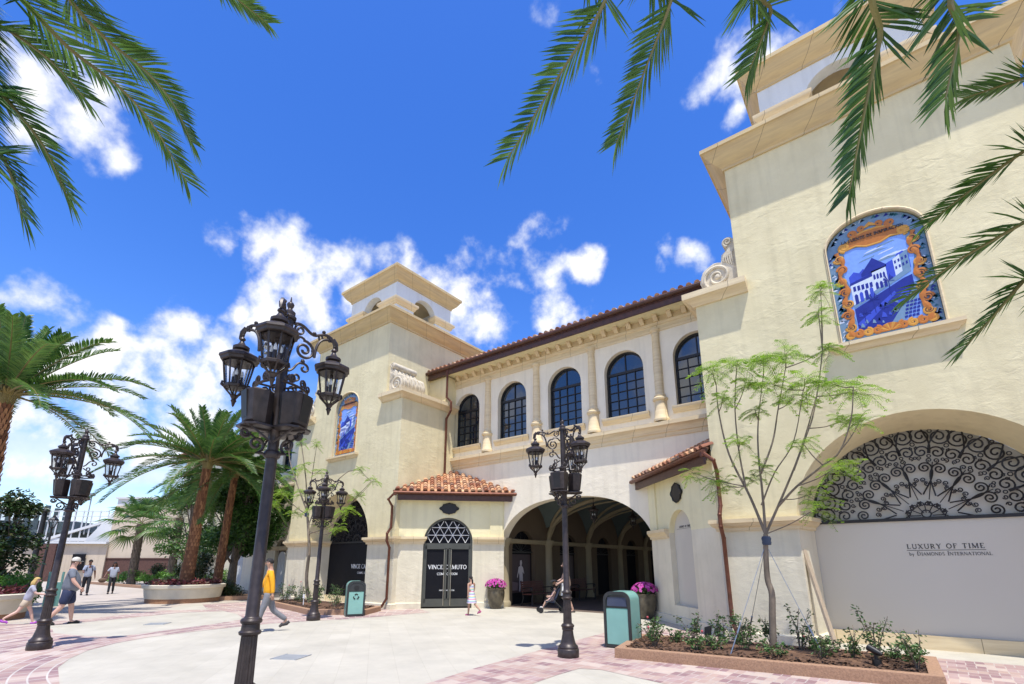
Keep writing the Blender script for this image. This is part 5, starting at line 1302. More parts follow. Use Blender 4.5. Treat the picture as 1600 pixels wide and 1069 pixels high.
# palms whose fronds hang into the picture from above; their trunks stand outside the view
def overhead_palm(base, crown, r, curves, label, seed, nl=210, ll=.34, lw=.0175):
    rng = random.Random(seed); t = thing('palm_tree', label, 'palm tree', base, group=PG)
    b = MB(); palm_trunk(b, base, crown, r, r * .85, 30, 12); part(b, 'trunk', M['pbark'], t, smooth=0, recalc=False)
    b = MB(); c = Vector(crown)
    for cv in curves:
        pts = catmull([c] + [Vector(q) for q in cv], 7)
        frond(b, pts, int(nl * 1.0), ll, lw, .022, .12, .35, .85, .25, rng=rng)
    for i in range(14):            # the rest of the crown, turned away from the camera
        az = i * 2 * PI / 14; h = Vector((math.cos(az), math.sin(az), 0))
        to = Vector((-c.x, -c.y, 0)).normalized(); fw = Vector((-math.sin(R(37.4)), math.cos(R(37.4)), 0))
        if h.dot(fw) > -.15: continue
        p0 = c; frond(b, bez(p0, p0 + h * 1.2 + Vector((0, 0, .7)), p0 + h * 2.3 + Vector((0, 0, .5)), p0 + h * 3 - Vector((0, 0, .5)), 10), 40, .4, .03, rng=rng)
    part(b, 'crown', [M['frond'], M['rachis']], t, smooth=0, recalc=False)
overhead_palm((1.96, 4.02, 0), (1.96, 4.02, 6.5), 0.18, [[(-0.69, 2.09, 5.52), (-0.9, 2.12, 5.01), (-1.19, 2.08, 4.65), (-1.54, 1.97, 4.1)], [(-0.43, 2.36, 5.41), (-0.59, 2.43, 5.1), (-0.77, 2.48, 4.83), (-1.04, 2.49, 4.33)], [(0.01, 2.5, 4.92), (-0.09, 2.55, 4.69), (-0.24, 2.59, 4.43)], [(0.48, 2.56, 4.62), (0.34, 2.63, 4.23), (0.23, 2.69, 3.92), (0.1, 2.75, 3.51)], [(0.7, 2.61, 4.38), (0.62, 2.68, 4.09), (0.53, 2.75, 3.82)], [(1.31, 3.78, 4.5), (1.1, 3.85, 4.6), (0.84, 3.91, 4.68)], [(1.31, 3.99, 4.29), (1.06, 4.06, 4.23), (0.83, 4.12, 4.14), (0.56, 4.16, 4.0)], [(1.23, 4.02, 3.84), (0.98, 4.08, 3.75), (0.66, 4.15, 3.65), (0.36, 4.18, 3.49)], [(1.07, 3.85, 3.46), (0.87, 3.9, 3.29), (0.72, 3.93, 3.13), (0.56, 3.96, 2.97)]], 'overhead feather palm whose fronds hang down over the near tower', 8)
overhead_palm((-4.95, -0.77, 0), (-4.95, -0.77, 6.6), 0.18, [[(-3.49, -0.24, 4.85), (-3.6, -0.06, 4.88), (-3.7, 0.18, 4.84), (-3.78, 0.43, 4.86), (-3.84, 0.67, 4.78), (-3.88, 0.96, 4.49)], [(-4.0, -0.08, 5.75), (-4.1, 0.14, 5.57), (-4.18, 0.39, 5.52), (-4.15, 0.62, 5.45), (-4.12, 0.83, 5.29), (-4.08, 0.99, 5.01)], [(-3.5, -0.18, 4.2), (-3.6, -0.06, 4.23), (-3.6, 0.06, 4.14), (-3.6, 0.19, 4.01), (-3.59, 0.33, 3.77)], [(-3.5, -0.12, 3.87), (-3.5, 0.01, 3.81), (-3.5, 0.09, 3.7), (-3.5, 0.17, 3.5)], [(-4.35, 0.64, 7.03), (-4.38, 1.02, 7.1), (-4.26, 1.46, 6.99)], [(-3.89, -0.27, 4.82), (-4.0, -0.09, 4.96), (-4.0, 0.13, 4.92), (-3.99, 0.32, 4.79)]], 'overhead feather palm whose fronds reach in at the upper left corner', 9)

def fan_palm(base, crown, r, label, seed, nf=26, rad=.95):
    rng = random.Random(seed); t = thing('fan_palm', label, 'palm tree', base, group='low fan palms by the beige wall')
    b = MB(); palm_trunk(b, base, crown, r, r * .9, 14, 9); part(b, 'trunk', M['bark'], t, smooth=0, recalc=False)
    b = MB(); c = Vector(crown)
    for i in range(nf):
        az = i * 2.4; el = 1.3 - 2.0 * (i / nf) + rng.uniform(-.15, .15)
        h = Vector((math.cos(az), math.sin(az), 0)); d = h * math.cos(el) + Vector((0, 0, math.sin(el)))
        q = c + d * rad * rng.uniform(.9, 1.3); b.tube([c, q], .015, 4, m=1)
        s = d.cross(Vector((0, 0, 1))); s = s.normalized() if s.length > .1 else Vector((1, 0, 0)); u = s.cross(d)
        rv = rng.random()
        for k in range(19):
            a = -1.9 + 3.8 * k / 18; dd = (d * math.cos(a) + s * math.sin(a) + u * .25).normalized()
            leaflet(b, q, dd, u, rad * rng.uniform(.8, 1.05), .11, .9, min(1, max(0, rv + rng.uniform(-.3, .3))))
    part(b, 'crown', [M['frond2'], M['rachis']], t, smooth=0, recalc=False)
fan_palm((-48.2, 13.4, 0), (-48.3, 13.4, 4.7), .30, 'fan palm leaning before the beige building wall', 11, rad=1.5)
fan_palm((-43.5, 14.5, 0), (-43.55, 14.5, 5.0), .28, 'fan palm right of its twin, half behind the round planter palm', 12, rad=1.5)

# ---------------------------------------------------------------- broadleaf trees and shrubs
def leafcloud(b, centres, n, size, rng, flat=.8, hang=0.0):
    for i in range(n):
        c, rx, rz = centres[rng.randrange(len(centres))]
        while True:
            v = Vector((rng.uniform(-1, 1), rng.uniform(-1, 1), rng.uniform(-1, 1)))
            if .12 < v.length < 1: break
        v = v * (.55 + .45 * v.length)
        p = Vector(c) + Vector((v.x * rx, v.y * rx, v.z * rz))
        d = Vector((rng.uniform(-1, 1), rng.uniform(-1, 1), rng.uniform(-.7, .5) - hang)).normalized(); s = d.orthogonal().normalized(); s.rotate(Matrix.Rotation(rng.uniform(0, 6.3), 3, d))
        ln = size * rng.uniform(.7, 1.3); w = ln * .42
        nn = d.cross(s)
        b.add([tuple(p), tuple(p + d * ln * .5 + s * w * .5 + nn * w * .12), tuple(p + d * ln), tuple(p + d * ln * .5 - s * w * .5 + nn * w * .12)], [(0, 1, 2), (0, 2, 3)], 0, rng.random())
def broad_tree(base, h, rad, label, seed, m='leaf', n=7000, size=.16, tr=.16, clear=.3, group=None, name='tree', cat='tree', nc=26, bark='bark'):
    rng = random.Random(seed); B = Vector(base)
    t = thing(name, label, cat, base, group=group)
    b = MB(); top = B + Vector((rng.uniform(-.2, .2), rng.uniform(-.2, .2), h * .8))
    b.tube([B - Vector((0, 0, .1)), B + Vector((0, 0, h * clear * .6)), B.lerp(top, .5), top], [tr * 1.25, tr, tr * .7, tr * .2], 8)
    cs = []
    for i in range(nc):
        f = rng.uniform(clear + .08, 1.0); az = rng.uniform(0, 6.28)
        env = math.sin(PI * min(.97, (f - clear) / (1 - clear) * .8 + .16))
        rr = rad * env * rng.uniform(.25, .85)
        c = B + Vector((rr * math.cos(az), rr * math.sin(az), h * f - rad * .15)); q = rad * rng.uniform(.26, .44)
        cs.append((c, q, q * .75))
        p0 = B.lerp(top, max(.25, (f - .25)))
        b.tube([p0, p0.lerp(c, .5) + Vector((0, 0, .1)), c], [tr * .35, tr * .22, tr * .08], 5)
    part(b, 'trunk', M[bark], t)
    b = MB(); leafcloud(b, cs, n, size, rng); part(b, 'crown', M[m], t, smooth=0, recalc=False)
    return t
OG = 'dark green trees before the pale wing'
broad_tree((-28.3, 12.3, 0), 7.3, 2.4, 'dark leafy tree with speckled trunk, nearest the round planter', 21, n=15000, size=.2, group=OG, tr=.22)
broad_tree((-28.6, 13.6, 0), 7.4, 1.9, 'dark leafy tree beside the far tower, partly behind the near lamp shaft', 22, n=15000, size=.2, group=OG)
broad_tree((-31.5, 13.0, 0), 7.6, 2.5, 'dark leafy tree between two others, trunk in deep shade', 23, n=15000, size=.2, group=OG)
broad_tree((-38.5, 13.5, 0), 8.6, 2.2, 'lighter green loose tree behind the round planter palm', 24, n=8000, size=.2, group=OG, clear=.2)
broad_tree((-28.0, 3.4, 0), 4.6, 1.35, 'glossy dark magnolia at the left edge behind the hedge', 25, 'leafd', 5200, .2, .1, .12, name='magnolia_tree')
broad_tree((-27.6, 1.2, 0), 4.2, 1.5, 'glossy dark magnolia cut off by the left picture edge', 26, 'leafd', 4200, .2, .1, .12, name='magnolia_tree')
def shrub(base, w, h, label, seed, m='leafb', n=2500, size=.09, name='shrub', cat='shrub', group=None, stems=True):
    rng = random.Random(seed); B = Vector(base); t = thing(name, label, cat, base, group=group)
    cs = []
    if stems:
        b = MB()
        for i in range(6):
            a = rng.uniform(0, 6.28); q = B + Vector((w * .6 * math.cos(a), w * .6 * math.sin(a), h * rng.uniform(.5, .9)))
            b.tube([B - Vector((0, 0, .03)), B.lerp(q, .5) + Vector((0, 0, .05)), q], [.02, .015, .006], 4)
        part(b, 'stems', M['bark'], t)
    for i in range(12):
        a = rng.uniform(0, 6.28); r = w * rng.uniform(0, .7); cs.append((B + Vector((r * math.cos(a), r * math.sin(a), h * rng.uniform(.25, .8))), w * .38, h * .25))
    b = MB(); leafcloud(b, cs, n, size, rng); part(b, 'foliage', M[m], t, smooth=0, recalc=False)
    return t
HG = 'bright green shrubs of the left hedge'
for i, (x, y) in enumerate(((-25.6, 2.6), (-25.1, 3.5), (-26.2, 4.1))):
    shrub((x, y, 0), .85, 1.35, ['bright green hedge shrub nearest the left picture edge', 'bright green hedge shrub behind the running girl', 'bright green hedge shrub at the foot of the thick dark post'][i], 30 + i, n=3000, group=HG)
for i in range(9):
    shrub((-52.5 + i * 2.1, 15.6 + i * .15 - 2.2, 0), .9, .8 + .25 * (i % 3), 'low bright green shrub in the strip along the brick base', 40 + i, n=900, size=.14, group='low shrubs along the brick base')
for i, (x, y, h) in enumerate(((-46.5, 14.6, 2.0), (-41.0, 14.4, 2.1), (-35.6, 13.0, 2.6), (-30.6, 11.6, 2.4))):
    shrub((x, y, 0), .75, h, ['dark upright shrub right of the fan palm trunk', 'dark upright shrub left of the planter palm trunk', 'tall dark upright shrub right of the planter palm trunk', 'dark upright shrub before the pale wall by the wooden stake'][i], 60 + i, 'leafd', 1800, .15, group='upright dark shrubs')
for i in range(6):
    shrub((-34 + i * 1.75, 11.4 - .1 * i, 0), .9, .9, 'dark low shrub under the trees beside the round planter', 70 + i, 'leafd', 1100, .12, group='low dark shrubs under the trees')
mb = MB(); mb.loft([[(x, y, z) for x, y in ((-35.5, 10.6), (-24.8, 9.9), (-23.9, 11.2), (-23.9, 12.0), (-35.5, 12.0))] for z in (0, .16)], True, False, True)
single(mb, 'bed_kerb', M['kerb'], 'terracotta kerb of the tree bed beside the round planter', 'kerb', (-30, 11, 0))
mb = MB(); mb.loft([[(x, y, z) for x, y in ((-58, 11.6), (-35.8, 11.9), (-35.8, 12.15), (-58, 11.9))] for z in (0, .16)], True, False, True)
single(mb, 'bed_kerb', M['kerb'], 'long terracotta kerb below the fan palms and beige wall', 'kerb', (-45, 11, 0))
mb = MB(); mb.tube([(-33.0, 11.9, .0), (-32.7, 11.9, 2.1)], .045, 6)
single(mb, 'wooden_stake', M['wood'], 'pale wooden stake upright beside the dark shrub', 'stake', (-33, 11.9, 0))

# young feathery trees: forked stems with rosettes of twice-divided leaves
def fern_leaf(b, p, d, ln, rng):
    s = d.cross(Vector((0, 0, 1))); s = s.normalized() if s.length > .1 else Vector((1, 0, 0)); n = 9
    dr = rng.uniform(.3, .75)
    pts = [p + d * ln * i / n - Vector((0, 0, ln * dr * (i / n) ** 2)) for i in range(n + 1)]
    b.tube(pts, .0035, 3, m=1, r=.5); rv = rng.random()
    for i in range(1, n + 1):
        t = i / n; w = ln * .40 * math.sin(PI * (.2 + .74 * t)) * rng.uniform(.8, 1.1); dd = (pts[i] - pts[i - 1]).normalized()
        for sg in (-1, 1):
            if rng.random() < .06: continue
            q = (s * sg + dd * rng.uniform(.45, .8) - Vector((0, 0, rng.uniform(.05, .45)))).normalized(); side = q.cross(Vector((0, 0, 1))).normalized()
            m_ = 5; roll = Vector((0, 0, rng.uniform(-.5, .5)))
            for k in range(m_):
                a = pts[i] + q * w * (k + .3) / m_; wd = ln * .074 * (1 - .4 * k / m_)
                for s2 in (-1, 1):
                    o = (side * s2 + roll * s2).normalized()
                    b.add([tuple(a), tuple(a + o * wd * .6 - q * wd * .12), tuple(a + o * wd * 1.15 + q * wd * .35), tuple(a + o * wd * .5 + q * wd * .34)], [(0, 1, 2, 3)], 0, min(1, max(0, rv + rng.uniform(-.4, .4))))
def feather_tree(base, trunk, limbs, tips, label, seed, leaf=.42, r0=.055, extra=None, per=16):
    rng = random.Random(seed); t = thing('young_tree', label, 'young tree', base, group='young feathery trees in the planting beds')
    b = MB(); tk = catmull(trunk, 5); b.tube(tk, [r0 * (1.12 - .35 * i / (len(tk) - 1)) for i in range(len(tk))], 10, r=.5)
    for lm, (ra, rb) in limbs:
        c = catmull(lm, 5); b.tube(c, [ra + (rb - ra) * i / (len(c) - 1) for i in range(len(c))], 6, r=.6)
    part(b, 'trunk', M['bark2'], t)
    b = MB()
    for tip, sc in tips:
        p = Vector(tip)
        for k in range(per):
            a = 2 * PI * k / per + rng.uniform(-.35, .35); el = rng.uniform(-.3, 1.05)
            fern_leaf(b, p + Vector((rng.uniform(-.05, .05), rng.uniform(-.05, .05), rng.uniform(-.16, .06))), Vector((math.cos(a) * math.cos(el), math.sin(a) * math.cos(el), math.sin(el))), leaf * sc * rng.uniform(.75, 1.1), rng)
    part(b, 'crown', [M['leafy'], M['bark2']], t, smooth=0, recalc=False)
    b = MB(); tp = Vector(trunk[-1]) - Vector((0, 0, .12))
    b.lathe([(r0 * 1.3, -.07), (r0 * 1.5, -.03), (r0 * 1.35, .0), (r0 * 1.55, .04), (r0 * 1.3, .08)], 10, tuple(tp)); part(b, 'tree_tie', mat('navy_strap', (.03, .045, .08), .6), t)
    return t
def guy(p, q, lab):
    m = MB(); p = Vector(p); q = Vector(q); m.tube([p, q], .0055, 4); m.tube([q.lerp(p, .18), q.lerp(p, .25)], .016, 6); m.tube([q, q.lerp(p, .16)], .011, 5); m.sphere(q.lerp(p, .26), .022, n=6, k=4)
    single(m, 'guy_wire', M['wire'], lab, 'guy wire', tuple(q), group='guy wires of the young tree')
feather_tree((-1.87, 9.82, 0.14), [(-1.87, 9.82, 0.14), (-1.82, 9.82, 0.73), (-1.78, 9.82, 1.12), (-1.82, 9.82, 1.37), (-1.8, 9.82, 1.76), (-1.76, 9.82, 2.15)], [([(-1.76, 9.82, 2.15), (-1.95, 9.85, 2.85), (-2.24, 9.89, 3.7), (-2.35, 9.92, 4.59), (-2.35, 9.96, 5.2)], (0.028, 0.008)), ([(-2.0, 9.82, 3.04), (-2.06, 9.91, 3.8), (-2.06, 10.0, 4.61), (-1.99, 10.09, 5.3)], (0.02, 0.008)), ([(-1.76, 9.82, 2.15), (-1.74, 9.9, 2.94), (-1.74, 9.98, 3.65), (-1.68, 10.06, 4.33), (-1.51, 10.14, 5.2)], (0.028, 0.008)), ([(-1.71, 9.82, 3.25), (-1.47, 9.98, 3.86), (-1.33, 10.14, 4.5), (-1.12, 10.31, 5.36)], (0.02, 0.008)), ([(-1.76, 9.82, 2.15), (-1.45, 9.89, 2.76), (-1.11, 9.95, 3.46), (-0.89, 10.02, 4.02), (-0.68, 10.08, 4.61)], (0.028, 0.008)), ([(-1.18, 9.82, 3.25), (-0.93, 9.94, 3.85), (-0.74, 10.05, 4.36), (-0.47, 10.17, 5.53), (-0.34, 10.28, 6.79)], (0.02, 0.006)), ([(-1.51, 9.82, 2.62), (-1.15, 9.72, 2.95), (-0.71, 9.61, 3.25), (-0.44, 9.51, 3.44), (-0.21, 9.41, 3.93), (-0.1, 9.3, 4.43)], (0.022, 0.007)), ([(-1.77, 9.82, 2.67), (-1.49, 9.81, 3.23), (-1.11, 9.79, 3.77), (-0.84, 9.78, 4.68)], (0.016, 0.007)), ([(-0.47, 10.17, 5.53), (-0.41, 10.24, 6.12), (-0.34, 10.31, 6.8)], (0.012, 0.006)), ([(-0.47, 10.17, 5.53), (-0.45, 10.07, 5.81), (-0.43, 9.98, 6.16)], (0.012, 0.006)), ([(-1.12, 10.31, 5.36), (-0.76, 10.29, 5.42), (-0.4, 10.26, 5.55)], (0.012, 0.006)), ([(-2.35, 9.96, 5.2), (-2.31, 9.68, 5.21), (-2.27, 9.39, 5.31)], (0.012, 0.006)), ([(-1.99, 10.09, 5.3), (-1.94, 9.94, 5.36), (-1.9, 9.79, 5.5)], (0.012, 0.006)), ([(-1.51, 10.14, 5.2), (-1.44, 9.84, 5.23), (-1.38, 9.54, 5.34)], (0.012, 0.006)), ([(-1.12, 10.31, 5.36), (-1.08, 10.09, 5.39), (-1.03, 9.87, 5.49)], (0.012, 0.006)), ([(-2.06, 10.0, 4.61), (-1.93, 9.95, 4.79), (-1.79, 9.9, 5.06)], (0.012, 0.006)), ([(-0.84, 9.78, 4.68), (-1.05, 9.53, 4.67), (-1.27, 9.28, 4.75)], (0.012, 0.006)), ([(-0.84, 9.78, 4.68), (-0.8, 9.64, 4.7), (-0.77, 9.51, 4.8)], (0.012, 0.006)), ([(-0.1, 9.3, 4.43), (-0.24, 9.44, 4.5), (-0.39, 9.58, 4.64)], (0.012, 0.006)), ([(-0.68, 10.08, 4.61), (-0.37, 10.18, 4.6), (-0.06, 10.28, 4.67)], (0.012, 0.006)), ([(-0.89, 10.02, 4.02), (-0.59, 10.06, 4.02), (-0.3, 10.11, 4.11)], (0.012, 0.006)), ([(-2.35, 9.92, 4.59), (-2.24, 9.68, 4.62), (-2.13, 9.45, 4.74)], (0.012, 0.006)), ([(-2.0, 9.82, 3.04), (-2.54, 9.98, 3.22), (-3.07, 10.15, 3.48)], (0.012, 0.006)), ([(-2.06, 9.91, 3.8), (-1.99, 9.66, 3.78), (-1.92, 9.42, 3.84)], (0.012, 0.006)), ([(-2.0, 9.82, 3.04), (-2.21, 9.88, 3.05), (-2.42, 9.95, 3.15)], (0.012, 0.006)), ([(-0.71, 9.61, 3.25), (-0.83, 9.51, 3.42), (-0.95, 9.41, 3.67)], (0.012, 0.006)), ([(-1.15, 9.72, 2.95), (-0.81, 9.5, 3.02), (-0.48, 9.27, 3.16)], (0.012, 0.006)), ([(-1.45, 9.89, 2.76), (-1.23, 10.06, 2.77), (-1.0, 10.23, 2.86)], (0.012, 0.006)), ([(-1.76, 9.82, 2.15), (-1.29, 9.66, 2.32), (-0.83, 9.5, 2.57)], (0.012, 0.006)), ([(-1.71, 9.82, 3.25), (-1.67, 9.66, 3.25), (-1.63, 9.51, 3.34)], (0.012, 0.006)), ([(-1.71, 9.82, 3.25), (-1.83, 10.09, 3.25), (-1.96, 10.35, 3.33)], (0.012, 0.006)), ([(-2.0, 9.82, 3.04), (-2.33, 10.03, 3.16), (-2.66, 10.23, 3.35)], (0.012, 0.006)), ([(-0.44, 9.51, 3.44), (-0.26, 9.55, 3.66), (-0.08, 9.59, 3.95)], (0.012, 0.006)), ([(-1.33, 10.14, 4.5), (-1.2, 10.23, 4.58), (-1.06, 10.33, 4.75)], (0.012, 0.006)), ([(-1.68, 10.06, 4.33), (-1.68, 9.96, 4.38), (-1.68, 9.86, 4.5)], (0.012, 0.006))], [((-0.34, 10.31, 6.8), 0.75), ((-0.43, 9.98, 6.16), 0.7), ((-0.4, 10.26, 5.55), 0.8), ((-2.27, 9.39, 5.31), 1), ((-1.9, 9.79, 5.5), 1), ((-1.38, 9.54, 5.34), 1.05), ((-1.03, 9.87, 5.49), 1.05), ((-1.79, 9.9, 5.06), 0.9), ((-1.27, 9.28, 4.75), 0.9), ((-0.77, 9.51, 4.8), 1), ((-0.39, 9.58, 4.64), 1), ((-0.06, 10.28, 4.67), 1.1), ((-0.3, 10.11, 4.11), 0.9), ((-2.13, 9.45, 4.74), 0.8), ((-3.07, 10.15, 3.48), 0.6), ((-1.92, 9.42, 3.84), 0.75), ((-2.42, 9.95, 3.15), 0.85), ((-0.95, 9.41, 3.67), 0.7), ((-0.48, 9.27, 3.16), 0.8), ((-1.0, 10.23, 2.86), 0.8), ((-0.83, 9.5, 2.57), 0.7), ((-1.63, 9.51, 3.34), 0.6), ((-1.96, 10.35, 3.33), 0.7), ((-2.66, 10.23, 3.35), 0.7), ((-0.08, 9.59, 3.95), 0.7), ((-1.06, 10.33, 4.75), 0.9), ((-1.68, 9.86, 4.5), 0.7)], 'young feathery lime green tree in front of the near tower, held by guy wires', 51, 0.46, 0.053)
feather_tree((-17.64, 10.6, 0.01), [(-17.64, 10.6, 0.01), (-18.06, 10.6, 1.04), (-18.07, 10.6, 2.07), (-18.27, 10.6, 2.87), (-18.51, 10.6, 3.64)], [([(-18.51, 10.6, 3.64), (-19.78, 10.66, 5.08), (-20.65, 10.72, 6.19), (-21.07, 10.78, 7.6)], (0.035, 0.01)), ([(-18.51, 10.6, 3.64), (-18.68, 10.5, 4.95), (-19.08, 10.4, 6.34), (-19.06, 10.3, 6.59)], (0.03, 0.01)), ([(-18.31, 10.6, 3.12), (-17.91, 10.75, 4.13), (-16.52, 10.89, 5.04), (-15.91, 11.04, 5.12)], (0.025, 0.008)), ([(-18.29, 10.6, 2.75), (-16.72, 10.66, 3.05), (-15.89, 10.73, 3.73), (-14.72, 10.79, 4.54)], (0.022, 0.008)), ([(-18.48, 10.6, 3.51), (-19.98, 10.83, 4.02), (-21.65, 11.07, 4.74)], (0.02, 0.008)), ([(-18.27, 10.6, 2.87), (-17.3, 10.8, 2.72), (-16.8, 10.99, 3.03)], (0.016, 0.007)), ([(-18.51, 10.6, 3.64), (-18.24, 10.5, 5.17), (-17.95, 10.4, 6.31)], (0.02, 0.008)), ([(-19.06, 10.3, 6.59), (-19.2, 10.38, 6.59), (-19.35, 10.46, 6.67)], (0.012, 0.006)), ([(-18.24, 10.5, 5.17), (-17.98, 10.38, 5.68), (-17.73, 10.27, 6.28)], (0.012, 0.006)), ([(-18.24, 10.5, 5.17), (-18.41, 10.38, 5.3), (-18.59, 10.25, 5.52)], (0.012, 0.006)), ([(-19.98, 10.83, 4.02), (-19.94, 10.5, 4.24), (-19.9, 10.17, 4.54)], (0.012, 0.006)), ([(-18.48, 10.6, 3.51), (-18.8, 10.5, 3.54), (-19.13, 10.4, 3.66)], (0.012, 0.006)), ([(-19.98, 10.83, 4.02), (-20.63, 10.77, 4.09), (-21.29, 10.7, 4.24)], (0.012, 0.006)), ([(-16.72, 10.66, 3.05), (-15.93, 10.38, 3.24), (-15.14, 10.1, 3.51)], (0.012, 0.006)), ([(-15.89, 10.73, 3.73), (-15.66, 10.75, 3.89), (-15.42, 10.78, 4.13)], (0.012, 0.006)), ([(-15.89, 10.73, 3.73), (-15.0, 10.59, 4.07), (-14.1, 10.44, 4.48)], (0.012, 0.006)), ([(-14.72, 10.79, 4.54), (-14.83, 10.6, 4.72), (-14.94, 10.41, 4.98)], (0.012, 0.006)), ([(-18.31, 10.6, 3.12), (-18.06, 10.76, 3.14), (-17.81, 10.92, 3.24)], (0.012, 0.006)), ([(-17.91, 10.75, 4.13), (-17.37, 10.66, 4.28), (-16.82, 10.58, 4.52)], (0.012, 0.006)), ([(-18.24, 10.5, 5.17), (-17.9, 10.46, 5.15), (-17.56, 10.42, 5.21)], (0.012, 0.006)), ([(-17.3, 10.8, 2.72), (-16.73, 10.69, 2.81), (-16.17, 10.58, 2.98)], (0.012, 0.006)), ([(-19.78, 10.66, 5.08), (-20.26, 10.73, 5.17), (-20.74, 10.8, 5.34)], (0.012, 0.006)), ([(-17.91, 10.75, 4.13), (-18.13, 10.46, 4.21), (-18.35, 10.16, 4.36)], (0.012, 0.006)), ([(-21.65, 11.07, 4.74), (-22.25, 11.07, 5.37), (-22.85, 11.08, 6.07)], (0.012, 0.006)), ([(-16.72, 10.66, 3.05), (-16.99, 10.39, 3.37), (-17.27, 10.12, 3.77)], (0.012, 0.006))], [((-19.35, 10.46, 6.67), 0.7), ((-17.73, 10.27, 6.28), 0.6), ((-18.59, 10.25, 5.52), 0.9), ((-19.9, 10.17, 4.54), 0.9), ((-19.13, 10.4, 3.66), 0.8), ((-21.29, 10.7, 4.24), 0.8), ((-15.14, 10.1, 3.51), 1), ((-15.42, 10.78, 4.13), 0.8), ((-14.1, 10.44, 4.48), 0.6), ((-14.94, 10.41, 4.98), 0.6), ((-17.81, 10.92, 3.24), 0.9), ((-16.82, 10.58, 4.52), 0.6), ((-17.56, 10.42, 5.21), 0.7), ((-16.17, 10.58, 2.98), 0.7), ((-20.74, 10.8, 5.34), 0.7), ((-18.35, 10.16, 4.36), 0.8), ((-22.85, 11.08, 6.07), 0.6), ((-17.27, 10.12, 3.77), 0.8)], 'slim young feathery tree behind the far lamp post, before the far tower', 52, 0.52, 0.06)
guy((-1.78, 9.82, 1.98), (-2.4, 9.17, 0.17), 'left guy wire of the young tree, anchored near the bed front')
guy((-1.78, 9.82, 1.98), (-2.53, 10.99, 0.17), 'guy wire just left of the young tree trunk, with dark buckle')
guy((-1.78, 9.82, 1.98), (-1.09, 9.61, 0.17), 'right guy wire of the young tree, anchored by the bed edge')


# ---------------------------------------------------------------- planting beds
def bed(poly, label, zk=.17, wk=.17):
    t = thing('planting_bed', label, 'planting bed', (*poly[0], 0))
    pts = [Vector(p) for p in poly]; c = sum(pts, Vector((0, 0))) / len(pts); n = len(pts)
    inn = []
    for i in range(n):
        d0 = (pts[i] - pts[i - 1]).normalized(); d1 = (pts[(i + 1) % n] - pts[i]).normalized(); n0 = Vector((-d0.y, d0.x)); n1 = Vector((-d1.y, d1.x))
        if n0.dot(c - pts[i]) < 0: n0 = -n0
        if n1.dot(c - pts[i]) < 0: n1 = -n1
        bb = (n0 + n1).normalized(); inn.append(pts[i] + bb * wk / max(.4, bb.dot(n0)))
    k = MB(); rings = [[(p.x, p.y, 0) for p in pts], [(p.x, p.y, zk - .015) for p in pts], [(p.x + (c.x - p.x) * .003, p.y + (c.y - p.y) * .003, zk) for p in pts], [(p.x, p.y, zk) for p in inn], [(p.x, p.y, zk - .1) for p in inn]]
    k.loft(rings, True); part(k, 'kerb', M['kerb'], t, smooth=20)
    s = MB(); rng = random.Random(3); xs = [p.x for p in inn]; ys = [p.y for p in inn]
    g = 40; x0, x1, y0, y1 = min(xs), max(xs), min(ys), max(ys)
    # chips and mounded soil inside the kerb
    tri = [(p.x, p.y, zk - .05) for p in inn]
    ring2 = [(p.x + (c.x - p.x) * .35, p.y + (c.y - p.y) * .35, zk + .02) for p in inn]; s.loft([tri, ring2, [(c.x, c.y, zk + .05)] * n], True)
    def inside(x, y):
        r = False
        for i in range(n):
            a, b = inn[i], inn[i - 1]
            if (a.y > y) != (b.y > y) and x < (b.x - a.x) * (y - a.y) / (b.y - a.y) + a.x: r = not r
        return r
    for i in range(3600):
        x, y = rng.uniform(x0, x1), rng.uniform(y0, y1)
        if inside(x, y):
            a = rng.uniform(0, 6.28); l_ = rng.uniform(.02, .05); z = zk + .0 + rng.uniform(-.02, .035); h = Vector((math.cos(a), math.sin(a), rng.uniform(-.4, .4))) * l_; w = Vector((-math.sin(a), math.cos(a), rng.uniform(-.3, .3))) * l_ * .4
            q = Vector((x, y, z)); s.add([tuple(q - h - w), tuple(q + h - w), tuple(q + h + w), tuple(q - h + w)], [(0, 1, 2, 3)], 0, rng.random())
    part(s, 'mulch', M['mulch'], t, smooth=0, recalc=False)
M['mulch'] = mat('bark_chips', (.09, .05, .03), .95, rnd=[(.02, .011, .008), (.07, .035, .02), (.16, .085, .045), (.05, .025, .015)])
bed([(-4.22, 8.55), (.32, 9.12), (.32, 10.95), (-4.62, 10.55)], 'terracotta kerbed planting bed with roses before the near tower')
bed([(-20.5, 10.35), (-15.5, 9.25), (-13.85, 10.3), (-14.6, 11.5), (-20.3, 11.7)], 'terracotta kerbed planting bed with roses before the far tower')
def rose(x, y, h, w, seed, lab, n=150):
    rng = random.Random(seed); B = Vector((x, y, .15)); t = thing('rose_bush', lab, 'rose bush', tuple(B), group='rose bushes in the beds')
    b = MB(); f = MB(); p_ = MB(); cs = []
    for i in range(7):
        a = rng.uniform(0, 6.28); q = B + Vector((w * math.cos(a) * rng.uniform(.3, 1), w * math.sin(a) * rng.uniform(.3, 1), h * rng.uniform(.55, 1.05)))
        mid = B.lerp(q, .5) + Vector((rng.uniform(-.05, .05), rng.uniform(-.05, .05), .04)); b.tube([B - Vector((0, 0, .05)), mid, q], [.009, .007, .004], 4)
        for z in range(5): cs.append((B.lerp(q, rng.uniform(.3, 1.0)), w * .26, h * .13))
        if rng.random() < .1: p_.sphere(tuple(q + Vector((0, 0, .02))), .024, n=7, k=5)
    part(b, 'stems', M['bark'], t); leafcloud(f, cs, n, .065, rng); part(f, 'foliage', M['rosel'], t, smooth=0, recalc=False)
    if p_.v: part(p_, 'blossom', M['petalr'], t)
rr = random.Random(9)
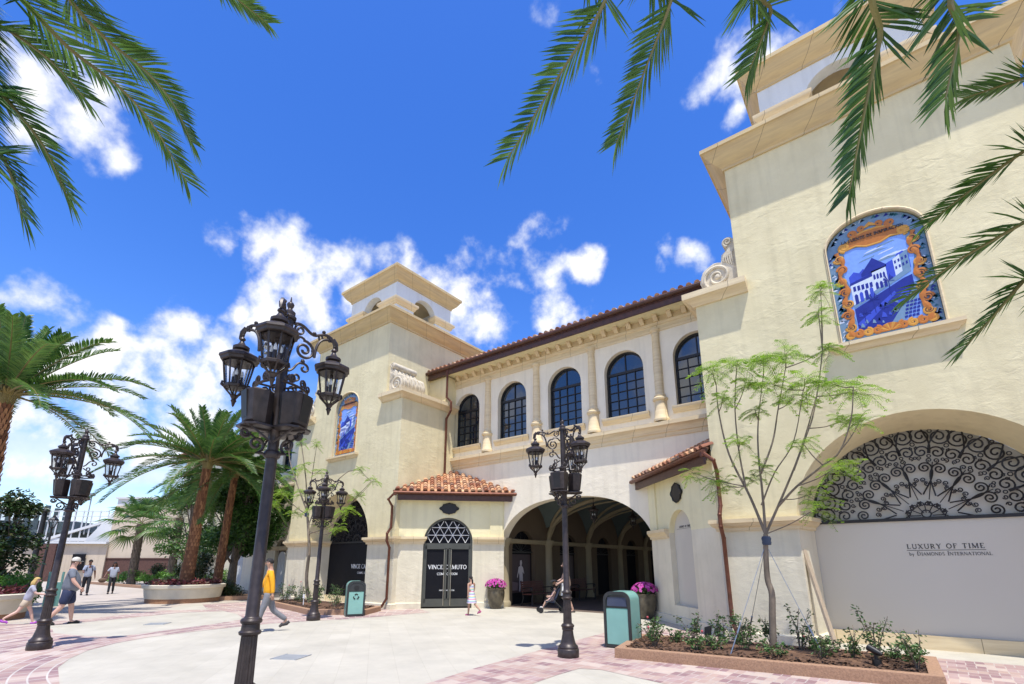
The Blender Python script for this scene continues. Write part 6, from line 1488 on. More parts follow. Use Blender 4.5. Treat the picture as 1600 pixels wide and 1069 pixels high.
RB = [(-4.05, 9.9, .5, .3, 'sparse rose bush at the left end of the near bed'), (-3.75, 9.25, .42, .25, 'low rose bush behind the near bed corner kerb'), (-3.3, 10.0, .55, .28, 'red tipped rose bush left of the black garden spotlight'),
      (-2.95, 9.15, .30, .24, 'low light green rose bush before the garden spotlight'), (-2.75, 9.9, .62, .2, 'slim tall rose bush beside the black garden spotlight'), (-2.45, 10.2, .5, .28, 'rose bush right of the black garden spotlight'),
      (-2.25, 9.55, .62, .34, 'fuller rose bush left of the young tree trunk'), (-1.95, 10.2, .55, .24, 'reddish rose bush behind the young tree trunk'), (-1.5, 10.1, .72, .26, 'tall thin rose bush right of the young tree trunk'),
      (-1.15, 9.6, .4, .34, 'spreading rose bush between trunk and right guy wire'), (-.75, 9.9, .5, .28, 'rose bush at the foot of the right guy wire'), (-.45, 10.0, .75, .28, 'tall rose bush beside the leaning board and low spotlight'), (.05, 9.55, .62, .34, 'dense rose bush at the right end of the near bed')]
for i, (x, y, h, w, lab) in enumerate(RB): rose(x, y, h, w, 100 + i, lab, 330 if 'ful' in lab or 'dense' in lab else 230)
for i, (x, y, lab) in enumerate(((-3.55, 9.75, 'tiny low seedling bush between the left rose bushes of the near bed'), (-2.62, 9.3, 'tiny low seedling bush in front of the fuller rose bush'), (-1.75, 9.35, 'tiny low bush before the young tree trunk'), (-1.3, 10.4, 'low bush behind the right guy wire near the tower plinth'), (-.25, 10.3, 'low bush behind the tilted spotlight'))): rose(x, y, .28, .26, 160 + i, lab, 200)
RB2 = [(-19.5, 10.6, .7, .4, 'rose bush at the left end of the far bed behind the man in orange'), (-18.2, 10.5, .75, .45, 'dark rose bush left of the young tree in the far bed'), (-17.1, 10.4, .7, .4, 'dark bushy rose right at the left of the thin far tree trunk'), (-15.4, 10.2, .8, .45, 'flowering rose bush behind the far lamp post shaft'), (-14.6, 10.5, .7, .4, 'pink flowering rose bush between far lamp post and recycling bin'), (-16.2, 9.9, .5, .35, 'low rose bush near the front kerb of the far bed')]
for i, (x, y, h, w, lab) in enumerate(RB2): rose(x, y, h, w, 130 + i, lab, 420)

# ---------------------------------------------------------------- far left buildings
ww = thing('west_wing', 'pale bluish wing beyond the far tower, half hidden by trees', 'building', (-34, YC, 0))
PWw = lambda u, v, w: (u, YC + w, v)
win = [(-29.95, 7.25), (-28.9, 7.25), (-28.9, 9.25), (-29.95, 9.25)]
wl = MB(); nic = [arch(c, .62, .25, 2.35, 3.0, 14) for c in (-28.95, -31.6, -34.2, -36.8)]
wl.slab([(-46, -.3), (-22.3, -.3), (-22.3, 9.95), (-46, 9.95)], [win] + nic, PWw, 0, .4); part(wl, 'wall', M['wing'], ww)
for c in (-28.95, -31.6, -34.2, -36.8):
    nb = MB(); nb.slab(arch(c, .64, .22, 2.35, 3.02, 14), [], PWw, .22, .3); part(nb, 'niche_wall', M['inner'], ww)
    nb = MB(); nb.slab(arch(c, .42, .25, 1.9, 2.3, 14), [], PWw, .12, .2)
    for k in range(4): nb.tube([(c - .3 + k * .2, YC + .115, .3), (c - .3 + k * .2, YC + .115, 1.95)], .012, 4)
    part(nb, 'niche_panel', M['offwhite'], ww)
f_ = MB(); f_.slab(win, [[(-29.88, 7.32), (-28.97, 7.32), (-28.97, 9.18), (-29.88, 9.18)]], PWw, .15, .22)
f_.box((-29.45, YC + .15, 7.3), (-29.4, YC + .2, 9.2))
for k in range(1, 5): f_.box((-29.9, YC + .155, 7.3 + k * .38), (-28.95, YC + .195, 7.325 + k * .38))
wf = part(f_, 'window', M['ironb'], ww); g_ = MB(); g_.slab(win, [], PWw, .24, .26); part(g_, 'glass', M['glass'], wf, smooth=0)
lg = MB(); lg.mold([(-46, YC), (-22.4, YC)], [(-.02, 5.9), (.06, 5.9), (.1, 6.05), (.22, 6.15), (.22, 6.28), (-.02, 6.3)], side=1); part(lg, 'ledge', M['stone'], ww)
lg = MB(); lg.mold([(-46, YC), (-22.4, YC)], [(-.02, 2.36), (.06, 2.4), (.13, 2.5), (.13, 2.6), (-.02, 2.62)], side=1); part(lg, 'base_ledge', M['stone'], ww)
tf = MB(); tile_field(tf, (-46, YE - .06, 10.16), (.258, 0, 0), (0, .36, .125), 78, 8, .088); tf.box((-46, YE, 10.0), (-25.6, YE + .4, 10.15)); part(tf, 'roof', M['tile'], ww, recalc=False)
fa = MB(); fa.box((-46, YE, 9.80), (-22.5, YE + .06, 10.10)); part(fa, 'fascia', M['brown'], ww)
so = MB(); so.box((-46, YE + .06, 9.9), (-22.5, YC + 2.5, 9.97)); part(so, 'soffit', M['porch'], ww)

t = thing('beige_building', 'beige building with white parapet and dark brick base behind the fan palms', 'building', (-56, 17.5, 0))
A = Vector((-60.0, 14.3)); B = Vector((-40.5, 29.7)); d = (B - A).normalized(); nb_ = Vector((-d.y, d.x))
def PB(u, v, w): q = A + d * u + nb_ * w; return (q.x, q.y, v)
b = MB(); b.loft([[PB(0, 2.1, 0), PB(24, 2.1, 0), PB(24, 2.1, 14), PB(0, 2.1, 14)], [PB(0, 7.1, 0), PB(24, 7.1, 0), PB(24, 7.1, 14), PB(0, 7.1, 14)]], True, True, True); part(b, 'wall', M['beige'], t)
b = MB(); b.loft([[PB(.06, 7.1, .06), PB(24, 7.1, .06), PB(24, 7.1, 14), PB(.06, 7.1, 14)], [PB(.06, 7.75, .06), PB(24, 7.75, .06), PB(24, 7.75, 14), PB(.06, 7.75, 14)], [PB(-.12, 7.78, -.12), PB(24, 7.78, -.12), PB(24, 7.78, 14), PB(-.12, 7.78, 14)], [PB(-.12, 7.95, -.12), PB(24, 7.95, -.12), PB(24, 7.95, 14), PB(-.12, 7.95, 14)]], True, True, True); part(b, 'parapet', M['offwhite'], t)
b = MB(); b.loft([[PB(-.05, -.2, -.08), PB(24, -.2, -.08), PB(24, -.2, 1), PB(-.05, -.2, 1)], [PB(-.05, 2.0, -.08), PB(24, 2.0, -.08), PB(24, 2.0, 1), PB(-.05, 2.0, 1)], [PB(-.1, 2.02, -.14), PB(24, 2.02, -.14), PB(24, 2.02, 1), PB(-.1, 2.02, 1)], [PB(-.1, 2.1, -.14), PB(24, 2.1, -.14), PB(24, 2.1, 1), PB(-.1, 2.1, 1)]], True, True, True); part(b, 'brick_base', M['wallbrick'], t)
b = MB(); sl = [(.0, 3.4), (.0, 7.9), (-1.3, 6.3), (-3.6, 3.4)]
b.slab(sl, [], lambda u, v, w: PB(u, v, 1.2 + w), 0, .4); part(b, 'sloping_wing', M['offwhite'], t)

t = thing('low_wall', 'low beige wall with one brick pier behind the walking pair', 'wall', (-57.5, 11.5, 0))
b = MB(); P0, P1 = (-68, 3.7), (-59.7, 14.2); b.loft([[(P0[0], P0[1], -.2), (P1[0], P1[1], -.2), (P1[0] - .5, P1[1] + .4, -.2), (P0[0] - .5, P0[1] + .4, -.2)], [(P0[0], P0[1], 3.4), (P1[0], P1[1], 3.4), (P1[0] - .5, P1[1] + .4, 3.4), (P0[0] - .5, P0[1] + .4, 3.4)]], True, True, True); part(b, 'panel', M['beige'], t)
b = MB(); b.bar((P0[0], P0[1], 3.5), (P1[0], P1[1], 3.5), .7, .2); part(b, 'coping', M['offwhite'], t)
b = MB(); c = Vector((-62.6, 10.5)); dd = Vector((P1[0] - P0[0], P1[1] - P0[1])).normalized()
b.bar((c.x - dd.x * .85, c.y - dd.y * .85, 1.65), (c.x + dd.x * .85, c.y + dd.y * .85, 1.65), .9, 3.45); part(b, 'brick_pier', M['wallbrick'], t, smooth=0)
b = MB(); c = Vector((-60.9, 12.5)); b.bar((c.x - dd.x * .5 + .1, c.y - dd.y * .5, 1.7), (c.x + dd.x * .5 + .1, c.y + dd.y * .5, 1.7), .12, 1.5); single(b, 'wall_poster', M['blackp'], 'small black poster on the low beige wall beside the man in a cap', 'poster', (-60.8, 12.5, 1.0), smooth=0)

t = thing('dark_slatted_building', 'dark slatted building far off behind the left lamp post', 'building', (-97, 14, 0))
b = MB(); b.loft([[(-105, 6, 0), (-93, 17, 0), (-100, 24, 0), (-112, 13, 0)], [(-105, 6, 7.5), (-93, 17, 7.5), (-100, 24, 7.5), (-112, 13, 7.5)]], True, True, True); part(b, 'wall', M['dslat'], t)
for i in range(14):
    q = Vector((-105, 6, 0)).lerp(Vector((-93, 17, 0)), i / 13); b = MB(); b.box((q.x - .25, q.y - .6, 5.5), (q.x + .25, q.y - .1, 9.2 + .4 * (i % 2))); part(b, 'fin', M['dslat'], t, smooth=0)
t = thing('open_steel_stair', 'white steel stair and railings beyond the low beige wall', 'stair', (-78, 15.5, 0))
b = MB()
for (p, q) in (((-82, 12.5), (-76, 17.6)),):
    for z in (4.4, 6.6, 7.2, 7.8): b.bar((p[0], p[1], z), (q[0], q[1], z), .12, .10 if z != 4.4 else .4)
    for k in range(9):
        u = Vector(p).lerp(Vector(q), k / 8); b.bar((u.x, u.y, 0), (u.x, u.y, 7.9), .12, .12, up=(1, 0, 0))
    b.bar((p[0], p[1], 4.0), (q[0], q[1], 6.6), .3, .3)
part(b, 'frame', M['offwhite'], t, smooth=0)
b = MB(); b.bar((-84, 13, 5.4), (-76.5, 19.2, 5.4), 3, .35); b.bar((-83.5, 13.5, 3.6), (-76.5, 19.2, 3.6), .3, 3.4); part(b, 'deck', M['dslat'], t, smooth=0)
for x, y, h in ((-79.0, 15.1, 9.0), (-77.9, 16.0, 9.7)):
    b = MB(); b.tube([(x, y, 5), (x, y, h)], .07, 6); b.box((x - .3, y - .3, h), (x + .3, y + .3, h + .3)); part(b, 'floodlight', M['grey'], t)
# distant wood that closes the horizon
rng = random.Random(77); b = MB(); cs = []
for i in range(90):
    a = R(rng.uniform(152, 189)); D = rng.uniform(120, 180); cs.append(((D * math.cos(a), D * math.sin(a), rng.uniform(1, 4)), 5.5, 3.5))
for i in range(50):
    a = R(rng.uniform(136, 152)); D = rng.uniform(120, 180); cs.append(((D * math.cos(a), D * math.sin(a), rng.uniform(1, 4)), 5.5, 3.5))
leafcloud(b, cs, 9000, 1.5, rng); structure(b, 'distant_wood', M['leaf'], 'stuff', smooth=0, recalc=False)

# ---------------------------------------------------------------- round planters
def round_planter(x, y, r, h, label, seed):
    t = thing('round_planter', label, 'planter', (x, y, 0), group='round cream planters with palms')
    b = MB(); b.lathe([(r * .93, -.05), (r * .935, .17)], 40, (x, y, 0)); part(b, 'base', M['plbase'], t)
    b = MB(); b.lathe([(r * .95, .17), (r * .97, .3), (r * 1.0, h - .17), (r * 1.05, h - .14), (r * 1.06, h - .02), (r * 1.03, h), (r * .92, h), (r * .9, h - .15)], 40, (x, y, 0)); part(b, 'bowl', M['planter'], t)
    b = MB(); b.lathe([(r * .91, h - .14), (.02, h - .02)], 24, (x, y, 0), cap=False); part(b, 'soil', M['soil'], t)
    rng = random.Random(seed); b = MB(); cs = []
    for i in range(46):
        a = rng.uniform(0, 6.28); q = r * .86 * math.sqrt(rng.random()); cs.append(((x + q * math.cos(a), y + q * math.sin(a), h + .05), .2, .16))
    leafcloud(b, cs, 2600, .13, rng); o = structure(b, 'red_groundcover', M['redl'], 'stuff', smooth=0, recalc=False)
round_planter(-25.3, 9.07, 1.5, .74, 'round cream planter with red foliage holding the middle palm', 5)
round_planter(-22.3, 2.15, 1.5, .74, 'round cream planter cut by the left picture edge', 6)

# ---------------------------------------------------------------- litter bins
def bin_(x, y, rz, label, kind):
    t = thing('litter_bin', label, 'litter bin', (x, y, 0), rz, group='teal litter bins')
    ORG[t.name] = (0, 0, 0); W, D, H = .56, .60, 1.08; rr = .17
    def prof(e, top=True):
        w = W / 2 - e; pts = [(-w, .07 if e else .03)]
        for i in range(9): a = PI - PI / 2 * i / 8; pts.append((-w + rr - e * .3 + (rr - e * .3) * math.cos(a) , H - rr + (rr - e * .3) * math.sin(a) - e * .7))
        for i in range(9): a = PI / 2 - PI / 2 * i / 8; pts.append((w - rr + e * .3 + (rr - e * .3) * math.cos(a), H - rr + (rr - e * .3) * math.sin(a) - e * .7))
        return pts + [(w, .07 if e else .03)]
    P = lambda u, v, w: (u, w, v)
    b = MB(); b.slab(prof(.0), [], P, -D / 2 + .035, D / 2 - .035); part(b, 'shell', M['teal'], t, smooth=30)
    for (y0, y1) in ((-D / 2, -D / 2 + .036), (D / 2 - .036, D / 2)):
        b = MB(); b.slab([(u * 1.012, v * 1.004) for u, v in prof(0)], [prof(.05)], P, y0, y1); part(b, 'end_frame', M['dgrey'], t, smooth=30)
    b = MB(); b.box((-W / 2 + .02, -D / 2 + .02, 0), (W / 2 - .02, D / 2 - .02, .06)); part(b, 'foot', M['dgrey'], t)
    b = MB(); b.slab([(-W / 2 + .055, .08), (W / 2 - .055, .08), (W / 2 - .055, .74), (-W / 2 + .055, .74)], [], P, -D / 2 + .012, -D / 2 + .04); door = part(b, 'door', M['tealf'], t)
    b = MB()
    if kind == 'recycle':
        pr = [q for q in prof(.055) if q[1] > .7]; b.slab([(-W / 2 + .055, .76)] + pr + [(W / 2 - .055, .76)], [], P, -D / 2 + .014, -D / 2 + .04); part(b, 'hood', M['dgrey'], t)
        b = MB(); b.lathe([(.075, 0), (.075, .02)], 20, (0, 0, 0), ax=Matrix.Translation((0, -D / 2 + .012, .87)) @ Matrix.Rotation(R(90), 4, 'X')); part(b, 'hole', M['ironb'], t)
        b = MB()
        for k in range(3):           # three chasing arrows
            a = PI / 2 + k * 2 * PI / 3; c = Vector((0, .60)); dr = lambda q, r_: c + Vector((math.cos(q), math.sin(q))) * r_
            p0, p1 = dr(a - .75, .072), dr(a + .55, .072); m_ = dr(a - .1, .088); dd = (p1 - m_).normalized(); n_ = Vector((-dd.y, dd.x))
            d0 = (m_ - p0).normalized(); n0 = Vector((-d0.y, d0.x))
            b.slab([tuple(p0 - n0 * .014), tuple(m_ - n0 * .014), tuple(m_ + n0 * .014), tuple(p0 + n0 * .014)], [], P, -D / 2 + .004, -D / 2 + .012)
            b.slab([tuple(m_ - n_ * .014), tuple(m_ + dd * .035 - n_ * .014), tuple(m_ + dd * .035 - n_ * .034), tuple(p1 + dd * .018), tuple(m_ + dd * .035 + n_ * .034), tuple(m_ + dd * .035 + n_ * .014), tuple(m_ + n_ * .014)], [], P, -D / 2 + .003, -D / 2 + .011)
        part(b, 'recycling_symbol', M['ironb'], door, smooth=0)
    else:
        pr = [q for q in prof(.055) if q[1] > .7]; b.slab([(-W / 2 + .055, .76)] + pr + [(W / 2 - .055, .76)], [], P, -D / 2 + .03, -D / 2 + .05); part(b, 'hood', M['dgrey'], t)
        b = MB(); b.slab([(-W / 2 + .07, .80), (W / 2 - .07, .80), (W / 2 - .08, .97), (-W / 2 + .08, .97)], [], P, -D / 2 + .022, -D / 2 + .032); part(b, 'flap', mat('blue_grey_flap', (.05, .065, .11), .25), t)
    return t
bin_(-4.60, 9.75, R(4), 'teal litter bin with dark flap at the corner of the near planting bed', 'litter')
bin_(-14.05, 10.0, R(61), 'teal recycling bin with chasing arrows beside the far planting bed', 'recycle')

# ---------------------------------------------------------------- flower pots, benches, board, spotlights
def pot(x, y, lab, seed):
    t = thing('flower_pot', lab, 'flower pot', (x, y, 0), group='glazed pots at the arcade')
    b = MB(); b.lathe([(.19, 0), (.20, .02), (.27, .18), (.325, .42), (.335, .58), (.32, .66), (.335, .69), (.345, .72), (.32, .735), (.29, .72), (.27, .66)], 26, (x, y, 0)); part(b, 'pot', M['pot'], t)
    rng = random.Random(seed); b = MB(); leafcloud(b, [((x, y, .80), .34, .18)], 420, .09, rng); part(b, 'leaves', M['rosel'], t, smooth=0, recalc=False)
    b = MB()
    for i in range(190):
        a = rng.uniform(0, 6.28); e = math.acos(rng.uniform(.0, 1)) ; c = Vector((x + .40 * math.sin(e) * math.cos(a), y + .40 * math.sin(e) * math.sin(a), .80 + .27 * math.cos(e))) ; n_ = (c - Vector((x, y, .7))).normalized(); s = n_.orthogonal().normalized(); u = n_.cross(s); rv = rng.random()
        for k in range(5):
            q = 2 * PI * k / 5; d_ = s * math.cos(q) + u * math.sin(q); e_ = s * math.cos(q + .63) + u * math.sin(q + .63); f_ = s * math.cos(q - .63) + u * math.sin(q - .63)
            b.add([tuple(c), tuple(c + f_ * .03 + n_ * .012), tuple(c + d_ * .048 + n_ * .006), tuple(c + e_ * .03 + n_ * .012)], [(0, 1, 2, 3)], 0, rv)
    part(b, 'petunias', M['petal'], t, smooth=0, recalc=False)
pot(-12.02, 14.72, 'glazed pot of magenta petunias left of the arcade opening', 1)
pot(-6.25, 14.9, 'glazed pot of magenta petunias right of the arcade opening, in shade', 2)
def bench(x, y, lab):
    t = thing('park_bench', lab, 'bench', (x, y, 0), group='benches in the arcade')
    b = MB()
    for k in range(5): b.box((x - .02 + k * .085, y - .8, .43), (x + .05 + k * .085, y + .8, .46))
    part(b, 'seat', M['bench'], t, smooth=0)
    b = MB()
    for k in range(5): b.box((x - .05 - k * .02, y - .8, .52 + k * .085), (x - .025 - k * .02, y + .8, .585 + k * .085))
    part(b, 'backrest', M['bench'], t, smooth=0)
    for s in (-1, 1):
        b = MB(); yy = y + s * .74
        b.tube([(x + .42, yy, 0), (x + .40, yy, .25), (x + .43, yy, .45)], .025, 6); b.tube([(x - .1, yy, 0), (x - .02, yy, .3), (x - .06, yy, .6), (x - .15, yy, .95)], .025, 6)
        b.tube([(x - .06, yy, .66), (x + .2, yy, .68)] + [(u, yy, v) for u, v in spiral(x + .36, .62, .07, .02, PI * .5, -1.2, 12)], .02, 6); b.tube([(x + .43, yy, .45), (x - .03, yy, .43)], .02, 6); part(b, 'end_frame', M['ironb'], t)
bench(-11.85, 17.0, 'dark slatted bench under the poster just inside the arcade')
bench(-11.85, 20.7, 'dark slatted bench further in along the arcade wall')
b = MB(); b.bar((-1.16, 12.12, .02), (-1.50, 12.28, 1.92), .045, .14, up=(.35, 1, 0)); single(b, 'leaning_board', M['wood'], 'narrow pale board leaning in the corner of the near arch', 'board', (-1.2, 12.15, 0), smooth=0)
def spot(x, y, up, lab):
    t = thing('garden_spotlight', lab, 'spotlight', (x, y, .15), group='black garden spotlights')
    b = MB()
    if up:
        b.lathe([(.05, .0), (.052, .22), (.045, .24)], 12, (x, y, .15)); part(b, 'housing', M['ironb'], t)
        b = MB(); b.loft([[(x - .055, y - .03, .38), (x + .045, y - .03, .38), (x + .045, y + .05, .38), (x - .055, y + .05, .38)], [(x - .04, y - .03, .52), (x + .075, y - .03, .56), (x + .075, y + .05, .56), (x - .04, y + .05, .52)]], True, True, True); part(b, 'hood', M['ironb'], t)
    else:
        b = MB(); b.lathe([(.06, 0), (.06, .16), (.02, .17)], 10, (x, y, .1)); b.tube([(x, y, .26), (x, y, .36)], .02, 6); part(b, 'stake', M['ironb'], t)
        b = MB(); b.tube([(x + .08, y - .04, .34), (x + .02, y - .02, .37), (x - .08, y + .04, .42)], [.025, .045, .052], 10); part(b, 'housing', M['ironb'], t)
spot(-2.86, 9.55, True, 'upright black garden spotlight among roses at the left of the near bed')
spot(-.42, 9.45, False, 'tilted black garden spotlight near the leaning board, right part of the near bed')
b = MB(); b.lathe([(.015, 0), (.015, .35)], 6, (-17.0, 9.95, .12)); b.box((-17.05, 9.93, .42), (-16.95, 9.95, .56)); single(b, 'plant_tag', M['letw'], 'small white plant tag left of the far lamp post in the bed', 'plant tag', (-17.0, 9.95, .12))
b = MB(); b.bar((-26.9, 4.75, .3), (-26.6, 5.1, .3), .05, 1.2, up=(0, 0, 1)); b.tube([(-26.9, 4.75, 0), (-26.9, 4.75, 1.3)], .04, 6); b.tube([(-26.6, 5.1, 0), (-26.6, 5.1, 1.3)], .04, 6)
for i in range(len(b.v)): pass
single(b, 'info_sign', M['teal'], 'small teal sign board standing behind the running girl', 'sign', (-26.75, 4.9, 0))

# ---------------------------------------------------------------- people
SK = {}
def skinmat(c):
    if c not in SK: SK[c] = mat('skin', c, .55, var=.08, vscale=10)
    return SK[c]
def skin_mesh(verts, edges, radii, sub=2):
    me = bpy.data.meshes.new('tmp'); me.from_pydata([tuple(v) for v in verts], edges, []); o = bpy.data.objects.new('tmp', me); COL.objects.link(o)
    md = o.modifiers.new('Skin', 'SKIN'); md.use_smooth_shade = True
    sv = me.skin_vertices[0].data
    for i, r in enumerate(radii): sv[i].radius = r if isinstance(r, tuple) else (r, r); sv[i].use_root = (i == 0)
    s = o.modifiers.new('Subsurf', 'SUBSURF'); s.levels = sub; s.render_levels = sub
    dg = bpy.context.evaluated_depsgraph_get(); ev = o.evaluated_get(dg); m2 = ev.to_mesh()
    b = ([tuple(v.co) for v in m2.vertices], [tuple(p.vertices) for p in m2.polygons]); ev.to_mesh_clear()
    bpy.data.objects.remove(o); bpy.data.meshes.remove(me)
    return b
def person(label, loc, rz, H, skin, top, bottom, shoes, hair, pose, hairstyle='short', sleeves='short', legs='long', build=1.0, belly=0.0, hat=None, dress=None, extras=None, sit=False):
    """local frame: +Y is where the person faces, +X their right"""
    t = thing('person', label, 'person', loc, rz)
    ORG[t.name] = (0, 0, 0)
    B = build; S = H / 1.75
    def V(x, y, z): return Vector((x * S, y * S, z * S))
    hipz = pose.get('hip', .93); lean = R(pose.get('lean', 4))
    pel = V(0, 0, hipz)
    def up(d, x=0.0, y=0.0):         # a point d above the pelvis along the leaning spine
        return pel + Vector((x * S, (y * math.cos(lean) + d * math.sin(lean)) * S, d * math.cos(lean) * S))
    waist, chest, neck0, neck1 = up(.16), up(.38), up(.54), up(.62)
    hd = up(.72, 0, .035); htop = up(.80, 0, .03)
    verts = [pel, waist, chest, neck0, neck1, hd, htop]; rad = [(.15 * B, .11 * B), (.14 * B, .10 * B), (.165 * B, .105 * B), (.085, .075), (.056, .056), (.078, .092), (.062, .075)]
    rad = [(a * S, b * S) for a, b in rad]; edges = [(0, 1), (1, 2), (2, 3), (3, 4), (4, 5), (5, 6)]
    J = {}
    for sd, nm in ((-1, 'L'), (1, 'R')):
        sw, fl = pose['leg' + nm]; sw = R(sw); fl = R(fl)
        hip = pel + V(sd * .085 * B, 0, -.03)
        k = hip + V(0, .43 * math.sin(sw), -.43 * math.cos(sw)); a = k + V(0, .42 * math.sin(sw - fl), -.42 * math.cos(sw - fl))
        fa = sw - fl; th = R(pose.get('toe' + nm, 0)) + (fa * .6 if fa < 0 else fa * .8)
        toe = a + V(0, .15 * math.cos(th), .15 * math.sin(th) - .045); heel = a + V(0, -.05, -.03)
        J[nm] = (hip, k, a, toe, heel); o = len(verts)
        verts += [hip, hip.lerp(k, .5), k, k.lerp(a, .35), a, toe]; rad += [(q * S, q * S) for q in (.088 * B, .078 * B, .058 * B, .056 * B, .036, .028)]
        edges += [(0, o), (o, o + 1), (o + 1, o + 2), (o + 2, o + 3), (o + 3, o + 4), (o + 4, o + 5)]
        sw, out, el = pose['arm' + nm]; sw = R(sw); out = R(out); el = R(el)
        sh = up(.49, sd * .175 * B, 0); e = sh + V(sd * .28 * math.sin(out), .28 * math.sin(sw) * math.cos(out), -.28 * math.cos(sw) * math.cos(out))
        wv = Vector((sd * math.sin(out) * .5 * math.cos(el), math.sin(sw + el), -math.cos(sw + el))).normalized(); w = e + wv * .25 * S; palm = w + wv * .075 * S
        J['a' + nm] = (sh, e, w, palm, wv); o = len(verts)
        verts += [sh, sh.lerp(e, .5), e, e.lerp(w, .3), w, palm]; rad += [(q * S, q * S) for q in (.062 * B, .050 * B, .042 * B, .042 * B, .027, .034)]; edges += [(2, o), (o, o + 1), (o + 1, o + 2), (o + 2, o + 3), (o + 3, o + 4), (o + 4, o + 5)]
    vs, fs = skin_mesh(verts, edges, rad)
    b = MB(); b.add(vs, fs, 0)
    # fingers and thumb rooted in the palm
    for sd, nm in ((-1, 'L'), (1, 'R')):
        sh, e, w, palm, wv = J['a' + nm]; acr = wv.cross(Vector((1, 0, 0))); acr = acr.normalized() if acr.length > .2 else Vector((0, 1, 0)); cu = Vector((-sd, 0, 0))
        for k in range(4):
            ln = (.062, .074, .078, .066)[k] * S; r0 = palm + acr * (k - 1.5) * .019 * S; m1 = r0 + wv * ln * .55 + cu * .006 * S; m2 = m1 + (wv * .8 + cu * .6).normalized() * ln * .5
            b.tube([r0 - wv * .01 * S, r0 + wv * .02 * S, m1, m2], [.0095 * S, .0095 * S, .0085 * S, .0065 * S], 6)
        r0 = w + wv * .03 * S - acr * .026 * S * 1; b.tube([r0, r0 - acr * .025 * S + wv * .025 * S, r0 - acr * .032 * S + wv * .055 * S + cu * .008 * S], [.011 * S, .0105 * S, .008 * S], 6)
    # face: eyes, nose, mouth, ears
    f = Vector((0, math.cos(lean * .5), 0)); c = hd
    b.sphere(tuple(c + V(0, .098, -.012)), .016 * S, .022 * S, .026 * S, 8, 6)
    for sd in (-1, 1):
        b.sphere(tuple(c + V(sd * .032, .083, .018)), .013 * S, .009 * S, .008 * S, 8, 5, m=1); b.sphere(tuple(c + V(sd * .080, .0, .0)), .010 * S, .020 * S, .030 * S, 8, 5)
        b.tube([c + V(sd * .018, .092, .036), c + V(sd * .05, .082, .037)], .005 * S, 5, m=1)
    b.tube([c + V(-.024, .084, -.052), c + V(0, .092, -.054), c + V(.024, .084, -.052)], .006 * S, 5, m=2)
    part(b, 'body', [skinmat(skin), mat('eye', (.02, .015, .012), .4), mat('lips', (skin[0] * .75, skin[1] * .5, skin[2] * .5), .5)], t, smooth=60)
    # clothing grown on the same joints, a little larger
    def cloth(name, vv, ee, rr, m, open_ends=None):
        vs, fs = skin_mesh(vv, ee, [(a * S, b_ * S) for a, b_ in rr]); q = MB(); q.add(vs, fs, 0); return part(q, name, m, t, smooth=60)
    ga = .03
    if dress is None:
        vv = [up(-.10), up(.14, 0, belly * .6), chest, up(.525)]; rr = [(.168 * B + ga, .125 * B + ga + belly * .7), (.155 * B + ga + belly * .3, .112 * B + ga + belly), (.172 * B + ga, .112 * B + ga), (.10, .08)]; ee = [(0, 1), (1, 2), (2, 3)]
        for nm in 'LR':
            sh, e, w, palm, wv = J['a' + nm]; o = len(vv)
            if sleeves == 'short': vv += [sh, sh.lerp(e, .45), sh.lerp(e, .8)]; rr += [(.07 * B,) * 2, (.066 * B,) * 2, (.066 * B,) * 2]; ee += [(2, o), (o, o + 1), (o + 1, o + 2)]
            elif sleeves == 'long': vv += [sh, sh.lerp(e, .5), e, e.lerp(w, .5), e.lerp(w, .93)]; rr += [(.072 * B,) * 2, (.064 * B,) * 2, (.056 * B,) * 2, (.05 * B,) * 2, (.042 * B,) * 2]; ee += [(2, o), (o, o + 1), (o + 1, o + 2), (o + 2, o + 3), (o + 3, o + 4)]
        cloth('shirt', vv, ee, rr, top)
        vv = [up(.13), pel]; rr = [(.15 * B + ga, .112 * B + ga + belly * .5), (.165 * B + ga, .12 * B + ga)]; ee = [(0, 1)]
        for nm in 'LR':
            hip, k, a, toe, heel = J[nm]; o = len(vv)
            if legs == 'long': vv += [hip, hip.lerp(k, .5), k, k.lerp(a, .5), k.lerp(a, .97)]; rr += [(.112 * B,) * 2, (.094 * B,) * 2, (.073 * B,) * 2, (.066 * B,) * 2, (.064 * B,) * 2]; ee += [(1, o), (o, o + 1), (o + 1, o + 2), (o + 2, o + 3), (o + 3, o + 4)]
            else: vv += [hip, hip.lerp(k, .5), hip.lerp(k, .95 if legs == 'shorts' else .55)]; rr += [(.118 * B,) * 2, (.11 * B,) * 2, (.10 * B,) * 2]; ee += [(1, o), (o, o + 1), (o + 1, o + 2)]
        cloth('trousers' if legs == 'long' else 'shorts', vv, ee, rr, bottom)
    else:
        q = MB(); rings = []
        for (d_, rx, ry) in ((.52, .10, .07), (.46, .13, .095), (.34, .145, .105), (.18, .125, .095), (.05, .15, .125), (-.12, .19, .165), (-.30, .225, .20), (-.38, .24, .215)):
            c = up(d_); rings.append([c + V(rx * math.cos(2 * PI * k / 24) * (1 + (.06 * math.sin(k * 2.1) if d_ < .1 else 0)), ry * math.sin(2 * PI * k / 24) * (1 + (.06 * math.cos(k * 1.7) if d_ < .1 else 0)), 0) for k in range(24)])
        q.loft(rings, True, True, True); part(q, 'dress', dress, t, smooth=60)
    for nm in 'LR':
        q = MB(); hip, k, a, toe, heel = J[nm]; dd = (toe - a).normalized()
        q.tube([heel - Vector((0, .015 * S, .008 * S)), heel + dd * .06 * S - Vector((0, 0, .015 * S)), toe - dd * .03 * S, toe + dd * .045 * S], [.036 * S, .045 * S, .046 * S, .028 * S], 8)
        part(q, 'shoe', shoes, t, smooth=60)
    q = MB(); rings = []
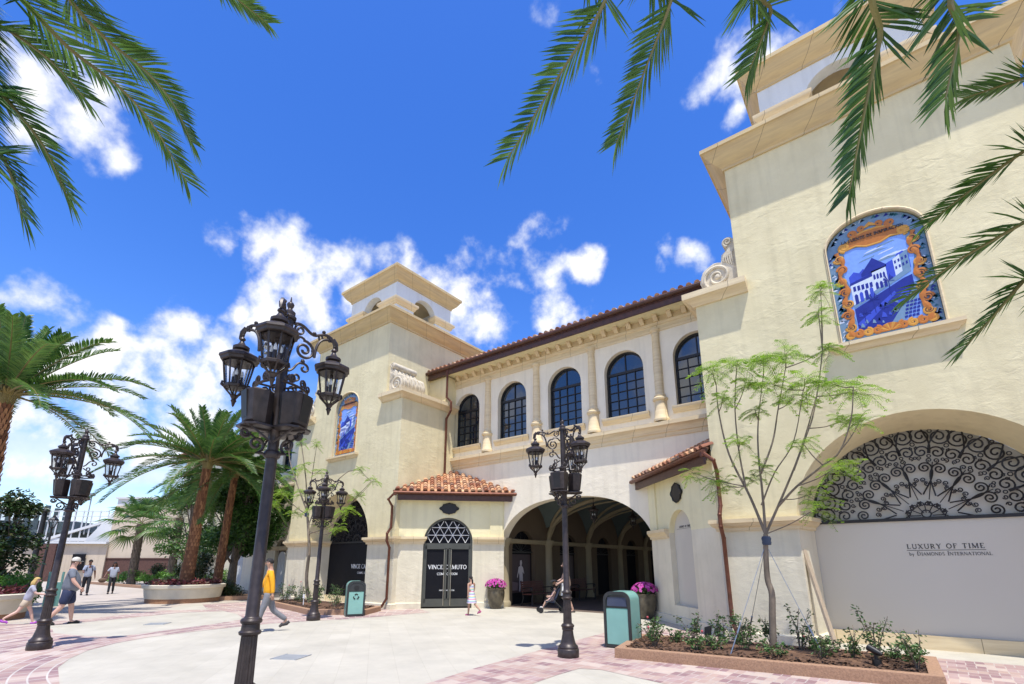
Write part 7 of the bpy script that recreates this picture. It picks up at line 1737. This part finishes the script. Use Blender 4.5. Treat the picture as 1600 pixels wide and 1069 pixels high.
    if hairstyle != 'none':
        for i in range(9):
            th = PI * .5 * i / 8 * 1.25; n = 16; ring = []
            for k in range(n):
                a = 2 * PI * k / n; fr = max(0, math.sin(a)); z = math.cos(th); s_ = math.sin(th)
                low = z if not (fr > .35 and z < .38) else .38 + (z - .38) * .1
                ring.append(hd + V(.088 * s_ * math.cos(a), .103 * s_ * math.sin(a) - .006 - (.012 * fr if z < .4 else 0), .03 + .098 * low))
            rings.append(ring)
        q.loft(rings, True, True, False)
        if hairstyle in ('long', 'pony'):
            n_ = 10 if hairstyle == 'long' else 1
            for k in range(n_):
                a = PI + PI * (k + .5) / n_ if n_ > 1 else 1.5 * PI
                p = hd + V(.075 * math.cos(a), .085 * math.sin(a), .02); ln = pose.get('hair', .30)
                q.tube([p, p + V(.01 * math.cos(a), -.04, -ln * .35), p + V(.02 * math.cos(a), -.05, -ln * .7), p + V(.01, -.045, -ln)], [.03 * S, .042 * S, .036 * S, .008 * S], 7)
        part(q, 'hair', hair, t, smooth=60)
    if hat:
        q = MB(); q.lathe([(.098 * S, 0), (.100 * S, .03 * S), (.092 * S, .07 * S), (.06 * S, .10 * S), (.01 * S, .112 * S)], 18, tuple(hd + V(0, -.002, .042)))
        q.loft([[hd + V(.08 * math.cos(a), .085 * math.sin(a), .045 + z) for a in [PI * k / 8 for k in range(9)]] + [hd + V(.075 * math.cos(a), .085 * math.sin(a) + .085 * math.sin(a), .03 + z) for a in [PI * (8 - k) / 8 for k in range(9)]] for z in (0, .008)], True, True, True); part(q, 'cap', hat, t, smooth=50)
    if extras: extras(t, up, V, J, hd)
    return t
def cm(name, c, r=.8): return mat(name, c, r, var=.12, vscale=12, bump=.15, bscale=40)
blk = cm('black_cloth', (.018, .018, .024)); tan = (.55, .33, .22); dk = (.22, .11, .07)
def f2r(x, y, ang=0):        # turn so the person faces image right from the camera, plus ang
    return math.atan2(-x, -y) * 0 + math.atan2(-y, -x) - PI / 2 - PI / 2 + R(ang) + PI * 0
def face(x, y, deg):
    """deg 0 = facing the camera, 90 = facing image right, -90 = image left, 180 = away"""
    to = math.atan2(-y, -x); return to + R(deg) - PI / 2
person('stout man in white cap, grey tee and navy shorts walking beside the left lamp post', (-18.5, 3.75, 0), face(-18.5, 3.75, 88), 1.76, (.60, .36, .26), cm('grey_tee', (.17, .19, .22)), cm('navy_shorts', (.02, .03, .075)), cm('black_sandals', (.02, .018, .016)), cm('brown_hair', (.10, .06, .035)),
       dict(legL=(14, 6), legR=(-12, 24), armL=(-12, 14, 12), armR=(14, 14, 28), lean=-2), legs='shorts', build=1.16, belly=.07, hat=cm('white_cap', (.62, .58, .50)))
person('blond girl in grey tee, beige shorts and purple shoes running behind the left lamp post', (-19.3, 3.05, 0), face(-19.3, 3.05, 88), 1.27, (.66, .42, .32), cm('pale_tee', (.42, .42, .48)), cm('beige_shorts', (.52, .42, .30)), cm('purple_shoes', (.42, .10, .50)), cm('blond_hair', (.55, .38, .13)),
       dict(legL=(24, 8), legR=(-26, 30), armL=(-22, 10, 40), armR=(26, 10, 55), lean=10, hip=.90, hair=.24), hairstyle='long', legs='short')
def straps(t, up, V, J, hd):
    q = MB()
    for sd in (-1, 1): q.tube([up(.50, sd * .10, -.08), up(.545, sd * .10, .02), up(.42, sd * .11, .125), up(.26, sd * .13, .11)], V(0, 0, .02).z, 6)
    q.box(tuple(up(.18, -.14, -.24)), tuple(up(.50, .14, -.12))); part(q, 'backpack', cm('navy_bag', (.02, .025, .06)), t)
    q = MB()
    for sd in (-1, 1): q.sphere(tuple(hd + V(sd * .034, .092, .018)), V(0, 0, .026).z, V(0, 0, .012).z, V(0, 0, .019).z, 8, 5)
    part(q, 'sunglasses', blk, t)
person('man in light uniform shirt and black trousers with sunglasses, walking toward the viewer', (-34.2, 7.55, 0), face(-34.2, 7.55, 8), 1.80, dk, cm('pale_shirt', (.36, .40, .50)), blk, blk, cm('black_hair', (.012, .010, .010)),
       dict(legL=(12, 4), legR=(-10, 16), armL=(-14, 18, 20), armR=(16, 12, 70)), extras=straps)
def bag(t, up, V, J, hd):
    p = J['aR'][3]; q = MB(); q.sphere(tuple(p + V(.05, .02, -.14)), V(0, 0, .19).z, V(0, 0, .08).z, V(0, 0, .13).z, 10, 7); q.tube([p + V(-.03, 0, -.03), p, p + V(.12, .02, -.04)], V(0, 0, .014).z, 5); part(q, 'shoulder_bag', cm('brown_bag', (.13, .08, .05)), t)
person('woman with long dark hair in pale shirt and black trousers carrying a brown bag', (-34.6, 8.75, 0), face(-34.6, 8.75, -6), 1.68, dk, cm('pale_blouse', (.42, .45, .52)), blk, blk, cm('black_hair', (.012, .010, .010)),
       dict(legL=(-9, 14), legR=(11, 4), armL=(-8, 10, 14), armR=(8, 30, 18), hair=.34), hairstyle='long', build=.94, extras=bag)
person('man in bright orange top and grey trousers striding past the near lamp post', (-12.56, 6.4, 0), face(-12.56, 6.4, -86), 1.74, (.50, .29, .19), cm('orange_top', (.9, .42, .012)), cm('grey_trousers', (.20, .20, .21)), cm('dark_shoes', (.05, .045, .045)), cm('black_hair', (.014, .012, .011)),
       dict(legL=(17, 4), legR=(-20, 34), armL=(-14, 8, 8), armR=(20, 8, 16), lean=3), sleeves='long')
m, nt, bb = new_mat('rainbow_dress'); tcn = N(nt, 'ShaderNodeTexCoord'); sx = N(nt, 'ShaderNodeSeparateXYZ'); nt.links.new(tcn.outputs['Object'], sx.inputs[0])
ml = N(nt, 'ShaderNodeMath', operation='MULTIPLY'); ml.inputs[1].default_value = 4.3; nt.links.new(sx.outputs['Z'], ml.inputs[0]); fr_ = N(nt, 'ShaderNodeMath', operation='FRACT'); nt.links.new(ml.outputs[0], fr_.inputs[0]); cr_ = N(nt, 'ShaderNodeValToRGB'); cr_.color_ramp.interpolation = 'CONSTANT'
cols = [(.70, .66, .62), (.60, .22, .38), (.70, .66, .62), (.28, .50, .58), (.66, .56, .28), (.70, .66, .62), (.40, .27, .52), (.34, .56, .48)]
while len(cr_.color_ramp.elements) < len(cols): cr_.color_ramp.elements.new(.5)
for i, c in enumerate(cols): cr_.color_ramp.elements[i].position = i / len(cols); cr_.color_ramp.elements[i].color = c4(c)
nt.links.new(fr_.outputs[0], cr_.inputs[0]); nt.links.new(cr_.outputs[0], bb.inputs['Base Color']); M['dress'] = m
person('small girl with dark ponytail in a rainbow striped dress walking by the double doors', (-11.1, 12.35, 0), face(-11.1, 12.35, -140), 1.22, (.42, .24, .16), None, None, cm('pink_shoes', (.5, .12, .25)), cm('black_hair', (.014, .011, .010)),
       dict(legL=(10, 4), legR=(-22, 34), armL=(-14, 12, 10), armR=(14, 12, 14), hair=.30), hairstyle='pony', dress=M['dress'])
SX, SY = -9.55, 14.75
person('woman in pale tan top pushing a stroller, partly behind the lamp post before the arcade', (-9.08, 15.0, 0), face(-9.08, 15.0, -80), 1.66, (.55, .34, .25), cm('tan_top', (.50, .36, .28)), cm('grey_shorts', (.16, .15, .15)), cm('dark_sandals', (.06, .045, .04)), cm('brown_hair', (.07, .04, .022)),
       dict(legL=(10, 6), legR=(-8, 14), armL=(18, 10, 42), armR=(22, 10, 40), hair=.26), hairstyle='long', sleeves='none', legs='shorts')
# stroller, rolling to image left
t = thing('stroller', 'small dark folding stroller with a white cover at the mouth of the arcade', 'stroller', (SX, SY, 0), face(SX, SY, -80)); ORG[t.name] = (0, 0, 0)
b = MB()
for sd in (-.2, .2):
    b.tube([(sd, .40, .1), (sd, .05, .50), (sd, -.28, .98)], .013, 6); b.tube([(sd, -.35, .1), (sd, .0, .45), (sd, .22, .34)], .013, 6)
b.tube([(-.2, -.28, .98), (-.2, -.38, 1.02), (.2, -.38, 1.02), (.2, -.28, .98)], .016, 6); b.tube([(-.2, .40, .1), (.2, .40, .1)], .011, 5); b.tube([(-.2, -.35, .1), (.2, -.35, .1)], .011, 5); part(b, 'frame', M['dgrey'], t)
for (x, y) in ((-.22, .42), (.22, .42), (-.24, -.36), (.24, -.36)):
    b = MB(); b.lathe([(.03, -.018), (.085, -.02), (.092, 0), (.085, .02), (.03, .018)], 14, (0, 0, 0), ax=Matrix.Translation((x, y, .092)) @ Matrix.Rotation(R(90), 4, 'Y')); part(b, 'wheel', M['ironb'], t)
b = MB(); b.loft([[(x, .24, .40), (x, -.02, .36), (x, -.24, .80), (x, -.28, .80), (x, -.06, .32), (x, .24, .36)] for x in (-.17, .17)], True, True, True); part(b, 'seat', cm('navy_seat', (.02, .03, .06)), t)
b = MB(); b.loft([[(x, -.27, .70), (x, -.29, .98), (x, -.12, 1.08), (x, .04, 1.02), (x, -.1, 1.05), (x, -.26, .95)] for x in (-.18, .18)], True, True, True); part(b, 'canopy', blk, t)
b = MB(); b.loft([[(x, -.31, .55), (x, -.34, .98), (x, -.41, .96), (x, -.38, .6)] for x in (-.16, .16)], True, True, True); part(b, 'white_cover', M['letw'], t)
yaw_ = face(SX, SY, -80)
person('small child with bare legs sitting in the stroller', (SX, SY, .02), yaw_, .92, (.58, .36, .26), cm('pale_romper', (.45, .30, .28)), cm('pale_romper', (.45, .30, .28)), cm('white_shoes', (.6, .58, .55)), cm('brown_hair', (.07, .04, .022)),
       dict(legL=(78, 50), legR=(70, 40), armL=(35, 10, 40), armR=(30, 10, 50), lean=-22, hip=.80, hair=.1), legs='short', sleeves='none')
